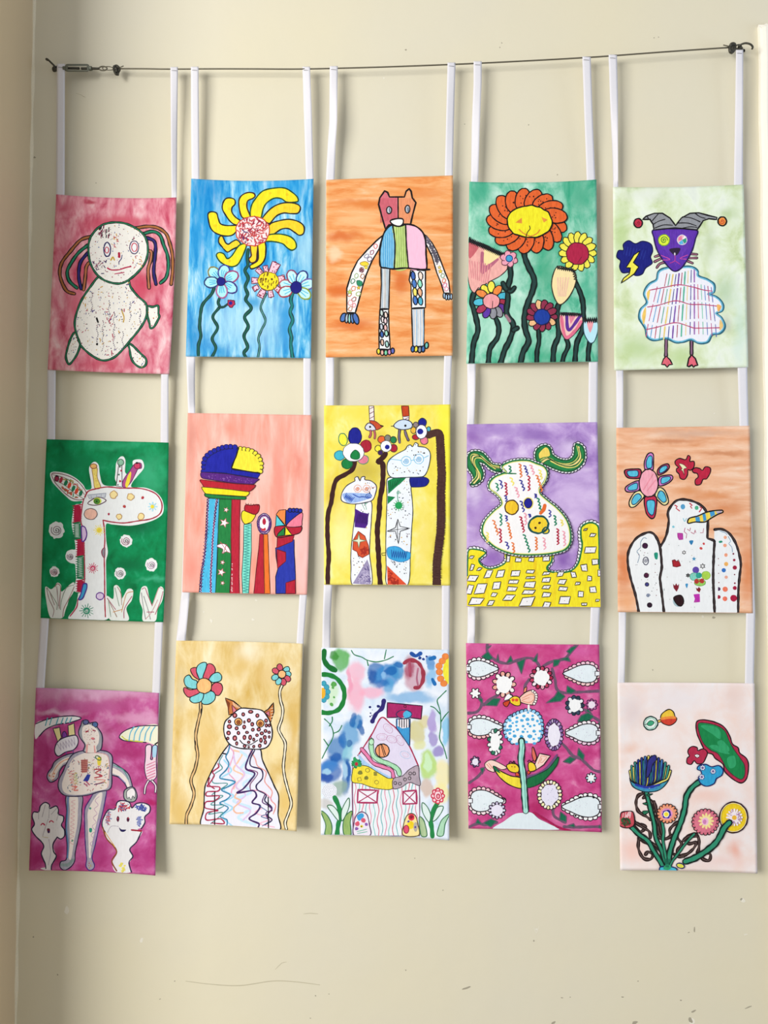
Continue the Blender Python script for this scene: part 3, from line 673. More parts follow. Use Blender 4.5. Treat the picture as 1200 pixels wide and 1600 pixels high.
# --- row one, fifth: jester cat
a = new('pale green painting of a purple cat in a grey jester hat and striped dress', 945, 280, 5.106,
        [(957.7, 292.1), (1162, 288.2), (1169.2, 573.8), (959.7, 578.7)], (2, 0, 0, 0),
        wash('pale_green_wash', ['b8cc94', 'cfdcb2', 'dde8cc', 'e6eedd', 'dfe6da'], (3.2, 3), .4, [(130, 500, 70, 300, 'b8d090', 1), (250, 1350, 220, 130, 'b4cc90', 1), (830, 520, 60, 160, 'c0cfa8', 1), (980, 280, 80, 60, 'b8cc98', 1), (960, 900, 110, 150, 'b4ccac', 1),
             (600, 1420, 130, 100, 'b4ce8c', 1), (330, 120, 240, 60, 'e0e6da', 1), (1080, 1200, 60, 300, 'cfe4d8', 1), (970, 1160, 50, 80, 'bcc4b0', 1)], seed=5),
        base=14, curl=(0, 0, 6, 0), belly=4, seed=5)
a.part('drawn_cloud', 'navy cloud with a yellow lightning bolt')
a.F('141a78', '148,520 190,490 245,515 300,495 365,515 382,570 365,620 378,670 325,710 300,755 250,770 200,745 140,745 118,700 125,650 95,620 110,570 150,565', '0d1048', 7)
for k in range(8): a.L('22308c', [(160+k*24, 540+k*4), (150+k*22, 600+k*6)], 5)
a.F('f4e450', '282,570 232,605 195,665 170,705 205,708 195,755 150,790 128,830 175,800 235,755 270,700 228,665 262,610', K, 7, 0)
a.part('drawn_cat', 'purple cat in a striped cloud dress')
a.sub('drawn_leg')
a.T('8c6480', '490,1270 488,1410', 14, K, 7); a.F('dc6474', '490,1412 520,1440 540,1478 515,1480 498,1500 480,1480 452,1478 468,1435', K, 8, 0)
a.sub('drawn_leg', of=1)
a.T('8c6480', '692,1280 692,1400', 12, K, 8); a.F('dc6474', '692,1402 722,1430 742,1485 720,1488 708,1500 695,1482 672,1495 658,1490 670,1430', K, 10, 0)
a.sub('drawn_dress', of=1)
p = '500,705 430,735 412,800 350,840 312,910 335,985 285,1040 275,1110 320,1185 340,1260 400,1285 490,1270 560,1300 620,1300 690,1280 750,1308 820,1300 860,1240 920,1230 958,1180 935,1110 890,1070 940,1045 940,990 890,940 825,915 870,900 872,840 820,800 745,770 740,730 690,698 600,700'
a.F('eaeaf2', p); a.L('2a6478', p, 14, 1); a.L('6cb8d4', [(x+(600-x)*.025, y+(1000-y)*.025) for x, y in pts_of(p)], 8, 1)
a.F('f0c464', '360,880 335,910 345,970 358,920'); a.F('f0c464', '325,1020 298,1090 310,1160 328,1080'); a.F('ecb060', '895,1000 930,1015 905,1060'); a.F('f0c880', '920,1120 945,1170 915,1205')
C5 = ['c84c7c', '4c9cd0', 'b83c54', '44a488', 'e8cc74', '28308c', '7c54a8', 'a82448', '54b094', 'eccc7c', '2c3090', 'a070b4', 'd06478', '7cc4a8', '6c8cc8', 'b04c80', '5c68b0', 'c888c0']
for i in range(17):
    xt, xb = 450+i*24.0, 330+i*35
    wd = 9 if i in (4, 6, 8, 11) else 5
    for (t0_, t1_) in ((.02, .2), (.24, .46), (.5, .74), (.79, .97)):
        f = lambda t: (xt+(xb-xt)*min(1, t*1.1), 730+540*t+20*math.sin(i*.4))
        if (i < 2 or i > 11) and t0_ < .1: continue
        a.L(C5[i], [f(t0_), f(t1_)], wd)
for p in ('360,885 480,862 590,842 700,860 780,882 855,893', '340,1020 430,1005 565,970 680,998 780,1000 890,1012', '330,1200 420,1180 560,1145 660,1170 720,1188 915,1185'): a.L('b8406c', p, 6)
a.sub('drawn_face', 'purple face with whiskers and mismatched eyes', of=1)
for p in ('400,618 450,602', '398,658 445,635', '415,705 440,675 490,660', '680,595 735,600', '675,630 735,628', '650,648 700,670'): a.T('a86c84', p, 9, K, 5)
p = '388,405 560,395 732,405 722,480 700,560 660,640 610,710 560,735 520,712 460,640 415,560 392,470'
a.F('5a2ea6', p, '241450', 9)
for x in range(410, 720, 14): a.L(('6a3cb4', '4c2494')[x % 2], [(x, 415), (x+(565-x)*.35, 560+max(0, 130-abs(565-x)))], 4)
a.E('d8e83c', 472, 486, 45, 45, '6c9c2c', 5); a.SPI('2c7c34', 472, 486, 30, 2, 5); a.E('ecb4c4', 617, 484, 39, 39, 'd4d4dc', 4); a.F('2c9c84', '617,484 650,468 652,500 635,515', None, 1, 0); a.F('58b4e0', '617,484 630,518 600,520 590,505', None, 1, 0); a.F('e07c9c', '617,484 585,490 590,462 612,450', None, 1, 0); a.F('f0ecf0', '617,484 635,450 650,465', None, 1, 0)
a.F('2a1c38', '515,558 600,550 585,595 562,610 545,600'); a.E('d8d0dc', 558, 597, 6, 12)
a.L('b43c94', '560,610 558,650 520,670', 5); a.L('b43c94', '558,650 600,678', 5); a.L('c44ca0', '450,608 520,640 465,645', 5); a.L('c44ca0', '660,605 600,632 650,638', 5)
a.sub('drawn_jester_hat', 'grey jester hat with a red bell and an orange bell', of=1)
a.F('8f9196', '392,405 385,360 360,320 300,322 330,295 395,272 460,272 520,310 565,370 610,310 680,272 750,268 830,290 895,305 890,322 830,315 785,330 760,370 735,405 560,388', K, 9, 0)
for p in ('390,358 430,335 480,320', '380,330 410,295 425,280', '398,390 470,365 540,368', '580,350 660,350 730,372', '620,300 690,310 760,340', '720,272 760,300 800,312', '340,300 350,320', '600,395 680,380 735,385'): a.L(K, p, 6)
a.E('c22c48', 266, 350, 33, 36, K, 9); a.SPI('7c1428', 266, 350, 20, 1.5, 4); a.E('f09040', 937, 336, 34, 36, K, 9); a.SPI('c8502c', 937, 336, 22, 1.5, 5)

# --- row two, first: giraffe
a = new('green painting of a white giraffe with a crimson and green mane', 55, 675, S,
        [(72.8, 686.3), (263.7, 691.5), (255.3, 972.2), (63.4, 965.6)], (0, .5, -1, 1.5),
        wash('emerald_wash', ['05693c', '08804a', '0c9058', '2ca472'], (5, 4), .6, [(960, 360, 130, 180, '3cac7c', 1), (700, 110, 260, 40, '2ca470', 1), (200, 760, 160, 200, '0b8c54', 1), (850, 760, 160, 120, '07603a', 1), (980, 1230, 130, 30, '48b88c', 1.2), (350, 250, 260, 90, '0a7c4a', 1), (780, 1100, 140, 60, '07683c', 1)], seed=6, wob=.09),
        base=12, curl=(0, 0, 2, 0), belly=2, seed=6)
a.part('drawn_giraffe', 'white giraffe outlined in crimson')
PW = 'e9ecec'
a.F(PW, '125,345 170,330 260,345 340,385 400,440 425,480 470,465 450,330 452,290 478,255 505,250 530,280 540,360 570,440 680,445 665,390 670,330 675,260 705,210 735,205 752,240 748,330 770,350 810,290 815,240 860,228 895,240 905,300 850,370 810,420 805,460 920,465 1010,505 1060,570 1070,650 1045,700 960,745 800,780 640,770 590,770 592,900 605,1000 590,1080 595,1400 600,1560 285,1560 330,1470 350,1395 345,1350 375,1340 320,1320 340,1230 335,1130 330,1100 290,1090 255,1055 262,1000 300,980 335,975 325,880 305,780 310,700 330,610 375,600 390,575 310,575 250,530 180,460 140,410')
a.sub('drawn_mane', 'crimson and green mane')
for y0_, y1_, xa, xb, c, sl in ((610, 745, 318, 380, 'b01840', 1), (755, 890, 318, 380, '18764c', 0), (895, 1030, 345, 400, 'b01840', 1), (1035, 1220, 345, 410, '18764c', 0), (1235, 1330, 345, 405, 'b01840', 1)):
    a.F(c, [(xa+8, y0_), (xb, y0_+5), (xb+5, y1_-4), (xa+2, y1_)], None, 1, 0); a.ZZ(c, (xa+28, y0_-4), (xa+32, y1_+6), 38, int((y1_-y0_)/9), 7)
    if not sl: a.ZZ('c8dcd0', (xa+28, y0_+10), (xa+32, y1_-12), 22, 22, 2.4)
a.sub('drawn_neck')
a.L('b03a50', '435,500 405,560 388,640 380,740 395,800 405,900 408,1000 412,1150 410,1270 400,1330 375,1370 355,1400 345,1460 290,1535', 8)
a.L('a8263c', '565,735 575,800 580,900 575,1000 578,1200 580,1400 585,1540', 8)
a.F('d8bce0', '385,790 415,795 430,850 415,900 390,910', '5c2c8c', 8); a.F('8c8c94', '580,965 555,990 560,1030 578,1045', '8c2c4c', 6); a.F('3c9ccc', '400,1270 428,1265 430,1300 405,1370 385,1395 362,1395 380,1350', '4c2c8c', 8); a.E('dcc8e4', 540, 1368, 32, 30, '6c3c94', 7)
for x, y, c, r in ((533, 818, 'f0d848', 40), (480, 1135, 'c83c64', 38), (428, 1490, '2c8c6c', 50)):
    for i in range(14):
        t = i*math.pi/7; a.L(c, [(x+r*.4*math.cos(t), y+r*.4*math.sin(t)), (x+r*(1+.2*(i % 2))*math.cos(t), y+r*(1+.2*(i % 2))*math.sin(t))], 4)
    a.E(c, x, y, r*.5, r*.5, c, 4); a.SPI('e8e8e8' if c != 'f0d848' else 'e0b83c', x, y, r*.35, 1.5, 3)
a.sub('drawn_ear'); a.F('e9ece8', '138,350 190,345 270,365 340,400 390,450 425,510 400,560 330,560 260,520 200,460 160,410', '7c3c44', 5)
a.L('7c3c44', '145,355 250,385 350,450 410,520', 4); a.L('7c4c4c', '160,400 240,440 330,510 400,555', 4); a.SP(['3c8c5c', 'c8503c', 'b0a050'], '220,375 330,410 400,480 380,500 300,440 200,385', 26, 5, 1); a.SP(['3c8c5c', 'c8503c'], '180,430 260,500 330,545 380,555 300,500', 18, 5, 1)
for x, y, c in ((215, 400, 'b03048'), (255, 425, '1c7c54'), (285, 445, 'dc4c34'), (318, 470, '1c7c54'), (345, 492, 'dc4c34'), (380, 510, '1c7c54')): a.E(c, x, y, 14, 26, None, 5, .35)
a.E('9c2c4c', 180, 388, 18, 24, '3c1428', 5); a.E(K, 180, 366, 9, 7)
a.sub('drawn_horn'); a.F('ecd470', '475,300 515,300 518,380 545,460 498,468 485,390', 'a87c4c', 5); a.E('e8b468', 487, 285, 27, 20, '9c5c3c', 6); a.SP(['d8b84c'], '480,320 515,320 535,450 500,455', 10, 4)
a.sub('drawn_horn'); a.F('e8ecec', '695,280 722,280 725,460 675,450', '4c3c44', 5, 0); a.E('8cbca0', 712, 253, 26, 26, '4c6c5c', 6); a.D('1c5c44', '705,290,8 697,355,7 690,440,6'); a.D('b03048', '716,322,9 708,410,10')
a.sub('drawn_horn'); a.F('b04c8c', '725,440 740,390 790,320 830,265 880,260 885,300 855,310 820,380 790,430 745,465', '5c2c5c', 5); a.F('f4d83c', '750,440 770,370 795,330 800,350 790,410 765,465'); a.E('cc3c64', 850, 282, 26, 24, '7c1c3c', 5); a.E(K, 848, 258, 12, 8)
a.sub('drawn_head')
a.L('a8263c', '412,540 440,495 500,475 600,458 720,468 850,468 940,485 1010,520 1050,580 1055,640 1030,690 960,725 850,742 740,758 640,750 565,735', 8)
a.F('c8ccd4', '435,525 590,510 582,545 450,555', '8c94a4', 4, 0); a.L('8c94a4', '465,530 470,552', 3); a.L('8c94a4', '510,525 512,548', 3); a.L('8c94a4', '550,520 550,545', 3)
a.F('f0f0ec', '438,595 490,555 540,545 590,570 545,600 490,610', '5c3c4c', 6); a.E('c8d84c', 518, 575, 34, 28); a.E('4c8c2c', 513, 578, 24, 22, '3c5c2c', 4); a.E('1c3c1c', 513, 578, 8); a.E('ecb8a4', 463, 683, 54, 46, '6c5c5c', 5)
for x, y, r in ((652, 522, 30), (795, 540, 28), (700, 706, 22), (882, 706, 26)): a.E('f2dc9c', x, y, r, r, 'b8905c', 5, 0, .14)
a.D('b02c48', '895,547,14 743,620,14 612,684,10'); a.D('c8542c', '893,543,6 742,618,6')
for i in range(8): t = i*math.pi/4; a.L('a8dcec', [(978, 622), (978+36*math.cos(t), 622+36*math.sin(t))], 7)
a.E('f0d83c', 976, 622, 16)
for (x, y, rx, ry, c) in ((178, 818, 64, 72, '7c6c74'), (757, 908, 52, 52, '9c5c74'), (293, 1038, 40, 50, '8c6c7c'), (160, 1165, 42, 44, 'a05c78'), (708, 1178, 46, 50, '8c7c84'), (968, 1108, 50, 56, 'a884a0')):
    a.part('drawn_spiral'); a.E('e9ecec', x, y, rx, ry, None, 1, 0, .08); a.SPI(c, x, y, rx*.72, 2.6, 5); a.SPI('5c6464', x+2, y+3, rx*.4, 1.2, 4)
def grass(a, p, lines, cs):
    a.part('drawn_grass_tuft'); a.F('e4e8e2', p)
    for i, l in enumerate(lines): a.L(cs[i % len(cs)], l, 5)
grass(a, '85,1290 130,1310 160,1290 185,1255 215,1275 220,1330 290,1270 325,1255 320,1330 280,1400 235,1540 130,1550 90,1390', ('95,1300 115,1390 155,1480 145,1540', '100,1300 180,1430 180,1480', '165,1290 185,1265 212,1290 200,1470', '180,1290 195,1450', '320,1275 260,1300 220,1400 210,1480', '325,1290 280,1390 240,1470 230,1540', '120,1330 160,1440'), ('a08484', '8c9c8c', '9c6c6c'))
grass(a, '595,1370 650,1390 655,1290 680,1275 710,1310 720,1390 770,1310 815,1320 805,1400 760,1470 775,1570 620,1560', ('600,1385 670,1480', '665,1300 700,1450', '685,1290 715,1350 720,1440', '815,1330 760,1350 720,1500', '805,1370 745,1470 740,1550', '610,1400 630,1540', '620,1420 680,1540', '650,1500 720,1480'), ('a8546c', '8c9c8c', 'a08474', 'c8905c'))
grass(a, '885,1300 930,1290 950,1380 975,1440 1000,1380 1040,1290 1070,1310 1060,1400 1020,1480 1000,1575 900,1575 895,1480 870,1400', ('890,1310 915,1300 935,1350 975,1450', '885,1340 900,1450 920,1560', '1065,1310 1030,1300 975,1450', '1065,1330 1040,1420 1000,1520', '905,1370 940,1480 960,1560', '1020,1400 970,1500 920,1560', '930,1500 990,1500'), ('a84c64', '8c8c8c', 'c89c9c'))
a.part('drawn_leaf'); a.F('0b7f4c', '320,1350 355,1345 345,1400 300,1480 270,1545 240,1540 265,1450', None)

# --- row two, second: striped towers
a = new('salmon painting of a striped column with a blue and yellow dome and three smaller columns', 275, 635, S,
        [(293.4, 645.3), (486.9, 648.5), (479.8, 929.4), (284.8, 925.3)], (0, .5, 0, 1),
        wash('salmon_wash', ['e8937f', 'eda594', 'f1b5a6', 'f6cabc'], (7, 1.2), 0, [(120, 280, 70, 300, 'd88c7c', 1), (130, 1350, 90, 200, 'ec8c7c', 1), (450, 180, 90, 100, 'e8907c', 1), (860, 600, 60, 300, 'ec9484', .9), (1010, 480, 40, 180, 'e68a78', 1), (1060, 1200, 70, 500, 'f8c4c0', .8), (700, 560, 90, 200, 'f6c8bc', 1), (560, 650, 60, 100, 'f0a090', 1)], seed=7),
        base=12, curl=(2, 0, 3, 0), belly=3, seed=7)
a.part('drawn_column', 'tall striped column under a blue and yellow dome')
a.F('48b4dc', '260,765 365,765 352,1000 345,1200 330,1560 192,1560 205,1400 240,1200 250,980', K, 5, 0)
for c, p in (('5c2c5c', '268,770 262,900 258,1000 248,1120 238,1240 215,1380 205,1540'), ('8c2c5c', '340,770 325,880 315,1000 305,1120 300,1240 290,1400 290,1550'), ('3c1c4c', '345,780 330,860 322,950')):
    a.L(c, p, 11); Q = catmull(pts_of(p), False, 14); a.D('d8d0e8', [(x+(5 if i % 2 else -5), y, 3.8) for i, (x, y) in enumerate(Q)]); a.D('3c1c5c', [(x+(5 if i % 2 else -5), y+7, 4.4) for i, (x, y) in enumerate(Q)])
a.ZZ('28245c', (262, 1000), (205, 1500), 16, 34, 4)
a.F('1a7c3c', '362,768 465,770 462,1000 460,1200 455,1400 445,1560 328,1560 345,1300 352,1000', '123c28', 5, 0)
for x, y, r in ((418, 862, 22), (402, 970, 40), (388, 1300, 20), (378, 1382, 34), (388, 1472, 18)): a.STAR('f0ecec', x, y, r, 'b84c5c', 4, 5, .42, -1.2)
a.F('f0eef0', '340,1165 375,1145 410,1150 440,1180 452,1220 420,1210 385,1225 390,1190', '8c2c4c', 4); a.L('b84c5c', '370,1130 430,1215', 4); a.L('b84c5c', '395,1225 420,1150', 4)
a.F('b41c34', '465,770 535,772 530,960 528,1160 525,1400 528,1560 450,1560 462,1300 458,1100 462,900', '6c1020', 5, 0)
a.SP(['e8b8bc'], '468,880 480,880 475,1540 455,1540', 30, 4); a.SP(['e8b8bc'], '515,860 528,860 525,1350 512,1350', 34, 4)
a.sub('drawn_dome', 'scalloped dome, blue with a yellow quarter')
a.F('141c9c', '225,545 230,460 250,420 300,385 345,355 400,330 450,325 495,328 522,345 500,420 465,515 560,535 640,550 705,560 680,600 560,580 400,555', '10124c', 5, 0)
a.SC('228,540 235,450 270,400 350,355 430,335 500,340', 20, '141c9c', '10124c', 5, 0, 1.7); a.F('141c9c', '240,545 255,450 300,405 370,370 500,350 505,420 465,515 460,550', None, 1, 0)
a.F('f5e03a', '522,345 560,345 640,380 690,420 715,480 712,550 640,550 465,515', '3c3414', 6, 0); a.SC('535,352 600,362 660,390 700,440 708,500 702,545', 19, 'f5e03a', '3c3414', 5, 0, 1.7); a.F('f5e03a', '520,362 620,380 680,430 698,480 698,545 640,545 470,513', None, 1, 0); a.L(K, '522,345 500,420 465,515 560,535 700,556', 7)
for c, o, p in (('541c7c', '2c1040', '215,548 205,575 225,600 350,620 500,640 640,648 670,625 690,605 560,585 420,562'), ('b4182c', '5c1018', '203,612 220,650 240,675 400,690 600,710 650,680 660,655 500,645 350,628'),
                ('f4dc1c', '4c4414', '218,672 225,700 255,730 420,740 580,750 610,725 605,712 420,690'), ('187c3c', '103c20', '240,728 245,750 300,765 440,772 575,775 580,755 420,745')): a.F(c, p, o, 5)
a.SP(['8c5cac'], '225,560 640,610 640,640 250,600', 50, 3)
a.part('drawn_column', 'thin turquoise zigzag column with a red and yellow top')
a.F('7cdcc8', '565,985 628,975 628,1200 615,1400 605,1560 555,1560 548,1400 562,1200', '2c4c4c', 5, 0); a.ZZ('1c7c7c', (597, 990), (580, 1550), 26, 48, 4)
a.F('f5dc2c', '545,930 560,870 660,890 640,950 600,975 570,978', K, 5); a.F('b4182c', '572,865 580,820 620,825 690,820 690,870 660,900 610,885', '5c1018', 6); a.ZZ('5c1018', (580, 815), (690, 825), 8, 10, 4)
a.part('drawn_column', 'red and orange column with an oval eye on top')
a.F('b41c34', '698,1065 732,1065 735,1250 740,1560 648,1560 670,1350 690,1180', '5c1018', 5, 0); a.F('ec7428', '730,1065 765,1065 772,1250 785,1560 738,1560 732,1300', '5c2c10', 5, 0)
a.E('e8d8e4', 735, 978, 58, 84, '3c2c64', 7); a.E(None, 735, 978, 46, 70, '5c2c74', 12); a.SP(['c8b0d8', '3c1c5c'], '680,930 735,895 790,930 790,1020 735,1060 680,1030', 40, 3); a.E('f4f0f0', 735, 980, 32, 52); a.E('b41c3c', 735, 960, 15, 28); a.F('c02838', '708,1012 725,1020 745,1010 745,1035 715,1035')
a.part('drawn_column', 'blue and red column topped with a many-coloured head')
a.F('2434a4', '830,1180 985,1110 985,1200 995,1400 998,1560 832,1560 830,1420 850,1350 835,1260', '10143c', 6, 0)
a.F('b41c34', '840,1190 915,1215 915,1290 845,1350', '5c1018', 5, 0); a.F('b41c34', '915,1470 995,1445 995,1560 915,1560', '5c1018', 5, 0); a.F('b41c34', '845,1090 985,1075 970,1125 840,1180', '5c1018', 5, 0)
a.F('b41c34', '825,1005 915,995 1040,995 1035,1050 960,1075 840,1090', K, 6); a.F('ec8844', '835,900 860,865 915,860 910,990', K, 5, 0); a.F('58ccd8', '830,1000 835,905 905,990', K, 5, 0); a.F('18289c', '915,865 960,870 1030,880 1040,885 915,990', K, 5, 0)
a.F('e87c94', '920,995 1045,885 1050,960 1040,1000', K, 5); a.F('1c7c3c', '840,1085 850,1060 905,1005 905,1075', K, 5, 0); a.F('f4dc2c', '907,1075 912,1000 965,1070', K, 5, 0); a.SC('950,865 1000,865 1035,870', 17, '18289c', K, 5)

# --- row two, third: long necked pair
a = new('yellow painting of two long-necked white animals in glasses among brown-stemmed flowers', 495, 622, S,
        [(506.3, 633.3), (703.7, 631.8), (703.5, 914.9), (506.3, 913.6)], (.6, 0, 0, 0),
        wash('yellow_wash', ['e6cf48', 'eedc58', 'f2e474', 'f6eea8'], (4, 3), .8, [(1060, 500, 70, 900, 'f8ee3c', .8), (400, 610, 240, 140, 'c0aa3c', 1), (130, 800, 90, 160, 'd8b83c', 1), (850, 400, 120, 110, 'e4c04c', 1), (200, 1150, 100, 280, 'f6eca4', .9), (900, 1200, 80, 300, 'f0dc74', 1), (300, 120, 220, 60, 'eedc58', 1), (490, 330, 90, 90, 'd4bc40', 1)], seed=8),
        base=13, curl=(0, 0, 0, 0), belly=2, seed=8)
BR = '3a1a18'; BR2 = '4a2c28'
DOTS = ['2c2c3c', '5c2c44', 'd8a850', '38445c', '2c2c34']
a.part('drawn_flower', 'flower with large dark blue, red and yellow petals')
a.L(BR, '318,510 300,590 240,635 165,680 135,770 120,870 95,960 88,1080 92,1200 100,1320 92,1440 92,1560', 30, 0, 1, .1)
for x, y, rx, ry, c, o, t in ((218, 345, 36, 52, 'f2e840', '2c7c5c', -.2), (190, 478, 44, 40, '40b4c8', '2c7c8c', 0), (318, 320, 54, 72, '141c8c', '10144c', 0), (408, 400, 46, 50, 'a81c34', '7c1428', .3), (385, 512, 46, 38, 'dc7c94', '5c8c6c', 0), (252, 548, 44, 42, '0f7c3c', '0f5c30', 0)): a.E(c, x, y, rx, ry, o, 6, t)
a.E('edeff0', 305, 452, 88, 76, '4c4c54', 4); a.F('0f7c3c', '320,432 355,460 355,500 325,512 285,498 285,465', '0c4c2c', 4)
a.part('drawn_flower', 'small flower between the two animals')
a.L(BR, '572,465 545,500 510,530 548,545 552,640 545,740 525,850 520,960 505,1080 508,1200 515,1320 520,1440 530,1560', 34, 0, 1, .12)
for x, y, rx, ry, c in ((540, 345, 32, 30, 'e4642c'), (590, 335, 26, 28, '7c7c74'), (638, 348, 26, 28, '1c7c44'), (640, 418, 30, 32, 'ac1c38'), (510, 420, 26, 26, 'f2e440'), (530, 455, 20, 20, '3c1c5c')): a.E(c, x, y, rx, ry, '3c342c', 5)
a.E('edeff0', 577, 402, 46, 48, '4c444c', 4); a.E('141c8c', 587, 408, 20, 20)
a.part('drawn_flower', 'flower hanging from a bent brown stem')
P = '930,305 990,290 1022,300 1030,400 1035,520 1040,640 1035,760 1035,880 1035,1000 1030,1120 1015,1250 1000,1380 1000,1560'
a.L(BR2, P, 52, 0, 1, .08); Q = catmull(pts_of(P), False, 12)
for i in range(3, len(Q)): a.L(BR2, [(Q[i][0]-31, Q[i][1]-4+a.rg.uniform(-4, 4)), (Q[i][0]+31, Q[i][1]+4+a.rg.uniform(-4, 4))], 9)
for x, y, rx, ry, c in ((880, 205, 34, 38, '141c8c'), (825, 222, 22, 22, '8c7c7c'), (932, 258, 16, 20, '4cb0c4'), (805, 268, 22, 28, 'ecb83c'), (825, 325, 30, 22, 'b41c2c'), (895, 355, 32, 32, 'e87c94')): a.E(c, x, y, rx, ry, '3c3c34', 5)
a.E('edeff0', 872, 280, 46, 58, '3c344c', 5); a.E('141c8c', 862, 278, 26, 24)
for x, y, c in ((455, 65, 'e8e0dc'), (735, 65, 'c4401c')):
    a.part('drawn_bird', 'small hanging bird')
    if x < 500:
        a.F('e8e0dc', '435,65 475,65 480,200 440,200', '3c2430', 5, 0); a.L('7c3c4c', '442,90 472,75', 4); a.L('7c3c4c', '442,130 474,112', 4); a.L('7c3c4c', '442,170 476,152', 4); a.F('c44c28', '440,190 490,195 530,225 550,235 500,265 470,240', '5c2c2c', 5); a.F('d4d8e4', '402,240 430,208 470,225 490,265 440,272 410,262', '3c2c44', 6); a.E(K, 444, 240, 9)
        a.T('c8606c', '448,272 450,300 440,325', 9, '4c2c3c', 4); a.T('c8606c', '478,272 485,305 482,335', 9, '4c2c3c', 4); a.L(K, '530,232 555,234', 5)
    else:
        a.F('c0411c', '705,65 765,65 770,150 715,155', '4c1c14', 5, 0); a.F('e4dce0', '715,155 770,150 765,205 725,190', '3c2c3c', 5, 0); a.L('8c4c5c', '720,185 765,160', 4); a.L('8c4c5c', '735,200 768,178', 4)
        a.F('c8d8e8', '640,232 680,190 740,180 790,205 790,245 740,262 680,258', '2c2444', 6); a.E(K, 738, 230, 10); a.L(K, '620,234 645,234', 5); a.T('7c6c84', '690,268 685,320 690,370', 12, K, 4); a.T('7c6c84', '735,275 745,310 762,350', 12, K, 4)
def glasses(a, c, x1, y1, x2, y2, r, cc):
    a.E(None, x1, y1, r, r, c, 4); a.E(None, x2, y2, r, r, c, 4); a.SPI(cc, x1, y1, r*.6, 2.5, 4); a.SPI(cc, x2, y2, r*.6, 2.5, 4)
a.part('drawn_giraffe', 'shorter long-necked animal with a blue moustache')
a.F('ebedf2', '335,870 450,860 455,1000 445,1150 440,1300 455,1560 300,1560 285,1400 285,1280 300,1120 318,980', '4c4450', 6)
a.SP(DOTS, '340,890 440,880 430,1080 320,1080', 14, 4); a.SP(DOTS, '300,1300 430,1340 390,1400 310,1480', 22, 4)
a.F('4c1c84', '318,920 370,950 430,965 425,1050 405,1085 315,1075', None, 1, 0); a.ZZ('3c146c', (330, 1000), (425, 1010), 50, 14, 6)
a.F('d0502c', '345,1110 400,1150 430,1230 435,1300 380,1330 345,1310 335,1280 300,1262 305,1180', '8c2c1c', 5, 0); a.STAR('dce4c8', 350, 1188, 62, '5c6c4c', 4, 4, .25); a.SP(['a82c1c'], '370,1250 420,1240 420,1290 360,1300', 14, 6, 1)
a.F('9a90b4', '420,1345 440,1400 450,1560 300,1545 340,1480', None, 1, 0); a.SP(['6c6090', 'b4aac8'], '400,1400 440,1420 445,1550 330,1540', 50, 6, 1)
a.L('4ca07c', '365,860 400,930', 3); a.L('4ca07c', '400,870 415,930', 3); a.SPI('4ca07c', 368, 870, 14, 2, 3); a.SPI('4ca07c', 408, 875, 14, 2, 3)
a.F('e8eaf4', '360,690 340,655 315,668 318,690 250,730 210,790 205,850 250,875 330,882 455,855 490,790 495,730 450,690 400,680 400,655 372,660', '3c3844', 6)
a.F('98b4e4', '215,800 300,790 450,800 455,830 330,870 250,868', None); a.ZZ('3c5cb0', (235, 815), (300, 850), 26, 12, 5); a.L('3c5cb0', '300,800 350,825 380,822 450,830', 7); a.SPI('3c5cb0', 430, 820, 28, 2, 5)
glasses(a, 'e0a080', 340, 755, 415, 755, 30, 'd87c4c'); a.L('e0a080', '370,765 385,762', 4); a.L('e0a080', '445,750 490,740', 4); a.SP(DOTS, '350,690 440,690 480,760 440,810', 12, 4)
a.part('drawn_giraffe', 'taller long-necked animal with light blue glasses')
a.F('e8edf4', '585,680 640,660 780,660 785,760 795,850 800,960 790,1100 780,1300 755,1560 590,1560 578,1400 575,1200 580,1000 585,820', '30383c', 6)
a.SP(DOTS, '600,900 780,880 790,1020 600,1020', 26, 4); a.SP(DOTS, '690,690 780,690 780,860 660,860', 22, 4); a.SP(DOTS, '590,1130 780,1130 770,1230 600,1210', 22, 4); a.SP(DOTS, '590,1340 760,1370 740,1500 640,1400', 24, 4.5)
a.F('0f8048', '590,690 660,655 755,652 720,690 650,750 595,800', None, 1, 0); a.F('0f8048', '590,815 655,825 590,885', None, 1, 0)
for k in range(6): a.L('0c5c34', [(595+k*20, 700-k*4), (600+k*12, 775-k*10)], 5)
a.F('141c84', '782,660 900,660 935,690 900,735 800,742 782,730', '10144c', 5); a.E('1f9c54', 682, 895, 30, 30)
for i in range(12): t = i*math.pi/6; a.L('1f9c54', [(682+25*math.cos(t), 895+25*math.sin(t)), (682+46*math.cos(t), 895+46*math.sin(t))], 4)
a.L('3c9c7c', '675,860 672,800 678,780', 4); a.SPI('3c9c7c', 678, 790, 16, 2, 3)
a.L('2c2c34', '675,1010 695,1070 775,1085 695,1110 680,1215 655,1110 585,1112 655,1080 675,1010', 5, 0, 0); a.L('3c3c44', '590,1105 760,1085', 4); a.L('3c3c44', '672,1030 672,1190', 4)
a.F('38a0d8', '590,1250 640,1235 690,1245 730,1275 778,1290 770,1340 710,1365 650,1355 600,1330 585,1290', '2c7cb8', 4); a.ZZ('1c54a0', (620, 1300), (750, 1310), 34, 14, 5)
a.L(K, '575,1290 540,1292 545,1312 575,1308', 4, 0, 0)
a.F('dc5030', '585,1395 640,1450 750,1555 590,1555', None, 1, 0); a.SP(['a82c1c'], '595,1430 700,1540 600,1540', 22, 7, 1)
a.F('e6edf6', '640,665 600,640 585,580 600,520 660,470 735,430 755,400 780,390 798,405 820,372 845,385 842,402 910,415 945,460 940,540 915,620 880,655 780,660', '30383c', 6)
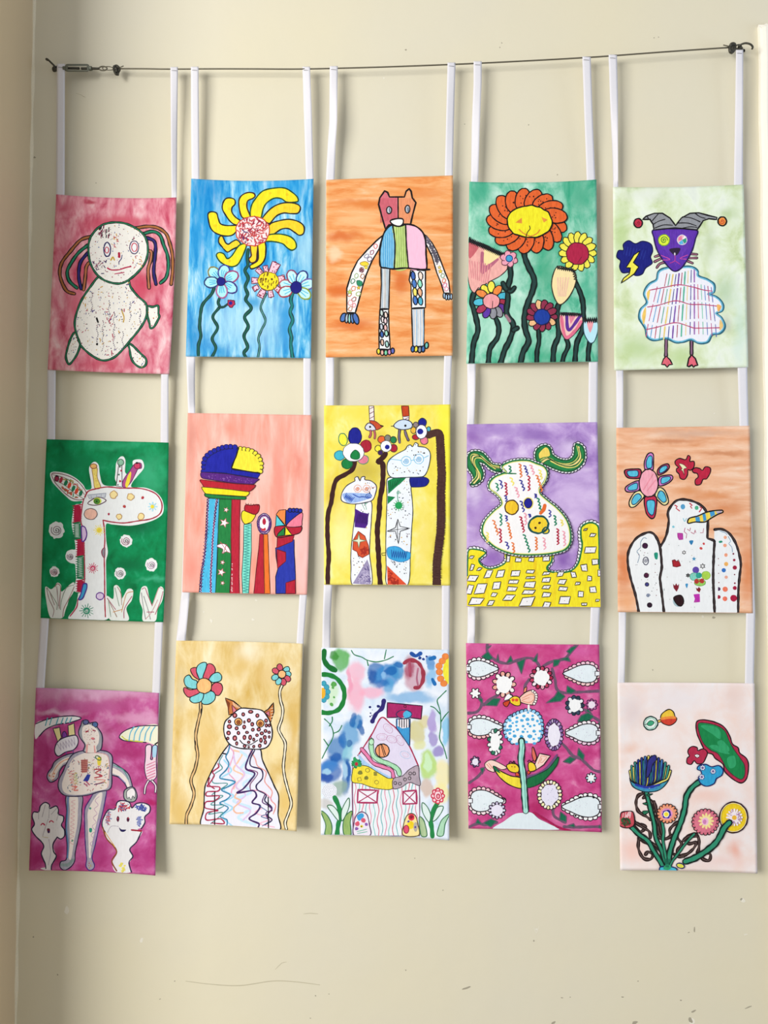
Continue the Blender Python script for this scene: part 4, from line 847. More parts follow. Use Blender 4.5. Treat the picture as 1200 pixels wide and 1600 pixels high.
a.D(K, '765,408,4 822,388,4'); glasses(a, '64b8dc', 745, 525, 850, 508, 40, '3ca0d4'); a.L('64b8dc', '785,520 815,515', 4); a.L('64b8dc', '705,520 620,510 600,530', 4); a.L('64b8dc', '890,500 930,480', 4); a.SP(DOTS, '620,540 720,580 900,560 900,630 640,640', 20, 4.5); a.SP(DOTS, '720,440 900,430 920,480 780,480', 10, 4.5)

# --- row two, fourth: white blob with ears
a = new('lilac painting of a white lop-eared creature covered in colourful squiggles on a yellow blanket', 720, 652, S,
        [(729.4, 662.9), (933.4, 659.5), (939, 949.2), (729, 947.9)], (0, 0, 0, 0),
        wash('lilac_wash', ['8a64ac', 'a684c4', 'bfa2d6', 'dcc8e8'], (2.6, 4), .3, [(100, 150, 90, 90, '8c60ac', 1), (620, 150, 130, 70, '8c68b0', 1), (350, 110, 250, 60, 'a484c4', 1), (860, 1180, 80, 80, '7c50a4', 1), (250, 1180, 90, 60, '8c60b0', 1), (950, 700, 200, 260, 'd4bce4', 1), (160, 800, 110, 200, 'ae8cca', 1), (900, 260, 100, 80, 'dcc8ea', 1), (110, 620, 70, 120, 'dccce8', 1)], seed=9),
        base=12, curl=(0, 2, 3, 0), belly=2, seed=9)
G2 = '17703c'
a.part('drawn_blanket', 'yellow blanket patterned with white lozenges')
P = '375,1130 375,1200 330,1240 250,1262 190,1245 150,1190 145,1175 210,1130 150,1105 80,1100 60,1130 55,1300 45,1570 1180,1590 1165,1300 1150,1150 1150,1000 1145,920 1100,880 1050,885 1005,920 1000,1000 1010,1060 1000,1140 975,1220 920,1275 830,1290 740,1280 720,1250 755,1200 765,1130'
a.SC('380,1140 372,1200 320,1245 240,1262 180,1245 140,1195 200,1135 150,1100 90,1095 60,1120 56,1220 55,1320', 20, 'f0eef6', '20142c', 5, 0, 1.35)
a.SC('760,1140 752,1210 715,1255 740,1290 830,1295 920,1280 970,1230 992,1150 1003,1060 995,1000 1000,930 1040,885 1100,875 1150,915 1160,1000', 20, 'f0eef6', '20142c', 5, 0, 1.35)
a.F('f5dd26', P); a.L(G2, '378,1130 378,1200 330,1240 250,1262 190,1245 150,1190 205,1130 150,1105 80,1100 60,1130 55,1320', 9); a.L(G2, '760,1130 755,1200 718,1250 740,1285 830,1295 920,1278 975,1222 1000,1140 1012,1060 1002,1000 1005,920 1050,885 1100,880 1145,915 1152,1040 1155,1260', 11)
a.L('eccb20', '230,1290 180,1560', 18); a.L('f0d222', '420,1180 380,1560', 26); a.L('ecc91e', '620,1200 600,1560', 22); a.L('f2d424', '790,1310 770,1560', 26)
for (x, y, w_, h_, s_) in ((395, 1180, 26, 50, 6), (480, 1187, 48, 34, 6), (588, 1184, 48, 34, 4), (712, 1176, 54, 40, 4), (90, 1165, 34, 30, 10), (95, 1250, 30, 50, 10), (155, 1268, 34, 26, 14), (230, 1305, 60, 70, 16), (330, 1305, 66, 58, 10), (456, 1300, 72, 42, 8), (580, 1287, 66, 24, 8), (712, 1300, 60, 26, 8), (830, 1308, 50, 34, 10), (940, 1310, 34, 46, -6),
        (100, 1340, 80, 52, 16), (440, 1370, 80, 32, 8), (580, 1337, 74, 20, 6), (574, 1395, 92, 46, 8), (712, 1358, 66, 36, 8), (845, 1373, 64, 34, 12), (974, 1384, 40, 30, 6), (1072, 1342, 34, 40, 2), (1158, 1300, 30, 46, 0), (75, 1435, 50, 80, 16), (165, 1428, 90, 84, 18), (298, 1402, 62, 58, 10), (428, 1432, 78, 34, 10), (566, 1458, 100, 36, 14), (712, 1416, 64, 30, 10), (852, 1428, 70, 30, 8),
        (1100, 1436, 50, 46, -4), (1000, 1470, 46, 46, 0), (278, 1478, 44, 34, 12), (402, 1502, 84, 50, 22), (714, 1478, 66, 36, 10), (552, 1535, 110, 70, 22), (130, 1532, 110, 56, 20), (250, 1550, 50, 40, 14), (865, 1528, 90, 60, 8), (1030, 1560, 44, 16, 0), (1140, 1527, 30, 16, 4), (716, 1562, 60, 40, 10), (1080, 1105, 92, 50, 8), (1120, 1205, 48, 46, 0), (1030, 1255, 46, 54, -6), (1100, 982, 46, 28, 10), (1038, 938, 30, 18, 8)):
    r_ = a.rg; P = [(x-w_/2+s_+r_.uniform(-4, 4), y-h_/2+r_.uniform(-5, 5)), (x+w_/2+s_*.6, y-h_/2+r_.uniform(-6, 6)), (x+w_/2-s_+r_.uniform(-4, 4), y+h_/2+r_.uniform(-5, 5)), (x-w_/2-s_*.6, y+h_/2+r_.uniform(-4, 4))]
    a.F('ebe9ea', P, '28241c', 6, 0); a.D('3c3c3c', [(x, y, 3.4)])
a.part('drawn_creature', 'white creature with squiggles and striped green ears')
B_ = '345,410 400,375 470,360 560,360 630,385 690,410 718,460 700,530 655,590 660,640 720,695 800,760 870,840 905,920 915,1010 900,1070 850,1110 740,1135 600,1145 460,1140 360,1115 270,1070 200,1000 178,950 200,870 270,790 340,730 335,680 300,640 240,590 240,545 280,500 350,470 380,460'
a.sub('drawn_ear')
for P, mid in (('345,410 320,400 260,390 220,340 180,300 130,285 75,300 55,360 60,420 95,470 110,520 85,560 130,555 170,520 185,470 170,420 150,380 155,370 200,385 250,430 300,450 350,445', '330,420 270,410 215,370 160,325 110,320 95,350 110,400 140,450 145,500 110,545'),
               ('650,395 625,340 630,280 665,245 710,235 745,260 760,310 820,350 880,360 920,345 945,310 950,250 965,220 1010,240 1030,290 1025,360 990,410 930,445 860,450 790,430 720,400 680,390', '680,370 730,345 800,380 880,400 950,385 995,330 980,250')):
    if mid.startswith('680'): a.sub('drawn_ear', of=1)
    a.SC([(x, y) for x, y in catmull(pts_of(P), True, 12)], 19, 'f0eef6', '20142c', 5, 1, 1.35)
    a.F('237f45', P, '14542c', 9); a.L('f0dc8c', mid, 14); a.L('17502c', [(x+10, y+9) for x, y in pts_of(mid)], 5); a.L('d8d870', [(x-14, y-12) for x, y in pts_of(mid)], 5); a.L('e8d870', [(x+18, y+20) for x, y in pts_of(mid)][1:-1], 6); a.L('0c3c20', [(x-6, y-3) for x, y in pts_of(mid)], 4); a.L('0c3c20', [(x-20, y-18) for x, y in pts_of(mid)][1:-1], 4)
a.F('f0d060', '650,300 700,250 730,260 745,320 690,335 655,345', '17703c', 5)
a.sub('drawn_body', of=1)
Q = catmull(pts_of(B_), True, 10); a.SC(Q[4:], 20, 'f0eef6', '20142c', 5, 0, 1.35)
a.F('f0eeee', B_); a.L(G2, B_, 12, 1); a.L('e6e48c', [(x+(560-x)*.025, y+(800-y)*.022) for x, y in pts_of(B_)], 6, 1); a.L(G2, '345,465 400,468 460,470', 8)
cs = {'g': '18805c', 'n': '3c3c94', 'c': 'b01c3c', 'o': 'e0783c', 'y': 'f0dc70', 'p': 'eca0b0'}
for c, x, y, l in (('g', 400, 405, 55), ('o', 485, 390, 110), ('n', 525, 405, 80), ('p', 575, 400, 80), ('y', 650, 440, 80), ('n', 320, 525, 70), ('g', 290, 550, 65), ('c', 365, 545, 105), ('y', 410, 505, 65), ('p', 450, 585, 85), ('n', 490, 525, 90), ('c', 560, 490, 120), ('o', 625, 485, 140), ('n', 365, 655, 45), ('n', 495, 700, 90), ('g', 635, 675, 115),
                   ('n', 615, 640, 30), ('g', 325, 805, 95), ('n', 370, 820, 45), ('c', 490, 830, 130), ('p', 530, 800, 95), ('n', 735, 775, 55), ('g', 775, 820, 80), ('y', 830, 855, 50), ('o', 265, 860, 125), ('c', 320, 930, 115), ('o', 385, 880, 135), ('y', 215, 960, 80), ('n', 370, 1040, 60), ('o', 425, 1045, 85), ('g', 520, 980, 150), ('o', 620, 1000, 105), ('p', 685, 1005, 95), ('c', 800, 930, 130), ('p', 850, 950, 120), ('n', 565, 810, 25)):
    a.SQ(cs[c], x, y, l, 1.45+a.rg.uniform(-.25, .15), 9, -16, max(2, int(l/26)))
a.sub('drawn_face', of=1)
a.E('f2c22c', 424, 750, 56, 60, '4c2c10', 8); a.E('e8d870', 562, 716, 44, 50); a.E('1c1c8c', 562, 716, 32, 40, '10104c', 5); a.L('e0682c', '700,735 690,770 665,800', 24)
a.E('f2cc30', 648, 895, 78, 66, None, 1, -.3); a.F('f2cc30', '680,945 710,915 735,940 725,965 690,968', '0c4c4c', 9); a.E(None, 648, 895, 82, 70, '0c4c4c', 13, -.3); a.D('3c1c10', '655,880,11 622,922,11 697,940,5')

# --- row two, fifth: white bird
a = new('orange painting of a white snow bird with spread wings under a blue flower', 955, 660, S,
        [(962.9, 668.4), (1171.6, 665.3), (1176.3, 958.1), (965.3, 956.3)], (0, 0, 0, 0),
        wash('peach_wash', ['d8966a', 'e4aa84', 'ecbc9a', 'f2d0b6'], (1.4, 8), 0, [(500, 150, 220, 22, 'c8835a', .8), (930, 262, 190, 22, 'c8855c', .8), (640, 570, 120, 40, 'd8905c', .9), (850, 600, 160, 40, 'd88c58', .9), (110, 1200, 70, 200, 'd4743c', 1), (1140, 1250, 60, 260, 'd8804c', 1), (950, 720, 160, 60, 'd48450', 1), (130, 1500, 80, 90, 'e8a878', 1), (700, 90, 420, 40, 'd0a890', 1), (240, 850, 130, 80, 'e0945c', 1)], seed=10),
        base=13, curl=(0, 3, 2, 0), belly=2, seed=10)
a.part('drawn_flower', 'pink-centred flower with light blue petals')
for (P, c) in (('290,410 275,340 300,270 330,252 352,270 352,340 345,400', 'c878c0'), ('385,400 420,360 470,345 485,375 450,415 395,440', 'a03c5c'), ('400,460 460,440 505,442 512,470 470,510 400,528', 'c874b8'), ('395,545 440,560 470,620 475,670 440,690 400,660 365,610', 'e0d89c'),
               ('280,625 372,620 375,720 360,790 330,800 290,750', 'c02c4c'), ('275,610 250,650 200,700 160,705 150,660 190,590 240,570', 'e8e0a4'), ('235,490 180,500 120,540 125,575 180,580 235,560', 'c47cbc'), ('245,395 180,388 115,398 118,440 150,465 240,462', 'a82c4c')):
    a.F(c, P, K, 8); q = pts_of(P); mx = sum(p[0] for p in q)/len(q); my = sum(p[1] for p in q)/len(q); a.F('54b8d4', [(mx+(x-mx)*.66, my+(y-my)*.66) for x, y in q], '1c2450', 6)
a.E('f0a4b4', 313, 505, 78, 115, K, 8); a.L('e08c9c', '270,560 350,430', 8); a.L('e08c9c', '300,570 370,480', 8)
a.part('drawn_flower', 'crimson flower'); a.F('b81f3e', '535,320 570,300 620,310 640,275 660,290 655,325 690,325 690,370 660,400 640,395 635,440 610,475 575,465 565,430 545,410 545,385 560,375 535,350', K, 7); a.F('e4e0b4', '565,345 600,350 630,380 605,390 610,440 590,400 565,400 590,385', '6c3434', 4)
a.part('drawn_flower', 'small crimson flower'); a.F('b81f3e', '675,400 700,378 740,385 760,400 785,370 825,380 825,420 795,470 765,475 745,515 705,520 700,480 725,455 715,425 690,420', K, 7)
a.part('drawn_bird', 'white bird covered in small coloured shapes')
PB = 'e8eaeb'
def dbl(a, P, w_=17): a.L('1a1012', P, w_, 0, 1, .2); a.L('5c4c4c', [(x+2, y+2) for x, y in pts_of(P)], 2.5)
a.sub('drawn_wing'); a.F(PB, '230,1580 205,1450 160,1290 135,1160 150,1060 210,960 300,915 355,925 395,990 410,1050 420,1200 410,1300 425,1450 440,1580'); dbl(a, '230,1585 205,1450 160,1290 138,1160 150,1060 210,965 300,918 352,928 392,990 410,1060 422,1200 408,1300 425,1450 440,1585')
for x, y, r, c in ((282, 1028, 22, '3c1438'), (293, 1275, 20, '4c1838'), (298, 1350, 16, '3c3c7c'), (320, 1522, 20, '2c1428')): a.E(c, x, y, r, r, '1c1020', 4)
a.E(None, 288, 1155, 22, 32, '3c3c54', 6); a.SPI('4c4c64', 288, 1155, 18, 2, 4); a.SPI('5c6c8c', 308, 1443, 16, 2, 5); a.F('1c8c74', '358,1090 388,1088 385,1140 365,1135'); a.L('6c88a0', '295,968 270,962 245,1000 245,1040 215,1075 235,1110 220,1170', 4); a.SP(['5c5c5c', '8c4c4c'], '200,1040 380,1150 380,1500 240,1500', 24, 3)
a.sub('drawn_wing', of=3); a.F(PB, '860,895 920,890 980,920 1030,990 1060,1080 1080,1180 1070,1280 1060,1400 1055,1580 865,1580'); dbl(a, '862,893 920,890 980,922 1030,992 1062,1080 1080,1180 1070,1280 1060,1400 1058,1585')
for x, y, r, c in ((950, 958, 14, 'f0a888'), (948, 1025, 15, 'f0a080'), (956, 1105, 15, 'ec9c7c'), (958, 1180, 18, 'f0b060'), (938, 1232, 18, '2c6cb8'), (958, 1290, 14, 'f0ac94'), (950, 1390, 22, 'e8785c'), (948, 1470, 20, 'e8745c'), (895, 1388, 16, '4c2450'), (896, 1455, 16, '9c1838'), (1030, 1380, 17, 'a0183c'), (1020, 1465, 28, 'a8143c'), (1030, 1210, 18, 'a01c3c'), (1025, 1147, 11, 'a01c3c'), (1018, 1095, 8, '7c1c3c'), (1028, 1268, 6, '7c1c3c'), (1030, 1340, 8, '8c1c3c')): a.E(c, x, y, r, r)
a.F('1c8c6c', '895,992 920,985 928,998 905,1005'); a.L('6c94b0', '975,950 995,990 980,1010 1005,1040 1010,1080', 4); a.L('6c94b0', '905,905 950,920 965,935', 4); a.D('8c1838', '893,1135,4 895,1190,4 895,1258,4 897,1335,5')
a.sub('drawn_body', of=3); a.F(PB, '410,1040 440,985 465,920 480,820 470,760 490,710 540,655 600,640 680,655 750,690 790,740 805,800 800,960 860,990 858,1580 440,1580 425,1400 410,1290 422,1200')
dbl(a, '412,1030 440,985 465,920 480,820 472,760 490,710 540,655 600,642 680,657 750,692 790,740 806,800 802,960 830,975 860,992 855,1100 850,1300 862,1585')
for _p in ('860,992 855,1100 850,1300 862,1585', '392,990 410,1060 422,1200 408,1300 425,1450 440,1585'): dbl(a, _p)
a.E('549cc8', 597, 703, 19, 22); a.E('4cac84', 712, 712, 16, 18)
for P in ('530,690 550,700 540,715 570,738', '655,675 675,690 660,700 672,715', '740,705 755,715 745,730 735,745'): a.L('c03444', P, 8, 0, 0)
a.F('b43c9c', '552,922 595,925 598,975 565,978 555,955', 'a02c8c', 4, 0); a.F('b42ca4', '688,1435 735,1430 738,1495 690,1500 700,1470', 'b42ca4', 4, 0); a.F('2c7cb0', '650,988 685,985 668,1022'); a.D('cc4444', '748,1050,14 772,1012,10'); a.STAR('3c8cb8', 690, 1137, 20); a.F('3c8cbc', '618,1348 640,1345 630,1382')
a.STAR('e8e8e8', 607, 1084, 16, K, 5, 6, .55); a.STAR('e8e8e8', 762, 1198, 22, K, 6, 6, .5); a.STAR('5c5c5c', 640, 1275, 18, K, 5, 6, .5)
a.F('a01c28', '508,1150 530,1145 545,1160 560,1145 580,1195 545,1205 515,1200', '6c1420', 5, 0); a.F('7c1828', '515,1345 530,1360 542,1340 552,1360 566,1345 562,1380 545,1412 520,1380', None, 1, 0); a.F('7c1828', '705,1378 720,1385 730,1370 748,1390 735,1418 712,1400', None, 1, 0)
a.E('a4bcc4', 560, 1488, 46, 48); a.F('28080f', '520,1460 580,1440 605,1490 585,1530 550,1520', K, 6)
a.E('5c44a0', 705, 1230, 28, 28); a.E('7cc8b8', 690, 1285, 34, 32, '5c9c84', 4); a.E('a8d04c', 790, 1275, 36, 34, '8cb44c', 4); a.E('90c860', 740, 1335, 46, 28, '6ca040', 4); a.E('2c9c8c', 730, 1275, 26, 24); a.D('b0342c', '712,1325,22 757,1322,22')
a.L('b04c7c', '615,880 608,910 630,930 625,965', 4, 0, 0); a.L('b04c6c', '635,890 655,905 660,880', 4, 0, 0); a.L('b04c6c', '665,915 690,930 700,895 705,920', 4, 0, 0); a.L('b04c6c', '742,920 765,920 770,885', 4, 0, 0); a.D('7cc0d0', '517,870,10'); a.L('8cc4d4', '600,800 612,825 628,800', 6)
a.SP(['8c9c9c', 'b0a090'], '470,1000 830,1010 830,1500 460,1500', 26, 3)
a.sub('drawn_beak', 'long striped yellow and blue beak', of=3)
P = '640,840 650,800 720,780 790,750 860,735 925,732 932,748 890,765 830,800 780,830 700,830'; a.F('f0d050', P, K, 9)
for p in ('700,790 735,785 742,825 705,828', '760,768 785,758 795,815 770,826', '820,748 860,740 865,770 830,790'): a.F('3c94c8', p, None, 1, 0)
a.F('b8a8c0', '870,742 925,736 920,750 885,760', None, 1, 0); a.L(K, P, 8, 1)

# --- row three, first: magenta figure
a = new('magenta painting of a long-legged pale figure with two white cloud-haired heads', 35, 1070, S,
        [(56, 1074.7), (248.4, 1082.8), (242.8, 1368.1), (45.3, 1360.3)], (-1, -2.4, 0, 0),
        wash('magenta_wash', ['a32a6c', 'b84484', 'c963a0', 'dc9cc0'], (3.5, 3.5), .3, [(600, 60, 640, 80, 'e4b8d4', 1.2), (300, 235, 220, 30, 'e8c4dc', 1), (1000, 290, 190, 60, 'e4b4d2', 1), (580, 430, 160, 110, 'dca0c4', .8), (930, 900, 90, 60, 'd890bc', .8), (600, 180, 420, 60, 'c06098', 1), (350, 620, 90, 160, 'b02c72', 1), (820, 800, 90, 130, 'b8528c', 1), (100, 1430, 80, 110, 'a82a6c', 1), (640, 1400, 140, 160, 'b03a7c', 1), (1030, 1450, 80, 110, 'b03c7e', 1), (900, 560, 220, 60, 'a82c6c', 1), (150, 560, 90, 150, 'b03476', 1), (300, 1430, 60, 110, 'a0205c', 1), (1080, 980, 60, 30, 'b01c5c', .8), (900, 290, 200, 40, 'd890b8', 1)], seed=11, wob=.08),
        base=12, curl=(0, 2, 12, 0), belly=2, seed=11)
OUT = '2c2444'; HAL = 'a8a4b4'; SK = 'f0e4dc'
a.part('drawn_wing', 'striped wing at the left edge')
a.F('ebe9ea', '112,325 200,290 320,265 430,258 492,278 430,305 300,335 210,365 150,410 108,450', None); a.L(OUT, '112,325 200,290 320,265 430,260 490,278 430,305 360,322', 7); a.L(OUT, '340,322 260,340 190,375 140,430', 7)
for x in (210, 245, 300, 340, 375, 410): a.L('58a8b8', [(x, 275), (x-18, 340-(x-200)*.12)], 7)
a.part('drawn_bird', 'pale winged shape with yellow legs')
a.F('ecdfa0', '255,365 310,355 325,440 295,475', OUT, 6, 0); a.F('ecdfa0', '380,340 430,320 440,420 385,425', OUT, 6, 0); a.F('7c3c9c', '335,440 335,400 355,390 372,430', OUT, 5); a.F('e4dfe6', '275,510 300,470 350,440 440,420 465,460 455,510 420,545 360,560 300,595 270,560', OUT, 7)
a.ZZ('b4a8bc', (300, 520), (440, 470), 34, 12, 4); a.L('6c4c9c', '420,545 430,580', 6); a.L('6c4c9c', '365,560 365,585', 6)
a.part('drawn_wing', 'striped wing at the right edge')
a.F('ecebd2', '1135,340 1000,340 900,360 830,400 808,440 850,465 950,475 1040,480 1100,500 1135,500', None); a.L(OUT, '1135,340 1000,342 900,362 830,400 808,438 850,465 950,475 1030,480', 7); a.L('c8c84c', '830,430 870,460 1000,475', 8)
for x in (900, 940, 985, 1030, 1075): a.L('5cb0d0', [(x+30, 350), (x, 400), (x-12, 465)], 7)
a.part('drawn_bird', 'pink striped shape hanging below the right wing')
a.F('ecd0dc', '1030,510 1075,508 1068,620 1085,620 1085,515 1122,510 1115,640 1118,760 1080,800 1040,790 1018,700 1025,600', OUT, 6); a.F('a8d0e8', '1088,515 1120,512 1112,600 1085,600'); [a.L('d87c9c', [(1035, y+30), (1105, y)], 6) for y in range(640, 770, 24)]; a.T('f0e0e4', '1050,800 1025,850 1018,905', 9, OUT, 5); a.T('f0e0e4', '1080,800 1110,840 1108,895', 9, OUT, 5); a.L(K, '1105,495 1130,480', 9)
a.part('drawn_figure', 'long-legged speckled figure')
def sil(P, inner, oc=OUT, hc=HAL):
    a.F(hc, P, oc, 7); a.F(SK, inner)
a.sub('drawn_leg'); sil('370,920 495,925 495,1040 490,1150 465,1280 440,1400 435,1470 400,1520 350,1545 315,1520 320,1475 365,1455 372,1330 358,1200 368,1060', '395,935 460,935 462,1060 455,1180 430,1300 415,1410 400,1460 385,1440 395,1300 390,1150 395,1050'); a.L('5c84b4', '380,930 375,1060 368,1200 380,1330 375,1440', 8); a.ZZ('e0a0a8', (425, 960), (410, 1330), 16, 22, 3, 1); a.D('58a484', '415,1300,9'); a.L('8c9c9c', '330,1500 380,1500 420,1460', 20)
a.sub('drawn_leg', of=4); sil('610,890 695,875 690,960 665,1080 635,1200 605,1340 580,1440 600,1500 590,1535 555,1545 530,1510 535,1450 525,1340 520,1200 520,1040 560,960', '620,920 665,900 655,990 625,1120 595,1250 570,1380 570,1440 555,1440 550,1300 545,1150 550,1040', '4c2c7c'); a.ZZ('c8a4c0', (625, 930), (575, 1360), 14, 12, 4, 1); a.F('2c9c84', '558,1195 580,1198 576,1228 558,1225'); a.E('58a08c', 565, 1030, 10); a.SP(['c8a040', 'c04c5c'], '540,1470 590,1460 590,1520 545,1530', 8, 5); a.L('b090c8', '640,1120 590,1330', 7)
a.sub('drawn_arm', of=4); sil('440,575 350,590 270,640 245,690 215,730 205,770 230,810 270,800 300,770 310,720 350,670 420,660', '430,600 360,610 290,655 255,710 225,750 235,790 265,780 285,740 310,695 350,650 410,635'); a.L('e89c7c', '400,610 330,640 280,690 250,750', 5); a.SP(['e8a080', 'd87c6c'], '215,740 280,740 270,790 230,795', 12, 5)
a.sub('drawn_arm', of=4); sil('740,650 820,690 880,740 905,800 915,860 880,870 850,820 800,770 735,740', '745,690 810,720 855,760 885,810 895,855 880,860 855,815 800,760 740,730'); a.L('5c9c94', '760,670 840,710 885,790', 6); a.L('9c8ccc', '800,760 860,820', 5)
a.F('a8b0a8', '860,870 910,850 940,870 955,930 935,970 890,975 850,950 845,900', OUT, 7); a.F('f2ecec', '870,890 915,860 940,890 935,945 920,925 905,960 890,935 875,950', OUT, 4)
a.sub('drawn_body', of=4); sil('500,550 600,545 700,555 748,600 745,720 735,860 640,890 540,920 420,930 340,915 300,860 305,790 340,720 370,650 420,580', '530,565 620,565 700,585 722,620 722,740 710,855 600,890 500,915 400,915 345,890 330,830 350,760 385,680 430,610')
a.L('e0a0a0', '530,567 620,567 700,585 722,640 722,740 710,855', 4)
a.SP(['5c5c7c', 'c06c7c', '3c6c8c', 'b4943c'], '400,640 700,600 700,840 420,900 360,820', 120, 3.4, 1)
a.F('c88474', '488,625 545,622 540,730 495,735', None, 1, 0); [a.L('a04c54', [(490, y), (542, y-4)], 6) for y in range(632, 735, 15)]; a.F('ecd448', '625,610 658,605 650,670 628,668'); a.E(None, 632, 610, 26, 14, '5c7c4c', 7, .6); a.F('2c3ca0', '505,800 540,745 568,750 555,790 540,810', None, 1, 0); a.L('c85c7c', '515,820 540,845', 7); a.L('c85c7c', '530,805 560,835', 7)
a.L('b83c4c', '600,705 655,705 610,735 665,760 600,775', 7); a.L('d87c6c', '600,790 690,795 640,820 600,830', 5); a.L('4c3c6c', '600,832 680,815', 5); a.ZZ('e0948c', (405, 720), (440, 880), 26, 12, 4, 1); a.ZZ('c8cc8c', (440, 740), (450, 830), 16, 8, 4, 1); a.L('e05c48', '420,850 450,850 430,880 462,880', 5)
a.sub('drawn_head', of=4); a.F('9ca0a8', '515,560 520,500 480,440 468,390 490,330 500,300 540,298 560,320 595,312 625,325 622,350 660,410 665,480 640,550', OUT, 7)
a.E('5c6494', 528, 312, 24, 20, OUT, 6); a.E('4c6c9c', 605, 332, 22, 22, OUT, 6); a.F(SK, '500,360 530,335 570,335 620,370 640,420 635,480 615,520 615,560 530,560 530,500 500,440')
a.L('e8a4a0', '540,500 535,560', 12); a.L('e8a4a0', '600,510 605,560', 10); a.L('a03448', '530,392 550,385 ', 10); a.L('a03448', '588,378 606,384', 10); a.F('e07c84', '568,445 588,438 605,448 588,460'); a.SP(['a06c7c', '8c5c84', 'c88c5c'], '510,370 600,350 630,420 620,500 530,490', 34, 3.4)
a.part('drawn_head', 'white head with a cloud of hair and a small open mouth')
a.F('e6e3e4', '150,1530 190,1520 195,1490 160,1400 175,1350 160,1310 110,1260 80,1210 85,1180 100,1160 82,1100 95,1060 135,1060 150,1010 190,980 225,1000 235,1020 280,1010 300,1040 300,1075 340,1095 345,1130 325,1170 350,1210 350,1260 320,1290 290,1270 250,1330 280,1430 240,1500 240,1545 190,1545', None)
a.L(OUT, '195,1530 190,1490 158,1410 178,1350 160,1310 110,1260 78,1205 100,1160 82,1100 95,1060 135,1060 150,1010 190,980 225,1000 228,1030 280,1010 300,1040 300,1078 340,1095 342,1130 325,1170 350,1210 350,1260 320,1285 290,1268', 8); a.L(OUT, '290,1270 255,1330 260,1390 282,1430 245,1500 240,1540', 8)
for P in ('135,1060 135,1120', '190,1000 165,1100', '225,1020 220,1110', '240,1080 285,1030', '300,1080 285,1130', '215,1120 170,1260 210,1275'): a.L('b0a8b0', P, 4)
a.L('c03c5c', '155,1168 170,1155 185,1168', 8); a.L('c03c5c', '225,1145 240,1132 258,1145', 8); a.F('6c1c3c', '205,1200 228,1200 228,1232 212,1235'); a.E('1c1c5c', 218, 1225, 8, 8); a.L('dcd0b0', '165,1268 215,1272', 4); a.L('c8c0cc', '220,1290 235,1400 215,1500', 6)
a.part('drawn_head', 'white smiling head with speckled curls and a pipe-like spout')
a.F('e8e6e8', '780,1560 750,1480 790,1400 760,1340 700,1280 668,1210 665,1140 690,1080 720,1040 770,1030 790,980 830,965 890,980 915,1020 950,990 1010,985 1060,1010 1060,1060 1020,1100 1020,1150 990,1190 960,1205 1000,1225 950,1310 895,1370 920,1430 890,1490 905,1560', None)
a.L(OUT, '690,1230 668,1190 665,1140 690,1080 720,1040 770,1038 790,980 830,965 890,980 912,1025 950,990 1010,985 1060,1010 1060,1060 1020,1100 1020,1150 990,1200', 8); a.L(OUT, '990,1228 950,1310 895,1370 920,1430 888,1480 908,1560', 8); a.L('8c4c2c', '670,1190 700,1280 765,1350 785,1400 745,1470 785,1550', 9); a.L('dca040', '690,1230 770,1350', 5); a.L('a01c34', '910,1210 990,1218', 11)
for cs_, P in ((['3c4c8c', 'c03c4c'], '790,1000 830,975 890,990 900,1030 800,1050'), (['4c5cb0', '3c4c9c'], '940,1010 1010,1000 1040,1040 1000,1060 940,1040'), (['8c94c0', 'c06c7c'], '690,1090 730,1050 740,1130 700,1190'), (['4c5ca0', '8c94c8'], '960,1100 1000,1110 990,1170 950,1180')): a.SP(cs_, P, 34, 5, 1)
a.D('c83c4c', '885,1025,9 870,1030,8 780,1015,7'); a.E('5c1c3c', 796, 1118, 12, 24); a.E('4c1438', 880, 1122, 12, 20); a.D('c03c4c', '795,1112,6 882,1110,6'); a.F('1c1450', '805,1188 825,1205 865,1208 845,1225 818,1220'); a.L('b8b0bc', '710,1230 740,1180 800,1180', 4); a.SP(['f0e06c'], '800,1480 870,1480 870,1550 800,1550', 10, 10)

# --- row three, second: leopard spotted cat
a = new('ochre painting of a smiling spotted cat with a wavy striped body between two flowers', 260, 1000, S,
        [(275.4, 1001), (473.4, 1005.6), (463.4, 1299), (264.7, 1287.8)], (-1, -2.6, 0, 0),
        wash('ochre_wash', ['d4b060', 'e0c484', 'ead6a4', 'f4e8c8'], (4, 1.8), 0, [(690, 90, 120, 110, 'efe4c8', 1), (860, 300, 130, 110, 'e2c488', 1), (620, 230, 90, 120, 'dcba70', 1), (120, 420, 60, 200, 'd8c8a0', 1), (110, 1400, 100, 160, 'dcb868', 1), (900, 880, 90, 130, 'f4e0a8', 1), (1060, 700, 50, 260, 'd8b058', 1), (1000, 1350, 80, 160, 'e0bc68', 1), (330, 900, 80, 200, 'e0bc70', 1), (170, 900, 50, 200, 'f4e8c0', 1)], seed=12),
        base=12, curl=(0, 0, 22, 0), belly=3, seed=12)
RD = 'cf5468'; BL = '7cccd0'
a.part('drawn_flower', 'large flower with alternating red and light blue petals')
a.T('dcb47c', '300,460 285,520 285,590 265,680 245,790 250,890 260,960 240,1070 205,1170 230,1280 205,1380 170,1460 165,1545', 13, K, 6); a.E(K, 290, 595, 7, 26); a.E(K, 240, 860, 6, 24)
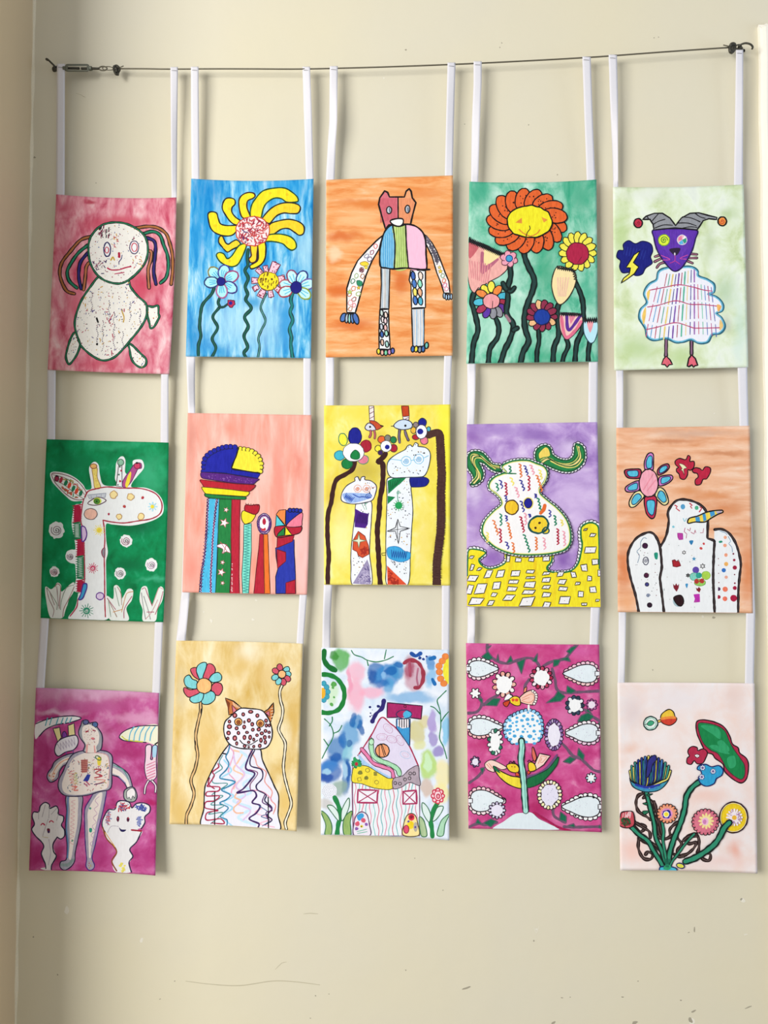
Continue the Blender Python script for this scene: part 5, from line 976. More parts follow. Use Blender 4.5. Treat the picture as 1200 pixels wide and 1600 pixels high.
for P, c in (('300,330 270,330 225,300 200,250 220,232 255,235 270,290', RD), ('275,325 250,260 260,215 300,188 335,195 325,260 300,325', BL), ('305,320 325,250 345,200 385,205 408,245 395,290 360,330', RD), ('355,325 385,285 430,270 460,300 450,340 390,355 370,345', BL), ('380,380 410,355 455,365 468,410 440,460 405,455 375,420', RD),
             ('300,450 370,425 405,450 400,500 350,535 295,525', BL), ('310,450 290,510 230,525 195,500 210,465 265,435', BL), ('265,405 200,415 150,395 145,430 180,475 225,465 280,435', RD), ('255,345 215,325 190,292 155,310 148,350 175,395 250,405', BL)): a.F(c, P, K, 6)
a.E('f5b978', 315, 382, 62, 64, K, 6)
a.part('drawn_flower', 'small flower at the upper right')
a.T('f0e8d0', '965,375 945,430 950,500 970,580 960,660 935,740 960,800 990,860 985,950 975,1050 985,1140 1010,1240 1040,1360 1015,1450 990,1520 1000,1575', 12, K, 6)
for x, y, c in ((910, 258, RD), (945, 228, RD), (1000, 248, BL), (1010, 285, BL), (1008, 322, RD), (975, 350, RD), (935, 345, BL), (905, 312, BL)): a.E(c, x, y, 30, 24, K, 5, math.atan2(y-285, x-963))
a.E('f8b87c', 963, 285, 33, 33, K, 6)
a.part('drawn_cat', 'spotted cat with a wavy striped body')
P = '520,870 460,950 400,1050 350,1150 320,1230 312,1400 308,1560 930,1590 930,1450 935,1300 900,1220 860,1130 800,1000 780,910 700,905 600,895'
a.sub('drawn_body'); a.F('e4e4f0', P)
for c, w_, p in (('f0c4a8', 9, '560,920 630,945 600,1010 560,1080 640,1130 580,1200 560,1240'), ('e0a4c0', 7, '510,880 560,940 530,1040 520,1110 575,1180 545,1250 540,1300'), ('c4e0f0', 14, '620,930 680,990 620,1080 730,1130 640,1200 700,1270 560,1340 700,1400 600,1480 740,1540'), ('d8bce0', 8, '560,960 580,1040 650,1120 580,1220 660,1290 590,1360 700,1420 640,1500'),
        ('e49c94', 6, '700,920 740,990 760,1050 830,1100 820,1180 880,1260 870,1330 910,1380 890,1450'), ('f0b89c', 8, '600,1260 570,1310 620,1340 560,1400 580,1440 640,1440'), ('a0d4ec', 8, '480,1000 540,1090 460,1150 560,1180 480,1250 560,1300 480,1350 550,1400 470,1470 560,1560'), ('e8a0b8', 6, '700,1250 790,1260 850,1300 880,1340'), ('ecb4c8', 6, '800,1400 740,1440 870,1490 780,1530 900,1560'),
        ('2c7ca4', 7, '530,870 515,930 495,975 520,1030 500,1080 450,1130 450,1155 570,1180 520,1220 460,1250 530,1290 500,1330 445,1360 515,1400 450,1470 505,1500 500,1560'), ('3c8c8c', 5, '470,960 440,1020 465,1070 400,1120 390,1190 510,1200 380,1290 470,1300 370,1370 480,1380 350,1450 470,1440 370,1530'),
        ('a82c4c', 7, '430,1030 435,1060 385,1100 400,1130 355,1200 340,1220 440,1225 430,1260 340,1265 335,1300 440,1300 400,1340 330,1350 325,1400 430,1420 340,1440 335,1500 450,1490 480,1530 380,1525'), ('9c2444', 6, '360,1150 350,1200 400,1240'),
        ('3c1c5c', 9, '715,920 685,980 662,1070 735,1110 700,1170 640,1240 590,1275 720,1255 750,1300 715,1355 780,1380 750,1440 690,1490 770,1530 765,1560'), ('2c2050', 7, '735,920 700,990 705,1050 790,1080 800,1150 750,1210 760,1250 830,1290 820,1340 880,1400 840,1460 880,1500 820,1540'), ('7c3c6c', 5, '690,1080 760,1110 700,1200 700,1250'),
        ('3c5c8c', 4, '770,1380 850,1440 790,1470 860,1500 800,1550'), ('5c2c6c', 6, '820,1290 800,1350 850,1380 880,1420 830,1440 850,1500')): a.L(c, p, w_*1.25)
a.L(K, P, 8, 0); a.L(K, '402,1265 402,1560', 7); a.L(K, '848,1310 850,1570', 7); a.L(K, '470,945 495,950', 9)
a.sub('drawn_ear', of=2); a.F('c8783c', '490,483 560,510 630,570 600,600 520,625 515,560', K, 7, 0); a.F('dc7c8c', '545,540 600,600 555,610', '5c2c2c', 5, 0); [a.L('f0d8b8', [(555+k*14, 520+k*9), (565+k*12, 550+k*6)], 4) for k in range(5)]; a.F('7c3c1c', '492,488 530,525 520,600', None, 1, 0)
a.sub('drawn_ear', of=2); a.F('c8783c', '892,522 895,600 870,685 830,650 805,605 850,575', K, 7, 0); a.F('dc7c8c', '855,590 862,640 825,610', '5c2c2c', 5, 0); [a.L('f0d8b8', [(872, 570+k*24), (888, 566+k*24)], 4) for k in range(5)]
a.sub('drawn_head', of=2); HP = '530,640 560,610 620,570 700,572 790,585 835,630 865,690 882,760 875,830 840,890 780,910 690,908 600,900 530,870 490,810 478,740 490,680'
a.F('e9e7f2', HP, K, 8)
for x, y, r, r2 in ((570, 628, 17, 19), (640, 620, 12, 14), (702, 598, 19, 12), (758, 630, 13, 15), (525, 680, 11, 13), (688, 670, 13, 15), (830, 672, 12, 14), (525, 722, 18, 17), (585, 735, 13, 13), (648, 725, 12, 16), (715, 702, 12, 15), (832, 712, 9, 14), (857, 712, 9, 12), (518, 775, 15, 16), (600, 775, 11, 14), (672, 770, 12, 9), (720, 748, 12, 12), (770, 745, 14, 14), (795, 778, 14, 12), (826, 758, 12, 12),
        (856, 770, 10, 10), (512, 820, 9, 11), (570, 818, 16, 20), (650, 812, 12, 18), (698, 812, 12, 18), (755, 794, 11, 11), (788, 835, 11, 18), (820, 812, 12, 17), (857, 808, 7, 11), (586, 862, 9, 15), (686, 852, 10, 10), (728, 830, 8, 13), (824, 852, 10, 16), (652, 884, 12, 12), (686, 892, 6, 6), (728, 888, 9, 10), (778, 882, 12, 14), (650, 684, 6, 10)): a.E('b04854', x, y, r, r2, '38141c', 7); a.E('d88c90', x, y, r*.4, r2*.4)
for x, y in ((600, 682), (782, 695)): a.E('e8a860', x, y, 31, 31, K, 6); a.E('b8642c', x, y+4, 15, 16, '4c1c10', 5); a.D(K, [(x, y+3, 6)])
a.L(K, '612,835 640,865 690,875 730,855 760,835', 6)

# --- row three, third: pointed house
a = new('watercolour painting of a pointed pink-roofed house among blue, green and purple blots', 490, 1007, S,
        [(502.2, 1011.7), (701.5, 1015.4), (702, 1313), (501.3, 1304.8)], (0, -2.2, 0, 0),
        wash('pale_blue_wash', ['c4d8ec', 'd8e4f2', 'e6ecf6', 'eef2f8'], (3, 3), .3, [
            (230, 130, 75, 110, '48a83c', 0.29), (170, 90, 35, 35, '3c8c34', 0.34), (360, 220, 70, 90, 'ecb4c8', 0.38), (350, 430, 80, 160, 'eca8be', 0.34), (480, 400, 110, 60, 'eea8c0', 0.38), (520, 230, 75, 90, '1c6cb4', 0.21), (610, 260, 110, 110, '2c84c8', 0.25), (690, 220, 80, 90, '3c8cc4', 0.25), (620, 360, 60, 60, '4c9cd0', 0.42),
            (850, 280, 100, 130, 'c89cac', 0.29), (800, 200, 40, 110, 'a8506c', 0.42), (800, 440, 220, 50, '7cb0dc', 0.42), (975, 160, 35, 60, '2c84c8', 0.25), (975, 280, 45, 90, '7cb8e4', 0.42), (495, 260, 38, 70, '0f4f9f', .4), (560, 330, 60, 40, '1a62b0', .4), (640, 230, 50, 50, '1560ac', .3), (700, 170, 50, 26, '1a66b0', .3), (590, 260, 26, 30, '8cbce4', .4), (1130, 200, 60, 110, 'f2d83c', 0.21), (370, 650, 55, 60, '2c84c0', 0.29), (300, 760, 90, 130, '4c98cc', 0.34), (200, 880, 90, 130, '2878b8', 0.29), (280, 900, 50, 110, '8cc8d8', 0.38), (130, 1060, 90, 100, '1c60b0', 0.25), (130, 1000, 80, 60, '3c80c8', 0.38), (270, 1100, 50, 160, '2c70b4', 0.25), (220, 1200, 70, 70, '8ca898', 0.42),
            (100, 1110, 60, 50, '0c48a4', .35), (180, 940, 50, 40, '1858a8', .35), (330, 640, 26, 60, '1c64ac', .3), (400, 690, 24, 60, '1c64ac', .3), (300, 830, 30, 30, '1c5ca0', .3), (285, 1060, 22, 120, '0f55a4', .3), (240, 800, 40, 70, '1a66b4', .35), (300, 300, 20, 120, 'e898b4', .5), (110, 1050, 36, 30, 'a8d4ec', 0.34), (250, 1050, 30, 80, 'a8d0e8', 0.38), (920, 640, 50, 70, 'd8cc94', 0.34), (860, 730, 70, 100, 'd0c88c', 0.25), (880, 840, 50, 50, 'dcdca0', 0.42), (990, 640, 40, 110, 'a890d0', 0.25), (990, 790, 36, 60, '9c88c8', 0.29), (1050, 880, 50, 50, '8c78c0', 0.34), (960, 1000, 80, 130, 'b0d45c', 0.25), (950, 990, 40, 80, 'ccecc4', 0.29), (1080, 1080, 70, 130, 'f0e4a4', 0.34), (1100, 720, 40, 120, '7cc4e8', 0.25), (940, 1200, 50, 100, 'd0b8a8', 0.34), (1060, 1250, 80, 100, 'f0e49c', 0.34), (100, 1320, 70, 50, 'c8c4c0', 0.42), (160, 420, 60, 110, 'c8e4c0', 0.42)], seed=13, wob=.055, keep=.8),
        base=12, curl=(2, 0, 16, 0), belly=2, seed=13)
a.part('drawn_ring', 'dark green curved brush strokes at the upper left')
a.L('187c34', '65,250 130,255 200,290 250,370 252,460 210,540 130,570 65,565', 30); a.L('0f6c2c', '88,55 85,120 120,180 180,215', 34); a.F('f0b02c', '65,370 90,365 100,410 85,440 65,445'); 
a.sub('drawn_flower')
for x, y in ((85, 325), (108, 355), (118, 395), (110, 435), (85, 462)): a.E('3ca0b8', x, y, 20, 22, '2c84a0', 4)
a.E('f0b02c', 72, 405, 26, 46); a.D('58a450', '168,330,22 160,360,12 150,500,14 170,440,10')
a.part('drawn_arch', 'maroon arch-shaped brush stroke'); a.L('9c3448', '755,155 800,130 870,150 910,220 910,300 880,355 845,360', 24, 0, 1, .3); a.L('a84c64', '800,150 805,260', 18); a.L('b06c84', '870,200 860,280 870,340', 12)
a.part('drawn_blot', 'navy blot'); a.L('1c50a0', '815,75 850,95 890,75 ', 26); a.D('1c3c8c', '885,112,13 915,122,13 940,100,9'); a.part('drawn_blot'); a.L('1c6cb4', '970,120 1005,110', 26); a.part('drawn_blot'); a.L('1c6cb4', '990,290 1010,330', 22); a.part('drawn_blot', 'dark violet blot'); a.L('2c2470', '585,470 570,530 520,580 490,640', 26, 0, 1, .3); a.D('1c246c', '540,515,13 470,522,10 475,572,6 472,600,7 485,590,5 490,545,4')
a.part('drawn_sun', 'yellow sun with orange petals at the right edge'); a.F('f6e43c', '1135,90 1100,130 1078,200 1085,270 1110,320 1135,330', None)
for x, y in ((1098, 100), (1072, 138), (1045, 180), (1048, 230), (1058, 285), (1085, 325)): a.E('ec8844', x, y, 27, 25, 'dc7c40', 4)
for pl in (('315,50 340,85 400,105 445,130 520,145 600,130 665,100', '605,45 590,120', '445,130 455,175'), ('70,950 110,870 150,800 165,740 140,670 90,620', '165,740 210,720 235,675', '130,680 155,640 155,605', '85,790 120,840'), ('1105,385 1060,430 1030,470 1055,560 1060,680 1050,780 1085,860 1110,950', '1065,640 1090,600 1125,560', '975,515 1010,530 1055,580')):
    a.part('drawn_branch', 'thin green branch')
    for i, p in enumerate(pl): a.L('1f7a4c', p, 7)
a.part('drawn_house', 'house with a pink-edged roof and wavy striped walls')
a.F('e6eaf0', '325,1130 880,1130 885,1595 330,1595', '6c5c84', 5, 0)
for i in range(17):
    x = 345+i*32; c = ('e0809c', '7cc4bc', 'd45c74', '5cb0b4')[i % 4]
    a.L(c, [(x+8*math.sin(k*1.4+i), 1150+k*40) for k in range(12)], 5)
a.L('8c3c5c', '325,1000 320,1200 330,1595', 5); a.L('7c4c6c', '875,1010 885,1300 880,1595', 5)
a.sub('drawn_window'); a.F('ebe8f0', '370,1210 535,1215 528,1320 365,1318', 'a82c5c', 11, 0); a.L('a82c5c', '380,1220 520,1312', 7); a.L('a82c5c', '522,1222 375,1312', 7)
a.sub('drawn_window'); a.F('ebe8f0', '745,1225 855,1215 860,1325 745,1330', 'a82c5c', 11, 0); a.L('a82c5c', '752,1232 850,1320', 7); a.L('a82c5c', '850,1222 752,1325', 7)
a.sub('drawn_door'); a.F('e8e0ec', '338,1590 338,1480 360,1420 400,1395 445,1420 465,1500 470,1590', '5c3c64', 7); a.F('3c9cd4', '360,1430 400,1405 420,1430 380,1470'); a.D('d85c74', '365,1495,20 415,1465,22'); a.D('8c5cac', '440,1500,15 358,1535,14'); a.D('f0d83c', '400,1515,14'); a.D('e04c5c', '370,1480,9'); a.D(K, '398,1518,6'); a.L('7cc0a8', '360,1560 440,1540', 5); a.L('7cc0a8', '365,1575 445,1560', 5)
a.sub('drawn_door'); a.F('f0dc98', '748,1590 750,1500 775,1430 815,1408 850,1430 870,1500 875,1590', '5c4c34', 7); a.E('e0344c', 815, 1440, 26, 28); a.SPI('7c142c', 815, 1440, 16, 2, 5); a.E('f4d024', 808, 1505, 30, 34); a.E('d84c6c', 772, 1540, 22, 34, '8c1c3c', 5); a.E('b4ac9c', 850, 1520, 18, 40); a.D('5c4c9c', '848,1522,9 790,1475,9')
a.sub('drawn_roof', 'triangular roof with a snake, ball and leaf shapes'); a.F('dcd4ea', '565,612 690,690 800,840 872,1010 800,1060 700,1115 560,1080 420,1020 370,920 420,850 500,720', None, 1, 0)
a.L('a8284c', '370,925 420,850 490,740 565,610 640,660 690,700 745,770 800,850 870,1005', 9)
for x, y, t in ((620, 700, .8), (570, 770, 0), (720, 800, 1), (650, 790, .3), (765, 920, .4)): a.E(None, x, y, 46, 28, 'c8a4c0' if x < 750 else 'b4c4e0', 4, t); a.E(None, x, y, 26, 16, 'd8bcd0', 3, t)
a.F('a4c8ec', '375,915 440,980 560,1060 650,1110 600,1110 480,1060 390,980'); a.T('e07ca8', '400,870 450,930 500,990 580,1020 650,1050 665,1105', 20, '5c1c3c', 5)
a.T('a8dcb4', '482,800 480,860 500,930 560,970 640,1000 700,1040 715,1080', 26, '3c5c44', 5); a.L(K, '485,795 480,772', 4); a.E('b4e0bc', 482, 812, 20, 26, '3c5c44', 4)
a.E('ec9c6c', 572, 885, 58, 56, K, 7); a.L(K, '545,840 550,940', 5); a.L(K, '530,850 565,830 600,920', 5); a.L(K, '560,832 590,935', 5)
a.F('f0d83c', '322,1070 340,1020 400,1008 460,1020 540,1070 620,1115 670,1120 665,1190 620,1210 500,1195 400,1160 322,1145', '4c4c34', 5); a.F('b0a0ac', '665,1120 740,1095 800,1040 870,1012 880,1100 885,1175 800,1150 730,1190 665,1200', '4c3c4c', 5)
a.D('7c7c34', '388,1068,20 438,1112,18'); a.F('8c8434', '500,1060 530,1062 528,1095 500,1092', None, 1, 0); a.E(None, 450, 1048, 18, 16, '7c7434', 4); a.E(None, 525, 1148, 16, 16, '8c7c34', 4); a.L('8c7c34', '365,1115 390,1105 400,1135 370,1140 365,1115', 4, 0, 0)
for x, y in ((680, 1155), (720, 1160), (762, 1125), (800, 1115), (805, 1075), (838, 1075)): a.E(None, x, y, 12, 13, '3c3438', 5)
a.SP(['1c7c4c', '2c9c5c'], '310,1000 340,950 400,990 400,1010 330,1020', 30, 9, 1); a.D('c0243c', '358,995,16')
a.sub('drawn_chimney', 'blue striped chimney'); a.F('3c94cc', '690,620 805,620 800,850 690,695', '2c2c5c', 6, 0); a.F('eee8ee', '700,625 800,622 795,690 740,700 700,680', None, 1, 0); [a.L(K, [(715+k*20, 625), (715+k*20, 690)], 6) for k in range(5)]
a.F('a82464', '615,485 905,512 895,622 770,605 612,610', '3c1434', 7, 0); a.E('a8245c', 725, 580, 36, 32); a.E('4cb0dc', 782, 585, 36, 34); a.E(None, 753, 582, 64, 36, '2c2c5c', 6); a.E(None, 762, 516, 10, 10, '5c1434', 5)
a.part('drawn_dandelion', 'white dandelion head'); a.E('e6e8f0', 130, 1222, 64, 62)
for r in (12, 26, 40, 54): a.D('a8b4c8', [(130+r*math.cos(k*6.283/(r*.45)), 1222+r*math.sin(k*6.283/(r*.45)), 3.4) for k in range(int(r*.45))])
def plant(a, leaves, stm):
    a.part('drawn_plant', 'green plant with long leaves'); a.L('1f8244', stm, 30, 0, 1, .15)
    for c, p in leaves: a.F(c, p, '2c6c44', 6)
plant(a, (('d8e8e4', '210,1470 150,1400 115,1345 160,1345 205,1400'), ('d8e8e4', '235,1470 235,1380 290,1280 298,1340 270,1420'), ('94b46c', '60,1390 110,1420 150,1500 145,1585 95,1585 100,1500'), ('94b468', '320,1390 265,1430 245,1500 255,1585 310,1585 305,1480')), '175,1275 205,1340 225,1420 205,1500 195,1590')
plant(a, (('d8e8e4', '960,1480 910,1400 905,1320 945,1350 975,1420'), ('d8e8e4', '990,1470 1030,1360 1080,1350 1065,1400 1020,1460'), ('a8c094', '880,1440 920,1470 945,1590 895,1590'), ('a8d4b4', '1130,1415 1070,1460 1040,1530 1030,1590 1080,1590 1095,1500')), '1030,1325 990,1400 975,1470 985,1530 990,1600')
a.part('drawn_flower', 'red rose-like flower'); a.RP(1035, 1262, 34, 42, 8, 22, 18, ['f0c8d0'], 'cc2c4c', 8); a.E('f4d0d8', 1035, 1262, 32, 38, 'cc2c4c', 6, 0, .15); a.E('e8a0ac', 1038, 1265, 14, 18, 'b82444', 7)

# --- row three, fourth: dandelion garden
a = new('magenta painting of a blue-dotted dandelion with small yellow birds among white leaves', 722, 1000, S,
        [(728, 1004.7), (936.3, 1007.1), (940.4, 1300.5), (731.9, 1294.8)], (.5, -1, 0, 0),
        wash('fuchsia_wash', ['b43274', 'c44684', 'd05c96', 'de88b2'], (4.5, 5), .4, [(560, 110, 280, 60, 'c03c7a', 1), (120, 80, 90, 50, 'd468a0', 1), (980, 100, 130, 60, 'd060a0', 1), (440, 260, 60, 90, 'd878ac', 1), (860, 640, 110, 110, 'd878ac', 1), (200, 870, 160, 60, 'b82c6c', 1), (700, 1060, 220, 80, 'c84c8c', 1), (640, 1400, 130, 100, 'a81c58', 1), (330, 1330, 140, 130, 'b83474', 1), (900, 1560, 180, 60, 'd070a0', 1), (300, 1130, 130, 60, 'd06c9c', 1)], seed=14),
        base=12, curl=(0, 0, 4, 2), belly=2, seed=14)
VN = '6c5068'; LG = '14684a'
VL = (('210,40 215,110 290,175 380,195 460,170 550,150 610,170 650,230', ('200,60 245,45 215,75', '160,140 215,95 260,150 220,175', '285,170 300,115 310,190', '365,200 405,130 425,180', '455,185 530,150 495,285', '585,175 630,110 625,190')),
      ('680,215 750,180 850,160 905,100 940,50', ('760,225 760,165 825,160 800,210', '870,95 910,60 970,40 900,120', '800,160 885,140 905,180')),
      ('750,240 775,330 790,410 850,440 960,435 1150,425', ('700,525 770,470 800,420 860,470 820,510', '870,440 875,380 950,425 910,450')),
      ('45,610 120,600 160,550 160,500 130,450', ('120,470 170,490 175,545', '190,545 250,480 320,490 290,550')), ('300,460 240,490 180,540', ()), ('560,330 530,370 520,410', ()),
      ('830,860 870,900 920,960 1000,1000 1090,1080 1155,1100', ('840,1015 900,970 950,990 900,1030', '960,960 970,900 1020,960 1010,1010')), ('1020,580 1060,620 1155,680', ('960,680 990,630 1060,600 1100,640 1040,690', '1130,700 1155,670 1155,720', '1030,590 1050,570 1090,630')),
      ('55,1560 130,1530 200,1540 290,1520', ('130,1490 170,1540 110,1530', '175,1525 240,1490 290,1510 240,1560')), ('60,1190 130,1140 180,1080', ('150,1070 190,1060 170,1120', '205,1020 280,990 320,965 260,1020')), ('755,1395 770,1470 860,1520', ('820,1430 870,1470 870,1520 810,1500',)), ('850,1555 930,1560 1155,1555', ('870,1550 930,1530 950,1565', '1145,1540 1165,1570 1130,1565')))
for st_, lv in VL:
    a.part('drawn_vine', 'grey-purple vine with dark green leaves'); a.L(VN, st_, 19)
    for p in lv: a.F(LG, p, VN, 7, 0)
def pod(x0, x1, yc, h, flip, cf, fill='dfe9ee', rr=21, out='200c1c'):
    a.part('drawn_leaf', 'white leaf with a scalloped edge')
    xs = lambda t: (x0+(x1-x0)*t) if not flip else (x1-(x1-x0)*t)
    top = [(0, -.25), (.06, -.75), (.25, -1), (.5, -.9), (.75, -.5), (1, 0)]; P = [(xs(t), yc+h*s_) for t, s_ in top]+[(xs(t), yc-h*s_) for t, s_ in top[::-1][1:]]
    a.SC([(xs(t), yc+h*s_*1.1) for t, s_ in top], rr, cf[0], out, 6, 0, 1.75); a.SC([(xs(t), yc-h*s_*1.1) for t, s_ in top], rr, cf[1 % len(cf)], out, 6, 0, 1.75)
    a.F(fill, P, out, 7); a.SP(['b4c8cc', 'c4b8d0'], P, 22, 3); xa = xs(-.02)
    a.F('e6e9ee', [(xa-22, yc-20), (xa+22, yc-18), (xa+22, yc+18), (xa-22, yc+20)], out, 6, 0)
pod(55, 305, 240, 68, 0, ['f4ecf0', 'f0d8dc']); pod(840, 1125, 280, 76, 1, ['f0c4d4', 'f0c8c8']); pod(60, 340, 725, 72, 0, ['f4ecf0', 'f0b8b8']); pod(860, 1135, 775, 76, 1, ['f4e8ec', 'e8c8dc']); pod(70, 350, 1340, 90, 0, ['f0c4cc', 'f0dce0']); pod(830, 1150, 1390, 86, 1, ['f4f0f2', 'f4f0f2'], rr=22)
a.D(K, '985,1310,11 1045,1300,11 1095,1310,10 1000,1475,9 945,1465,9')
def puff(x, y, rx, ry, n, pc, out, r, lab='round white flower', inner='f0f0f2', t=0):
    a.part('drawn_flower', lab); a.RP(x, y, rx*.95, ry*.95, n, r*1.1, r*.95, pc, out, 6, t); a.E(inner, x, y, rx*.78, ry*.78, None, 1, 0, .08)
puff(350, 370, 82, 92, 11, ['f0b8a8', 'f4ece8', 'e8a494'], '200c1c', 20); puff(660, 315, 82, 82, 13, ['a82448', 'f0e4e8', 'b83c5c', 'e0a4b4'], '200c1c', 18); puff(110, 445, 32, 34, 6, ['f0eef0'], '2c1828', 13, 'tiny white flower'); puff(940, 545, 64, 68, 11, ['28384c', 'e8e8ee', '34445c'], '14202c', 18)
puff(1080, 540, 38, 38, 8, ['9c4c84', 'b06c9c'], '4c1844', 13, 'tiny purple-edged flower', 'e8dce8'); puff(110, 1015, 32, 36, 7, ['5c3c6c', 'a890b0'], '2c1c34', 12, 'tiny purple-edged flower', 'e4e0ec'); puff(1075, 1150, 34, 34, 8, ['b0d4e0', 'e8e8f0'], '2c1828', 12, 'tiny pale blue flower')
puff(290, 1420, 62, 62, 12, ['e0dcec', 'd0c8e4'], '2c1c34', 13, 'round pale flower', 'e4e0f0'); puff(730, 1290, 92, 112, 22, ['f0e8b0', 'f4ece0'], '241420', 16, 'large round pale flower', 'e2def0'); a.SP(['a8a8c0'], '680,1220 780,1220 790,1350 680,1350', 14, 3)
puff(275, 850, 50, 98, 13, ['f0f0f4', '2c7c5c', 'f0f0f0'], '14242c', 18, 'tall white flower with green tips'); puff(765, 790, 66, 122, 22, ['8c6ca8', 'ccb8dc', '7c5c98'], '2c1838', 16, 'pear-shaped white flower edged in purple', 'e8e4f2')
a.part('drawn_ground', 'pale ground at the foot of the stem'); a.F('dbe6ec', '265,1578 350,1510 440,1450 520,1440 580,1440 640,1490 720,1530 800,1580', None); a.L('a41850', '600,1440 700,1500 800,1560 900,1590', 14)
a.part('drawn_flower', 'dandelion with a blue-dotted white head')
a.SC('410,640 470,610 550,590 630,620 660,700 660,780 620,850', 20, '8cc4e8', '14203c', 6, 0, 1.6); a.SC('400,650 365,700 365,780 400,830 440,865', 20, 'a0d0f0', '14203c', 6, 0, 1.6)
a.F('eef2f6', '405,655 470,620 550,595 625,630 655,700 655,780 625,850 560,860 490,845 430,860 375,790 370,710'); 
for x, y, r in ((458, 648, 13), (515, 633, 15), (550, 605, 10), (588, 632, 12), (400, 670, 14), (545, 662, 17), (588, 662, 15), (628, 675, 13), (455, 682, 14), (498, 670, 15), (422, 692, 10), (400, 718, 16), (452, 715, 10), (508, 718, 13), (548, 700, 13), (568, 718, 12), (602, 712, 12), (645, 700, 12), (378, 752, 16), (402, 748, 13), (462, 748, 14), (525, 742, 9), (508, 765, 13), (545, 765, 9), (600, 760, 15), (398, 778, 13), (430, 762, 10), (438, 800, 16), (495, 805, 17),
        (565, 803, 20), (612, 787, 9), (598, 825, 12), (405, 828, 14), (365, 810, 10), (455, 865, 14), (535, 850, 13), (602, 862, 14), (650, 760, 13), (640, 818, 12)): a.E('4ca8dc', x, y, r, r*.85, None, 1, 0, .12)
a.sub('drawn_leaf', 'half yellow, half green leaf'); a.F('f0d83c', '250,1040 300,1080 400,1130 495,1155 500,1235 400,1210 320,1150 275,1090', K, 7); a.F('146c44', '250,1040 300,1080 320,1110 280,1090', None)
a.sub('drawn_leaf', 'dark green leaf edged in purple'); a.F('6c4c78', '790,950 700,1060 620,1110 530,1140 530,1220 620,1200 700,1120 770,1030'); a.F('146c3c', '800,975 720,1070 630,1120 535,1165 540,1230 640,1200 720,1130 790,1040', '143c2c', 6)
a.sub('drawn_stem'); a.T('a4dcd0', '495,840 500,900 490,1000 505,1100 515,1200 520,1300 530,1425', 32, '142c2c', 8); a.L('58a894', '508,860 500,1000 520,1200 530,1400', 5)
def bird(lab, ops):
    a.part('drawn_bird', lab)
    for o in ops: a.F(*o)
bird('yellow bird with a large pink wing on top of the dandelion', (('f0f0f0', '350,500 380,450 420,460 400,490', '2c1828', 4), ('f4c4b4', '480,480 540,430 600,420 620,470 600,540 490,520', K, 6), ('f0946c', '520,400 540,390 535,430 510,440', K, 5, 0), ('f2cc30', '390,505 430,470 475,480 485,540 440,545', K, 6), ('c84424', '345,520 400,505 375,555 350,545', K, 5)))
a.L('d8886c', '500,485 580,450 600,490 560,520 500,505 560,480', 4); a.D('e0502c', '425,500,14 455,500,13'); a.L(K, '400,455 430,470', 5); a.L('f0f0f0', '555,545 555,580', 12); a.SC('590,425 615,450 615,500 595,540', 12, 'f0e4e0', K, 4)
bird('yellow bird with a long pink tail left of the stem', (('f4d0c4', '190,1030 250,1000 370,1060 330,1080 260,1050 270,1100 210,1080', K, 5), ('f2cc30', '370,1050 400,1030 450,1035 475,1070 460,1105 400,1095', K, 6), ('d8502c', '455,1100 480,1130 445,1130', K, 4)))
a.L('d8886c', '205,1035 240,1075', 4); a.L('d8886c', '220,1025 255,1070', 4); a.L(K, '390,1030 400,1010 420,1025 430,1008 440,1030', 5); a.D('8c4c1c', '415,1055,5 440,1058,5')
bird('yellow bird with a square pink wing right of the stem', (('f4d0c4', '600,1050 645,945 735,965 680,1040 620,1080', K, 6, 0), ('dc6c58', '590,890 620,980 600,1010 582,950', K, 5), ('f2cc30', '550,1050 560,1020 600,1030 615,1080 565,1095', K, 6), ('d8502c', '545,1090 570,1100 550,1120', K, 4)))
a.L('d8886c', '635,1030 660,965 710,975 670,1020 650,1020 665,985', 4, 0, 0); a.L(K, '545,1015 560,1000 575,1015 590,1005', 5)

# --- row three, fifth: bouquet
a = new('pale pink painting of a bouquet with a blue thistle and a large green leaf', 960, 1065, S,
        [(964.7, 1066.5), (1179, 1067.8), (1183.5, 1365), (969, 1360)], (-.5, -1.5, 0, 0),
        wash('blush_wash', ['ecd4ca', 'ecdad4', 'ede1de', 'eae5e6'], (3, 3), .2, [(150, 250, 110, 160, 'dccccc', 1), (990, 120, 80, 120, 'e4ccc4', 1), (130, 560, 90, 60, 'e8c4b4', 1), (1010, 1400, 60, 90, 'e8a894', 1), (500, 150, 300, 120, 'e8e0e2', 1), (750, 950, 200, 60, 'ecc8bc', 1), (150, 1400, 110, 120, 'f0c4b8', 1), (400, 500, 150, 100, 'ece4e4', 1), (900, 1500, 200, 60, 'ecd0ca', 1)], seed=15),
        base=12, curl=(0, 2, 9, 0), belly=3, seed=15)
a.part('drawn_pod', 'round green and white disc joined to a yellow and red bud')
a.T('f0c050', '355,335 390,325', 12, K, 5); a.E('dfeae4', 302, 348, 58, 56, '143c38', 9); a.E(None, 302, 348, 44, 43, '7cbca4', 5); a.F('3c9c74', '272,352 300,325 332,340 310,365 285,366', '143c2c', 4); a.L('143c2c', '255,360 275,352', 5)
a.F('e8c03c', '385,310 395,270 450,232 490,250 505,290 520,310 500,345 455,365 400,345', K, 7); a.F('c83c2c', '390,318 510,305 515,320 495,345 455,362 402,342'); a.L('e8883c', '392,310 450,300 505,300', 16)
a.part('drawn_leaf', 'large green leaf with a crimson border')
P = '690,330 740,318 830,335 910,375 960,450 985,520 1030,550 1045,595 1100,640 1118,700 1105,800 1060,845 990,815 920,750 905,690 840,640 815,605 760,590 740,550 690,440 680,370'
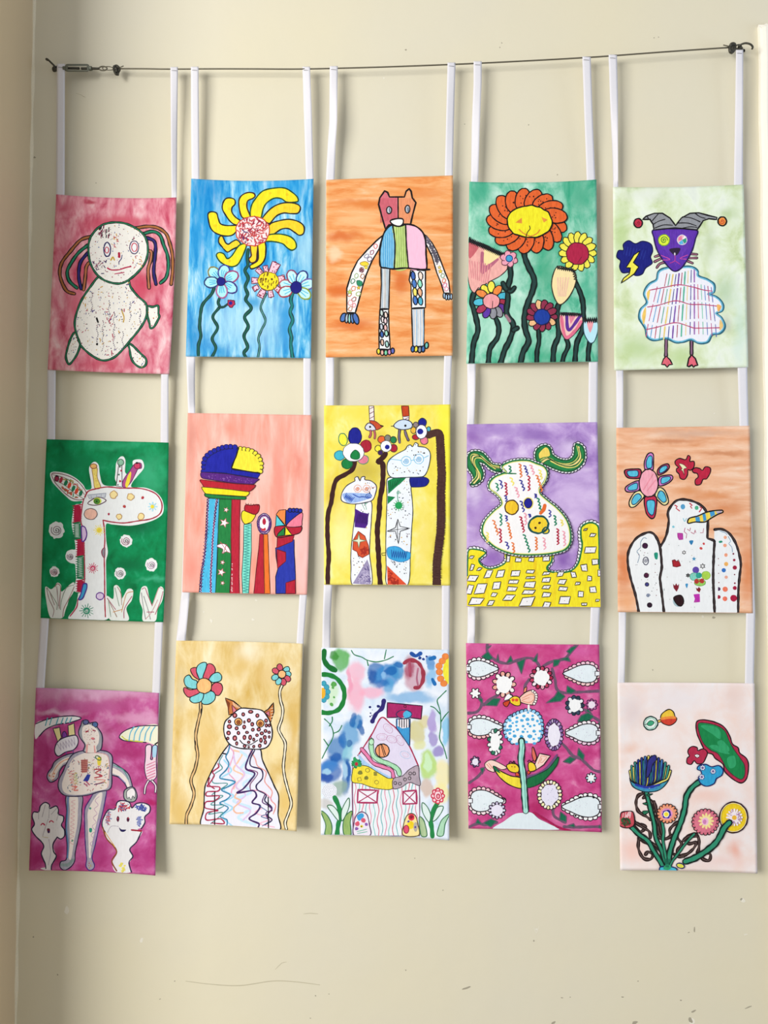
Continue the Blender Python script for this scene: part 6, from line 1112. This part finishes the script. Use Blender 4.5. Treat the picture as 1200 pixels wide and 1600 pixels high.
a.F('b02848', P, K, 8); a.F('108045', '700,350 760,345 850,365 920,410 960,500 1000,570 1050,640 1085,700 1085,780 1055,815 990,780 930,720 900,660 860,600 800,570 740,510 705,420', '4c1c2c', 5)
for p in ('720,370 820,370 880,410 880,480 820,440', '860,500 900,490 960,560 930,590 870,540', '940,640 1000,620 1010,700 960,720', '790,540 850,530 960,600 880,590'): a.F('2c9c64', p)
a.part('drawn_flower', 'crimson flower with a white eye')
a.F('b02848', '620,560 650,540 690,550 695,575 740,560 775,590 760,640 735,680 690,685 665,660 640,690 605,680 605,640 625,620 612,590', K, 7); a.F('f0e8e8', '668,615 690,605 710,618 690,635', K, 4); a.D(K, '690,620,4')
BK = '2c1a18'
a.part('drawn_tendrils', 'looping black tendrils')
for p in ('250,930 200,950 180,1010 200,1080 260,1120 300,1150', '240,920 260,950 240,970', '300,990 330,1040 330,1110 360,1170 370,1260 400,1310', '270,1010 300,1080 320,1110 340,1200 350,1290', '165,1165 170,1210 220,1250 260,1210 210,1190', '170,1170 230,1210 290,1250 300,1300', '205,1300 200,1390 240,1470 300,1480 320,1440 280,1420 260,1440', '210,1310 260,1340 330,1380', '555,1160 500,1190 460,1240 480,1310', '480,1280 430,1310 370,1300', '540,1200 520,1290 560,1350 530,1400 520,1450', '540,1450 600,1440 660,1390 680,1340 620,1350 600,1300 660,1270 700,1300 705,1380 690,1430', '570,1330 620,1290 690,1290', '690,1430 740,1480 790,1490 800,1440 760,1430 740,1450', '330,1000 380,1200 400,1290', '300,1340 360,1380 390,1430', '500,1440 540,1460 580,1460'):
    a.L(BK, p, 22, 0, 1, .3); a.L('7c6864', p, 2.5)
GS = '2c8c6c'
a.part('drawn_flower', 'blue and yellow thistle-like flower')
a.T(GS, '262,890 275,960 300,1060 330,1180 345,1300 390,1400 420,1500 430,1560', 20, '0c1c18', 10); [a.F('1c6c4c', p, K, 5) for p in ('270,940 320,935 280,955', '275,1010 235,1015 270,1030', '290,1080 235,1080 250,1110')]
a.F('3c94b0', '130,800 150,870 220,910 300,920 380,900 440,840 460,780 400,840 270,870 180,850', '10242c', 7)
for i in range(25):
    fx = (i-12)/12; c = ('24349c', 'e8d85c', '2c3c9c', '2c8c94', '3c78c0')[i % 5] if 3 < i < 21 else ('e0d870', '3c9c8c')[i % 2]
    ye = 745-95*(1-fx*fx)-26*(i % 2)
    a.T(c, [(268+fx*22, 885), (278+fx*112, 880-44*abs(fx)), (292+fx*150, 830-20*abs(fx)), (298+fx*168, ye)], 11, '0a0e20', 6)
a.F('2c2c7c', '280,660 335,612 350,650 320,690 300,760 265,800', '10142c', 6); a.L('24349c', '180,860 270,880 370,860', 14); a.L('3c7cc8', '200,880 270,895 350,885', 8)
a.part('drawn_flower', 'light blue flower with white-eyed spots')
a.T(GS, '725,825 650,880 600,960 585,1060 550,1180 500,1300 460,1430 450,1540', 26, '0c1c18', 11)
a.F('2c9ccc', '690,730 705,700 760,690 810,710 870,700 905,735 895,780 850,810 830,850 770,872 720,850 700,800 725,775 720,745', '141c5c', 8)
for x, y in ((735, 718), (822, 748), (728, 795)): a.STAR('d8dcf0', x, y, 26, '141c5c', 4, 7, .7); a.E('8c5cac', x, y, 8, 8, K, 3)
a.part('drawn_flower', 'small orange flower with a yellow eye')
a.T(GS, '425,1140 400,1170 410,1250 405,1330 425,1450 440,1550', 14, '142c24', 6)
a.RP(440, 1100, 70, 66, 16, 17, 15, ['ec9470'], '241418', 6); a.E('ec9c7c', 440, 1100, 66, 62); a.E('dc90c0', 437, 1102, 48, 46); a.E('1c1c84', 434, 1104, 36, 36, None, 1, 0, .15); a.E('ece4f0', 432, 1106, 25, 26); a.E('f4dc3c', 432, 1106, 20, 19)
a.part('drawn_flower', 'rosy flower with a frilled edge')
a.T(GS, '665,1270 600,1340 540,1420 480,1500 460,1550', 12, '142c24', 6); a.RP(758, 1170, 96, 92, 20, 19, 17, ['d87084'], '241418', 6); a.E('d87488', 758, 1170, 92, 88); a.RP(765, 1162, 44, 46, 12, 22, 10, ['f0dc94'], None, 1); a.E('f2e0a0', 765, 1162, 40, 40); a.E('ecb8d4', 756, 1165, 28, 32); a.E('cc7cb4', 752, 1168, 15, 20)
a.part('drawn_flower', 'big round yellow flower'); a.E('f0cc24', 993, 1132, 117, 128, '2c1020', 9, 0, .015); a.E(None, 993, 1132, 108, 119, 'f4e8c8', 3, 0, .015)
for i in range(16): t = i*math.pi/8; a.L('f0e4e8', [(1000+20*math.cos(t), 1132+20*math.sin(t)), (1000+62*math.cos(t), 1132+66*math.sin(t))], 12)
a.SP(['a87cac'], '950,1080 1050,1080 1050,1190 950,1190', 30, 4, 1); a.E('ece0e8', 1000, 1134, 28, 28); a.E('f0b83c', 1000, 1134, 20, 20)
a.sub('drawn_stem'); a.T(GS, '958,1175 915,1220 880,1290 830,1360 740,1430 660,1475 590,1500', 30, '0c1c18', 11); a.E('d8d84c', 550, 1535, 34, 20, '141c5c', 7, .3)
a.part('drawn_flower', 'small crimson bell flower at the left edge')
a.T(GS, '130,1200 200,1270 280,1330 320,1400 370,1480 410,1550', 22, '0c1c18', 10)
a.F('c04854', '48,1125 60,1090 120,1080 155,1090 168,1150 160,1200 110,1220 50,1205 38,1160', K, 7); a.F('2c5c34', '55,1150 90,1130 130,1150 130,1190 80,1200'); a.SP(['e8b8bc'], '60,1100 150,1095 155,1130 60,1130', 14, 6, 2); a.SP(['7c1c2c', '1c3c24'], '60,1150 140,1140 140,1195 60,1195', 22, 5, 1)
a.part('drawn_knot', 'turquoise knot tying the stems'); a.F('3cb0c8', '375,1560 385,1545 430,1540 480,1545 518,1560 515,1590 380,1590', '141c5c', 8); a.F('2c9c6c', '410,1545 440,1520 475,1545 450,1570 415,1565'); [a.L('1c6c54', [(420+k*12, 1480), (430+k*7, 1545)], 5) for k in range(4)]
# ------------------------------------------------------------------ build the paintings
for a in ARTS: a.build()

# ------------------------------------------------------------------ wire, hooks and turnbuckle
STEEL = plain('galvanised_steel', '6f6a5c', .45, .7, .3, 900, .25); DARK = plain('dark_weathered_metal', '4c4a42', .5, .7, .4, 700, .3); GREYM = plain('grey_cast_metal', '6b6e63', .5, .6, .4, 500, .2)
WD = .024                                     # the wire stands this far off the wall
def tube(name, P, r, mat, parent=None, n=10, closed=False, sm=True):
    P = [Vector(p) for p in P]; V, Fc = [], []; m = len(P); rr = r if isinstance(r, (list, tuple)) else [r]*m
    pn = None
    for i, p in enumerate(P):
        a_, b_ = (P[(i-1) % m], P[(i+1) % m]) if closed else (P[max(0, i-1)], P[min(m-1, i+1)])
        t = (b_-a_).normalized()
        if pn is None: pn = t.orthogonal().normalized()
        pn = (pn-t*pn.dot(t)).normalized(); q = t.cross(pn)
        for k in range(n): an = 2*math.pi*k/n; V.append(p+(pn*math.cos(an)+q*math.sin(an))*rr[i])
    for i in range(m if closed else m-1):
        j = (i+1) % m
        for k in range(n): Fc.append((i*n+k, i*n+(k+1) % n, j*n+(k+1) % n, j*n+k))
    if not closed: Fc += [tuple(range(n))[::-1], tuple((m-1)*n+k for k in range(n))]
    return mesh_obj(name, V, Fc, [mat], parent, None, sm)
def path(s, d=WD, k=8):
    """pixel path at a distance from the wall; third value overrides the distance"""
    P = pts_of(s); Q = []
    for p in P: Q.append(back(p[0], p[1], p[2]/1000 if len(p) > 2 else d))
    out = []
    for i in range(len(Q)-1):
        p0, p1, p2, p3 = Q[max(0, i-1)], Q[i], Q[i+1], Q[min(len(Q)-1, i+2)]
        for j in range(k):
            t = j/k; out.append(.5*((2*p1)+(-p0+p2)*t+(2*p0-5*p1+4*p2-p3)*t*t+(-p0+3*p1-3*p2+p3)*t**3))
    return out+[Q[-1]]
def root_at(name, loc, label, cat, group=None):
    o = bpy.data.objects.new(name, None); COL.objects.link(o); o.location = loc; o['label'] = label; o['category'] = cat; o.empty_display_size = .03
    if group: o['group'] = group
    return o
MM = .00145
wr = root_at('steel_wire', back(660, 104, WD), 'taut grey steel wire rope strung across the wall, carrying all the ribbons', 'wire')
WIRE = [(188, 107.3), (230, 107.5), (267, 108), (330, 107.6), (400, 107.7), (450, 108), (490, 107.6), (528, 106.7), (600, 104.7), (700, 101), (760, 98.3), (800, 96.3), (860, 93.2), (910, 90.3), (950, 87.7), (1040, 81), (1140, 74.2)]
o = tube('wire_rope', path([(x, y, WD*1000) for x, y in WIRE], k=6), .0016, STEEL, wr, 8)
o = tube('wire_loop', path('180,108 172,104.3 163,104.5 160,106.5 163,109 172,109.5 181,108'), .0010, STEEL, wr, 8)
o = tube('wire_knot', path('178,104,20 184,104,25 187,108,22 184,113,19 179,111,22 178,105,26 183,103,23 186,109,19 183,116,22 180,114,25 178,108,21 182,112,24 182,106,24'), .0027, DARK, wr, 8)
tube('wire_end', path('183,106,24 188,105,25 193,103,26'), .0011, STEEL, wr, 8); tube('wire_end', path('183,111,22 185,116,22 184,118,22'), .0016, DARK, wr, 8)
tube('wire_knot', path('1141,79,20 1142,70,26 1147,69,24 1148,74,18 1144,81,22 1141,80,26 1141,72,24 1146,69,19 1148,76,24 1143,82,22 1144,76,25 1145,72,22'), .0036, DARK, wr, 8)
tube('wire_end', path('1143,74,24 1137,72,25 1130,70.3,25'), .0011, STEEL, wr, 8)
tube('wire_loop', path('1146,74,23 1150,71,24 1156,70,23 1158,73,21 1154,76,20 1149,76,21 1146,74,22'), .0016, DARK, wr, 8)
# turnbuckle
tb = root_at('turnbuckle', back(120, 106, WD), 'grey metal turnbuckle tensioning the left end of the wire', 'turnbuckle')
def oblong(name, px0, px1, py0, py1, th, mat, parent, hole=None):
    V, Fc = [], []
    def ring(x0, x1, y0, y1, d, r):
        out = []
        for cx, cy, t0 in ((x1-r, y0+r, -90), (x1-r, y1-r, 0), (x0+r, y1-r, 90), (x0+r, y0+r, 180)):
            for k in range(5): t = math.radians(t0+k*22.5); out.append(back(cx+r*math.cos(t), cy+r*math.sin(t), d))
        return out
    b = .0012; hs = hole
    outer = [ring(px0, px1, py0, py1, WD-th/2, 4), ring(px0-.0, px1, py0, py1, WD+th/2-b, 4), ring(px0+1, px1-1, py0+1, py1-1, WD+th/2, 3.4)]
    inner = [ring(*hs, WD+th/2, 1.5), ring(*hs, WD-th/2, 1.5)]
    rings = outer+inner+[outer[0]]; n = 20
    for r in rings: V += r
    for i in range(len(rings)-1):
        for k in range(n): Fc.append((i*n+k, i*n+(k+1) % n, (i+1)*n+(k+1) % n, (i+1)*n+k))
    return mesh_obj(name, V, Fc, [mat], parent)
oblong('turnbuckle_body', 101.5, 139.5, 99.8, 112.2, .010, GREYM, tb, (106, 136, 103.4, 109.4))
tube('threaded_rod', path('100,106.6 112,106.6 124,106.8'), .0026, DARK, tb); tube('threaded_rod', path('127,107 140,107 155,107.3'), .0026, DARK, tb)
for x in (139.5, 99):
    P = [back(x+dx, 107, WD) for dx in (0, 4)]; tube('hex_nut', P, .0052, GREYM, tb, 6, False, False)
tube('eye', [back(161+6.2*math.cos(t), 107+3.2*math.sin(t), WD) for t in [2*math.pi*i/24 for i in range(24)]], .0016, STEEL, tb, 8, True)
tube('eye', [back(93+5.5*math.cos(t), 107+4.5*math.sin(t), WD-.001) for t in [2*math.pi*i/24 for i in range(24)]], .0018, DARK, tb, 8, True)
# hooks
hk = root_at('wall_hook', back(86, 107, 0), 'dark bent metal hook screwed into the wall beside the left corner', 'hook', 'wall hooks holding the wire')
tube('hook_arm', path('74,94,20 72.3,92.5,26 74,92.5,30 79,97,31 85,103,27 88,106,20 87,108,10 86.5,108.5,-6', k=6), [.0022]*43, DARK, hk)
tube('screw_collar', [back(86.5, 108.5, d/1000) for d in (0, 1, 2, 3)], [.007, .0075, .0065, .004], DARK, hk, 14)
hk = root_at('wall_hook', back(1160, 76, 0), 'dark curled metal hook screwed into the wall next to the white moulding', 'hook', 'wall hooks holding the wire')
tube('hook_arm', path('1175,77,24 1176,73,28 1172,69,30 1165,67.5,28 1158,69.5,25 1154,73,20 1155,76,12 1156,77,-6', k=6), [.0021]*43, DARK, hk)
tube('screw_collar', [back(1156, 77, d/1000) for d in (0, 1, 2, 3)], [.006, .0065, .0055, .003], DARK, hk, 14)
HOLE = plain('dark_hole', '17140f', .9)
mesh_obj('screw_hole', [back(1162.5+2*math.cos(t), 79+2.6*math.sin(t), .0004) for t in [math.pi*i/5 for i in range(10)]], [tuple(range(10))], [HOLE], hk)

# ------------------------------------------------------------------ ribbons
RIB = plain('white_paper_ribbon', 'dddbe0', .55, var=.02, bump=.15, bscale=120, spec=.3)
def depth_at(x, y):
    for a in ARTS:
        u, v_ = a.uv(x, y)
        if -.02 < u < 1.02 and -.012 < v_ < 1.012: return a.depth(u, v_)
    return None
def ribbon(label, rows, twist=()):
    """rows: y, left x, right x in the photo, running down; the strip hangs from the wire behind its sheets.
    twist: (y centre, half length, mm by which the right edge comes forward)"""
    r0 = rows[0]; cx = (r0[1]+r0[2])/2
    rt = root_at('paper_ribbon', back(cx, r0[0], WD), label, 'ribbon', 'white paper ribbons that carry the paintings')
    ys = []; y = rows[0][0]
    while y < rows[-1][0]: ys.append(y); y += 4
    ys.append(rows[-1][0]); V, Fc = [], []; NX = 5
    L_ = []
    for y in ys:
        for i in range(len(rows)-1):
            if rows[i][0] <= y <= rows[i+1][0]:
                t = (y-rows[i][0])/(rows[i+1][0]-rows[i][0]); xa = rows[i][1]*(1-t)+rows[i+1][1]*t; xb = rows[i][2]*(1-t)+rows[i+1][2]*t; break
        ds = [depth_at(xa*(1-k)+xb*k, yy) for k in (0, .5, 1) for yy in (y-5, y, y+5)]; ds = [q for q in ds if q is not None]
        L_.append([y, xa, xb, min(ds)-.0016 if ds else None])
    L_[0][3] = WD+.0016
    known = [i for i, l in enumerate(L_) if l[3] is not None]
    for i, l in enumerate(L_):
        if l[3] is None:
            a_ = max(k for k in known if k < i); b_ = min([k for k in known if k > i] or [a_]); t = (i-a_)/max(1, b_-a_); t = t*t*(3-2*t)
            l[3] = L_[a_][3]*(1-t)+L_[b_][3]*t
    # loop over the wire: short tail behind, stapled below the wire
    zt = back(cx, r0[0], WD).z
    def row(xa, xb, y, d, tw=0, cup=0):
        for k in range(NX):
            s_ = k/(NX-1); V.append(back(xa*(1-s_)+xb*s_, y, d+tw*(s_-.5)+cup*(1-(2*s_-1)**2)))
    back_rows = [(r0[0]+11, WD-.0016), (r0[0]+6, WD-.0019), (r0[0]+2, WD-.0018), (r0[0]-.6, WD-.0008), (r0[0]-1.3, WD), (r0[0]-.6, WD+.0010)]
    for y, d in back_rows: row(r0[1], r0[2], y, d)
    for i, (y, xa, xb, d) in enumerate(L_):
        hid = depth_at((xa+xb)/2, y-6) is not None or depth_at((xa+xb)/2, y+6) is not None
        tw = 0 if hid else sum(t[2]/1000*math.exp(-((y-t[0])/t[1])**2) for t in twist)
        row(xa, xb, y, d, tw, 0 if depth_at((xa+xb)/2, y) else .0004)
    m = len(V)//NX
    for j in range(m-1):
        for k in range(NX-1): Fc.append((j*NX+k, (j+1)*NX+k, (j+1)*NX+k+1, j*NX+k+1))
    st = mesh_obj('ribbon_strip', V, Fc, [RIB], rt, None, True)
    sd = st.modifiers.new('thickness', 'SOLIDIFY'); sd.thickness = .00022; sd.offset = 0
    y = r0[0]+4; w_ = (r0[2]-r0[1])
    tube('staple', [back(cx-w_*.34, y, WD-.001), back(cx-w_*.34, y, WD+.0024), back(cx-w_*.1, y, WD+.0029), back(cx+w_*.3, y+.5, WD+.0027), back(cx+w_*.34, y+.5, WD-.001)], .00035, STEEL, rt, 6)
    return rt
ribbon('leftmost white ribbon, looped over the end of the turnbuckle', [(101, 89, 101.3), (300, 87.7, 101), (580, 73.7, 87), (686, 73.7, 86.2), (968, 63.3, 76.5), (1072, 56.5, 69.5), (1130, 53, 66)])
ribbon('white ribbon on the right side of the first column, down to the magenta painting', [(106, 266.3, 278), (200, 267, 277), (305, 268, 276.3), (584, 251.7, 263.3), (690, 250.7, 263.3), (972, 242, 254.7), (1080, 237.8, 250.5), (1130, 235, 248)], [(230, 90, -6)])
ribbon('white ribbon on the left side of the second column, above the blue flower painting', [(105.5, 298.3, 310.3), (200, 298.6, 310.9), (281, 299.5, 311.5), (557, 291, 305), (600, 292.5, 304.7), (646, 294, 305), (925, 283.8, 296.8), (1001, 275.4, 290), (1060, 273, 287)], [(600, 45, -7), (965, 40, 8)])
ribbon('white ribbon on the right side of the second column, down to the yellow cat painting', [(105.5, 472.7, 484.5), (170, 474.5, 487), (279, 478.3, 490), (559, 474, 486), (648, 474, 486), (930, 468, 479.6), (1004, 463.3, 474.2), (1060, 461, 472)], [(150, 60, 5)])
ribbon('white ribbon on the left side of the middle column, bent above the orange bear painting', [(104.5, 515.3, 527.7), (190, 514.5, 526.8), (225, 512.3, 524.6), (280, 509.3, 522.7), (558, 508.8, 522), (633, 508.8, 521.8), (915, 505.8, 519), (960, 504.5, 517), (1012, 503.3, 515.8), (1070, 502, 515)], [(190, 45, 12), (960, 35, -8), (590, 40, 4)])
ribbon('white ribbon on the right side of the middle column, down to the house painting', [(99, 699.3, 711.7), (190, 697, 709.3), (274, 695, 707.3), (556, 694, 706), (632, 692, 703.5), (915, 690.5, 703), (1015, 690, 702), (1070, 690, 702)], [(180, 70, -4)])
ribbon('white ribbon on the left side of the fourth column, above the orange sunflower painting', [(97, 740, 752.7), (130, 740, 752.5), (200, 737, 749.5), (283, 736, 747.3), (567, 730, 743.3), (615, 730.3, 742.5), (662, 730, 741), (949, 731, 742.5), (1005, 730, 741.7), (1060, 730, 742)], [(220, 60, 8), (610, 40, 8), (980, 30, 8)])
ribbon('white ribbon on the right side of the fourth column, down to the magenta garden painting', [(89.5, 910, 923), (180, 913, 926), (280, 916.7, 930), (565, 920, 934), (660, 919, 933.3), (949, 923, 937.5), (1007, 921, 934.6), (1060, 921, 934)])
ribbon('white ribbon on the left side of the fifth column, twisted above the purple cat painting', [(86.5, 951, 964), (150, 953, 965.5), (220, 955.8, 965.5), (292, 958.3, 965.9), (579, 962.5, 973.8), (668, 963.3, 973.8), (957, 966.7, 978.3), (1067, 965.3, 976), (1130, 966, 977)], [(245, 60, 14), (620, 50, 5), (1010, 50, 6)])
ribbon('rightmost white ribbon, hanging from the right end of the wire', [(79, 1150, 1161.3), (180, 1148.5, 1161), (290, 1146.7, 1160.7), (574, 1152.5, 1167.5), (664, 1155.3, 1169.4), (958, 1165.8, 1180), (1067, 1163.8, 1177.8), (1130, 1164, 1178)], [(180, 60, 4)])
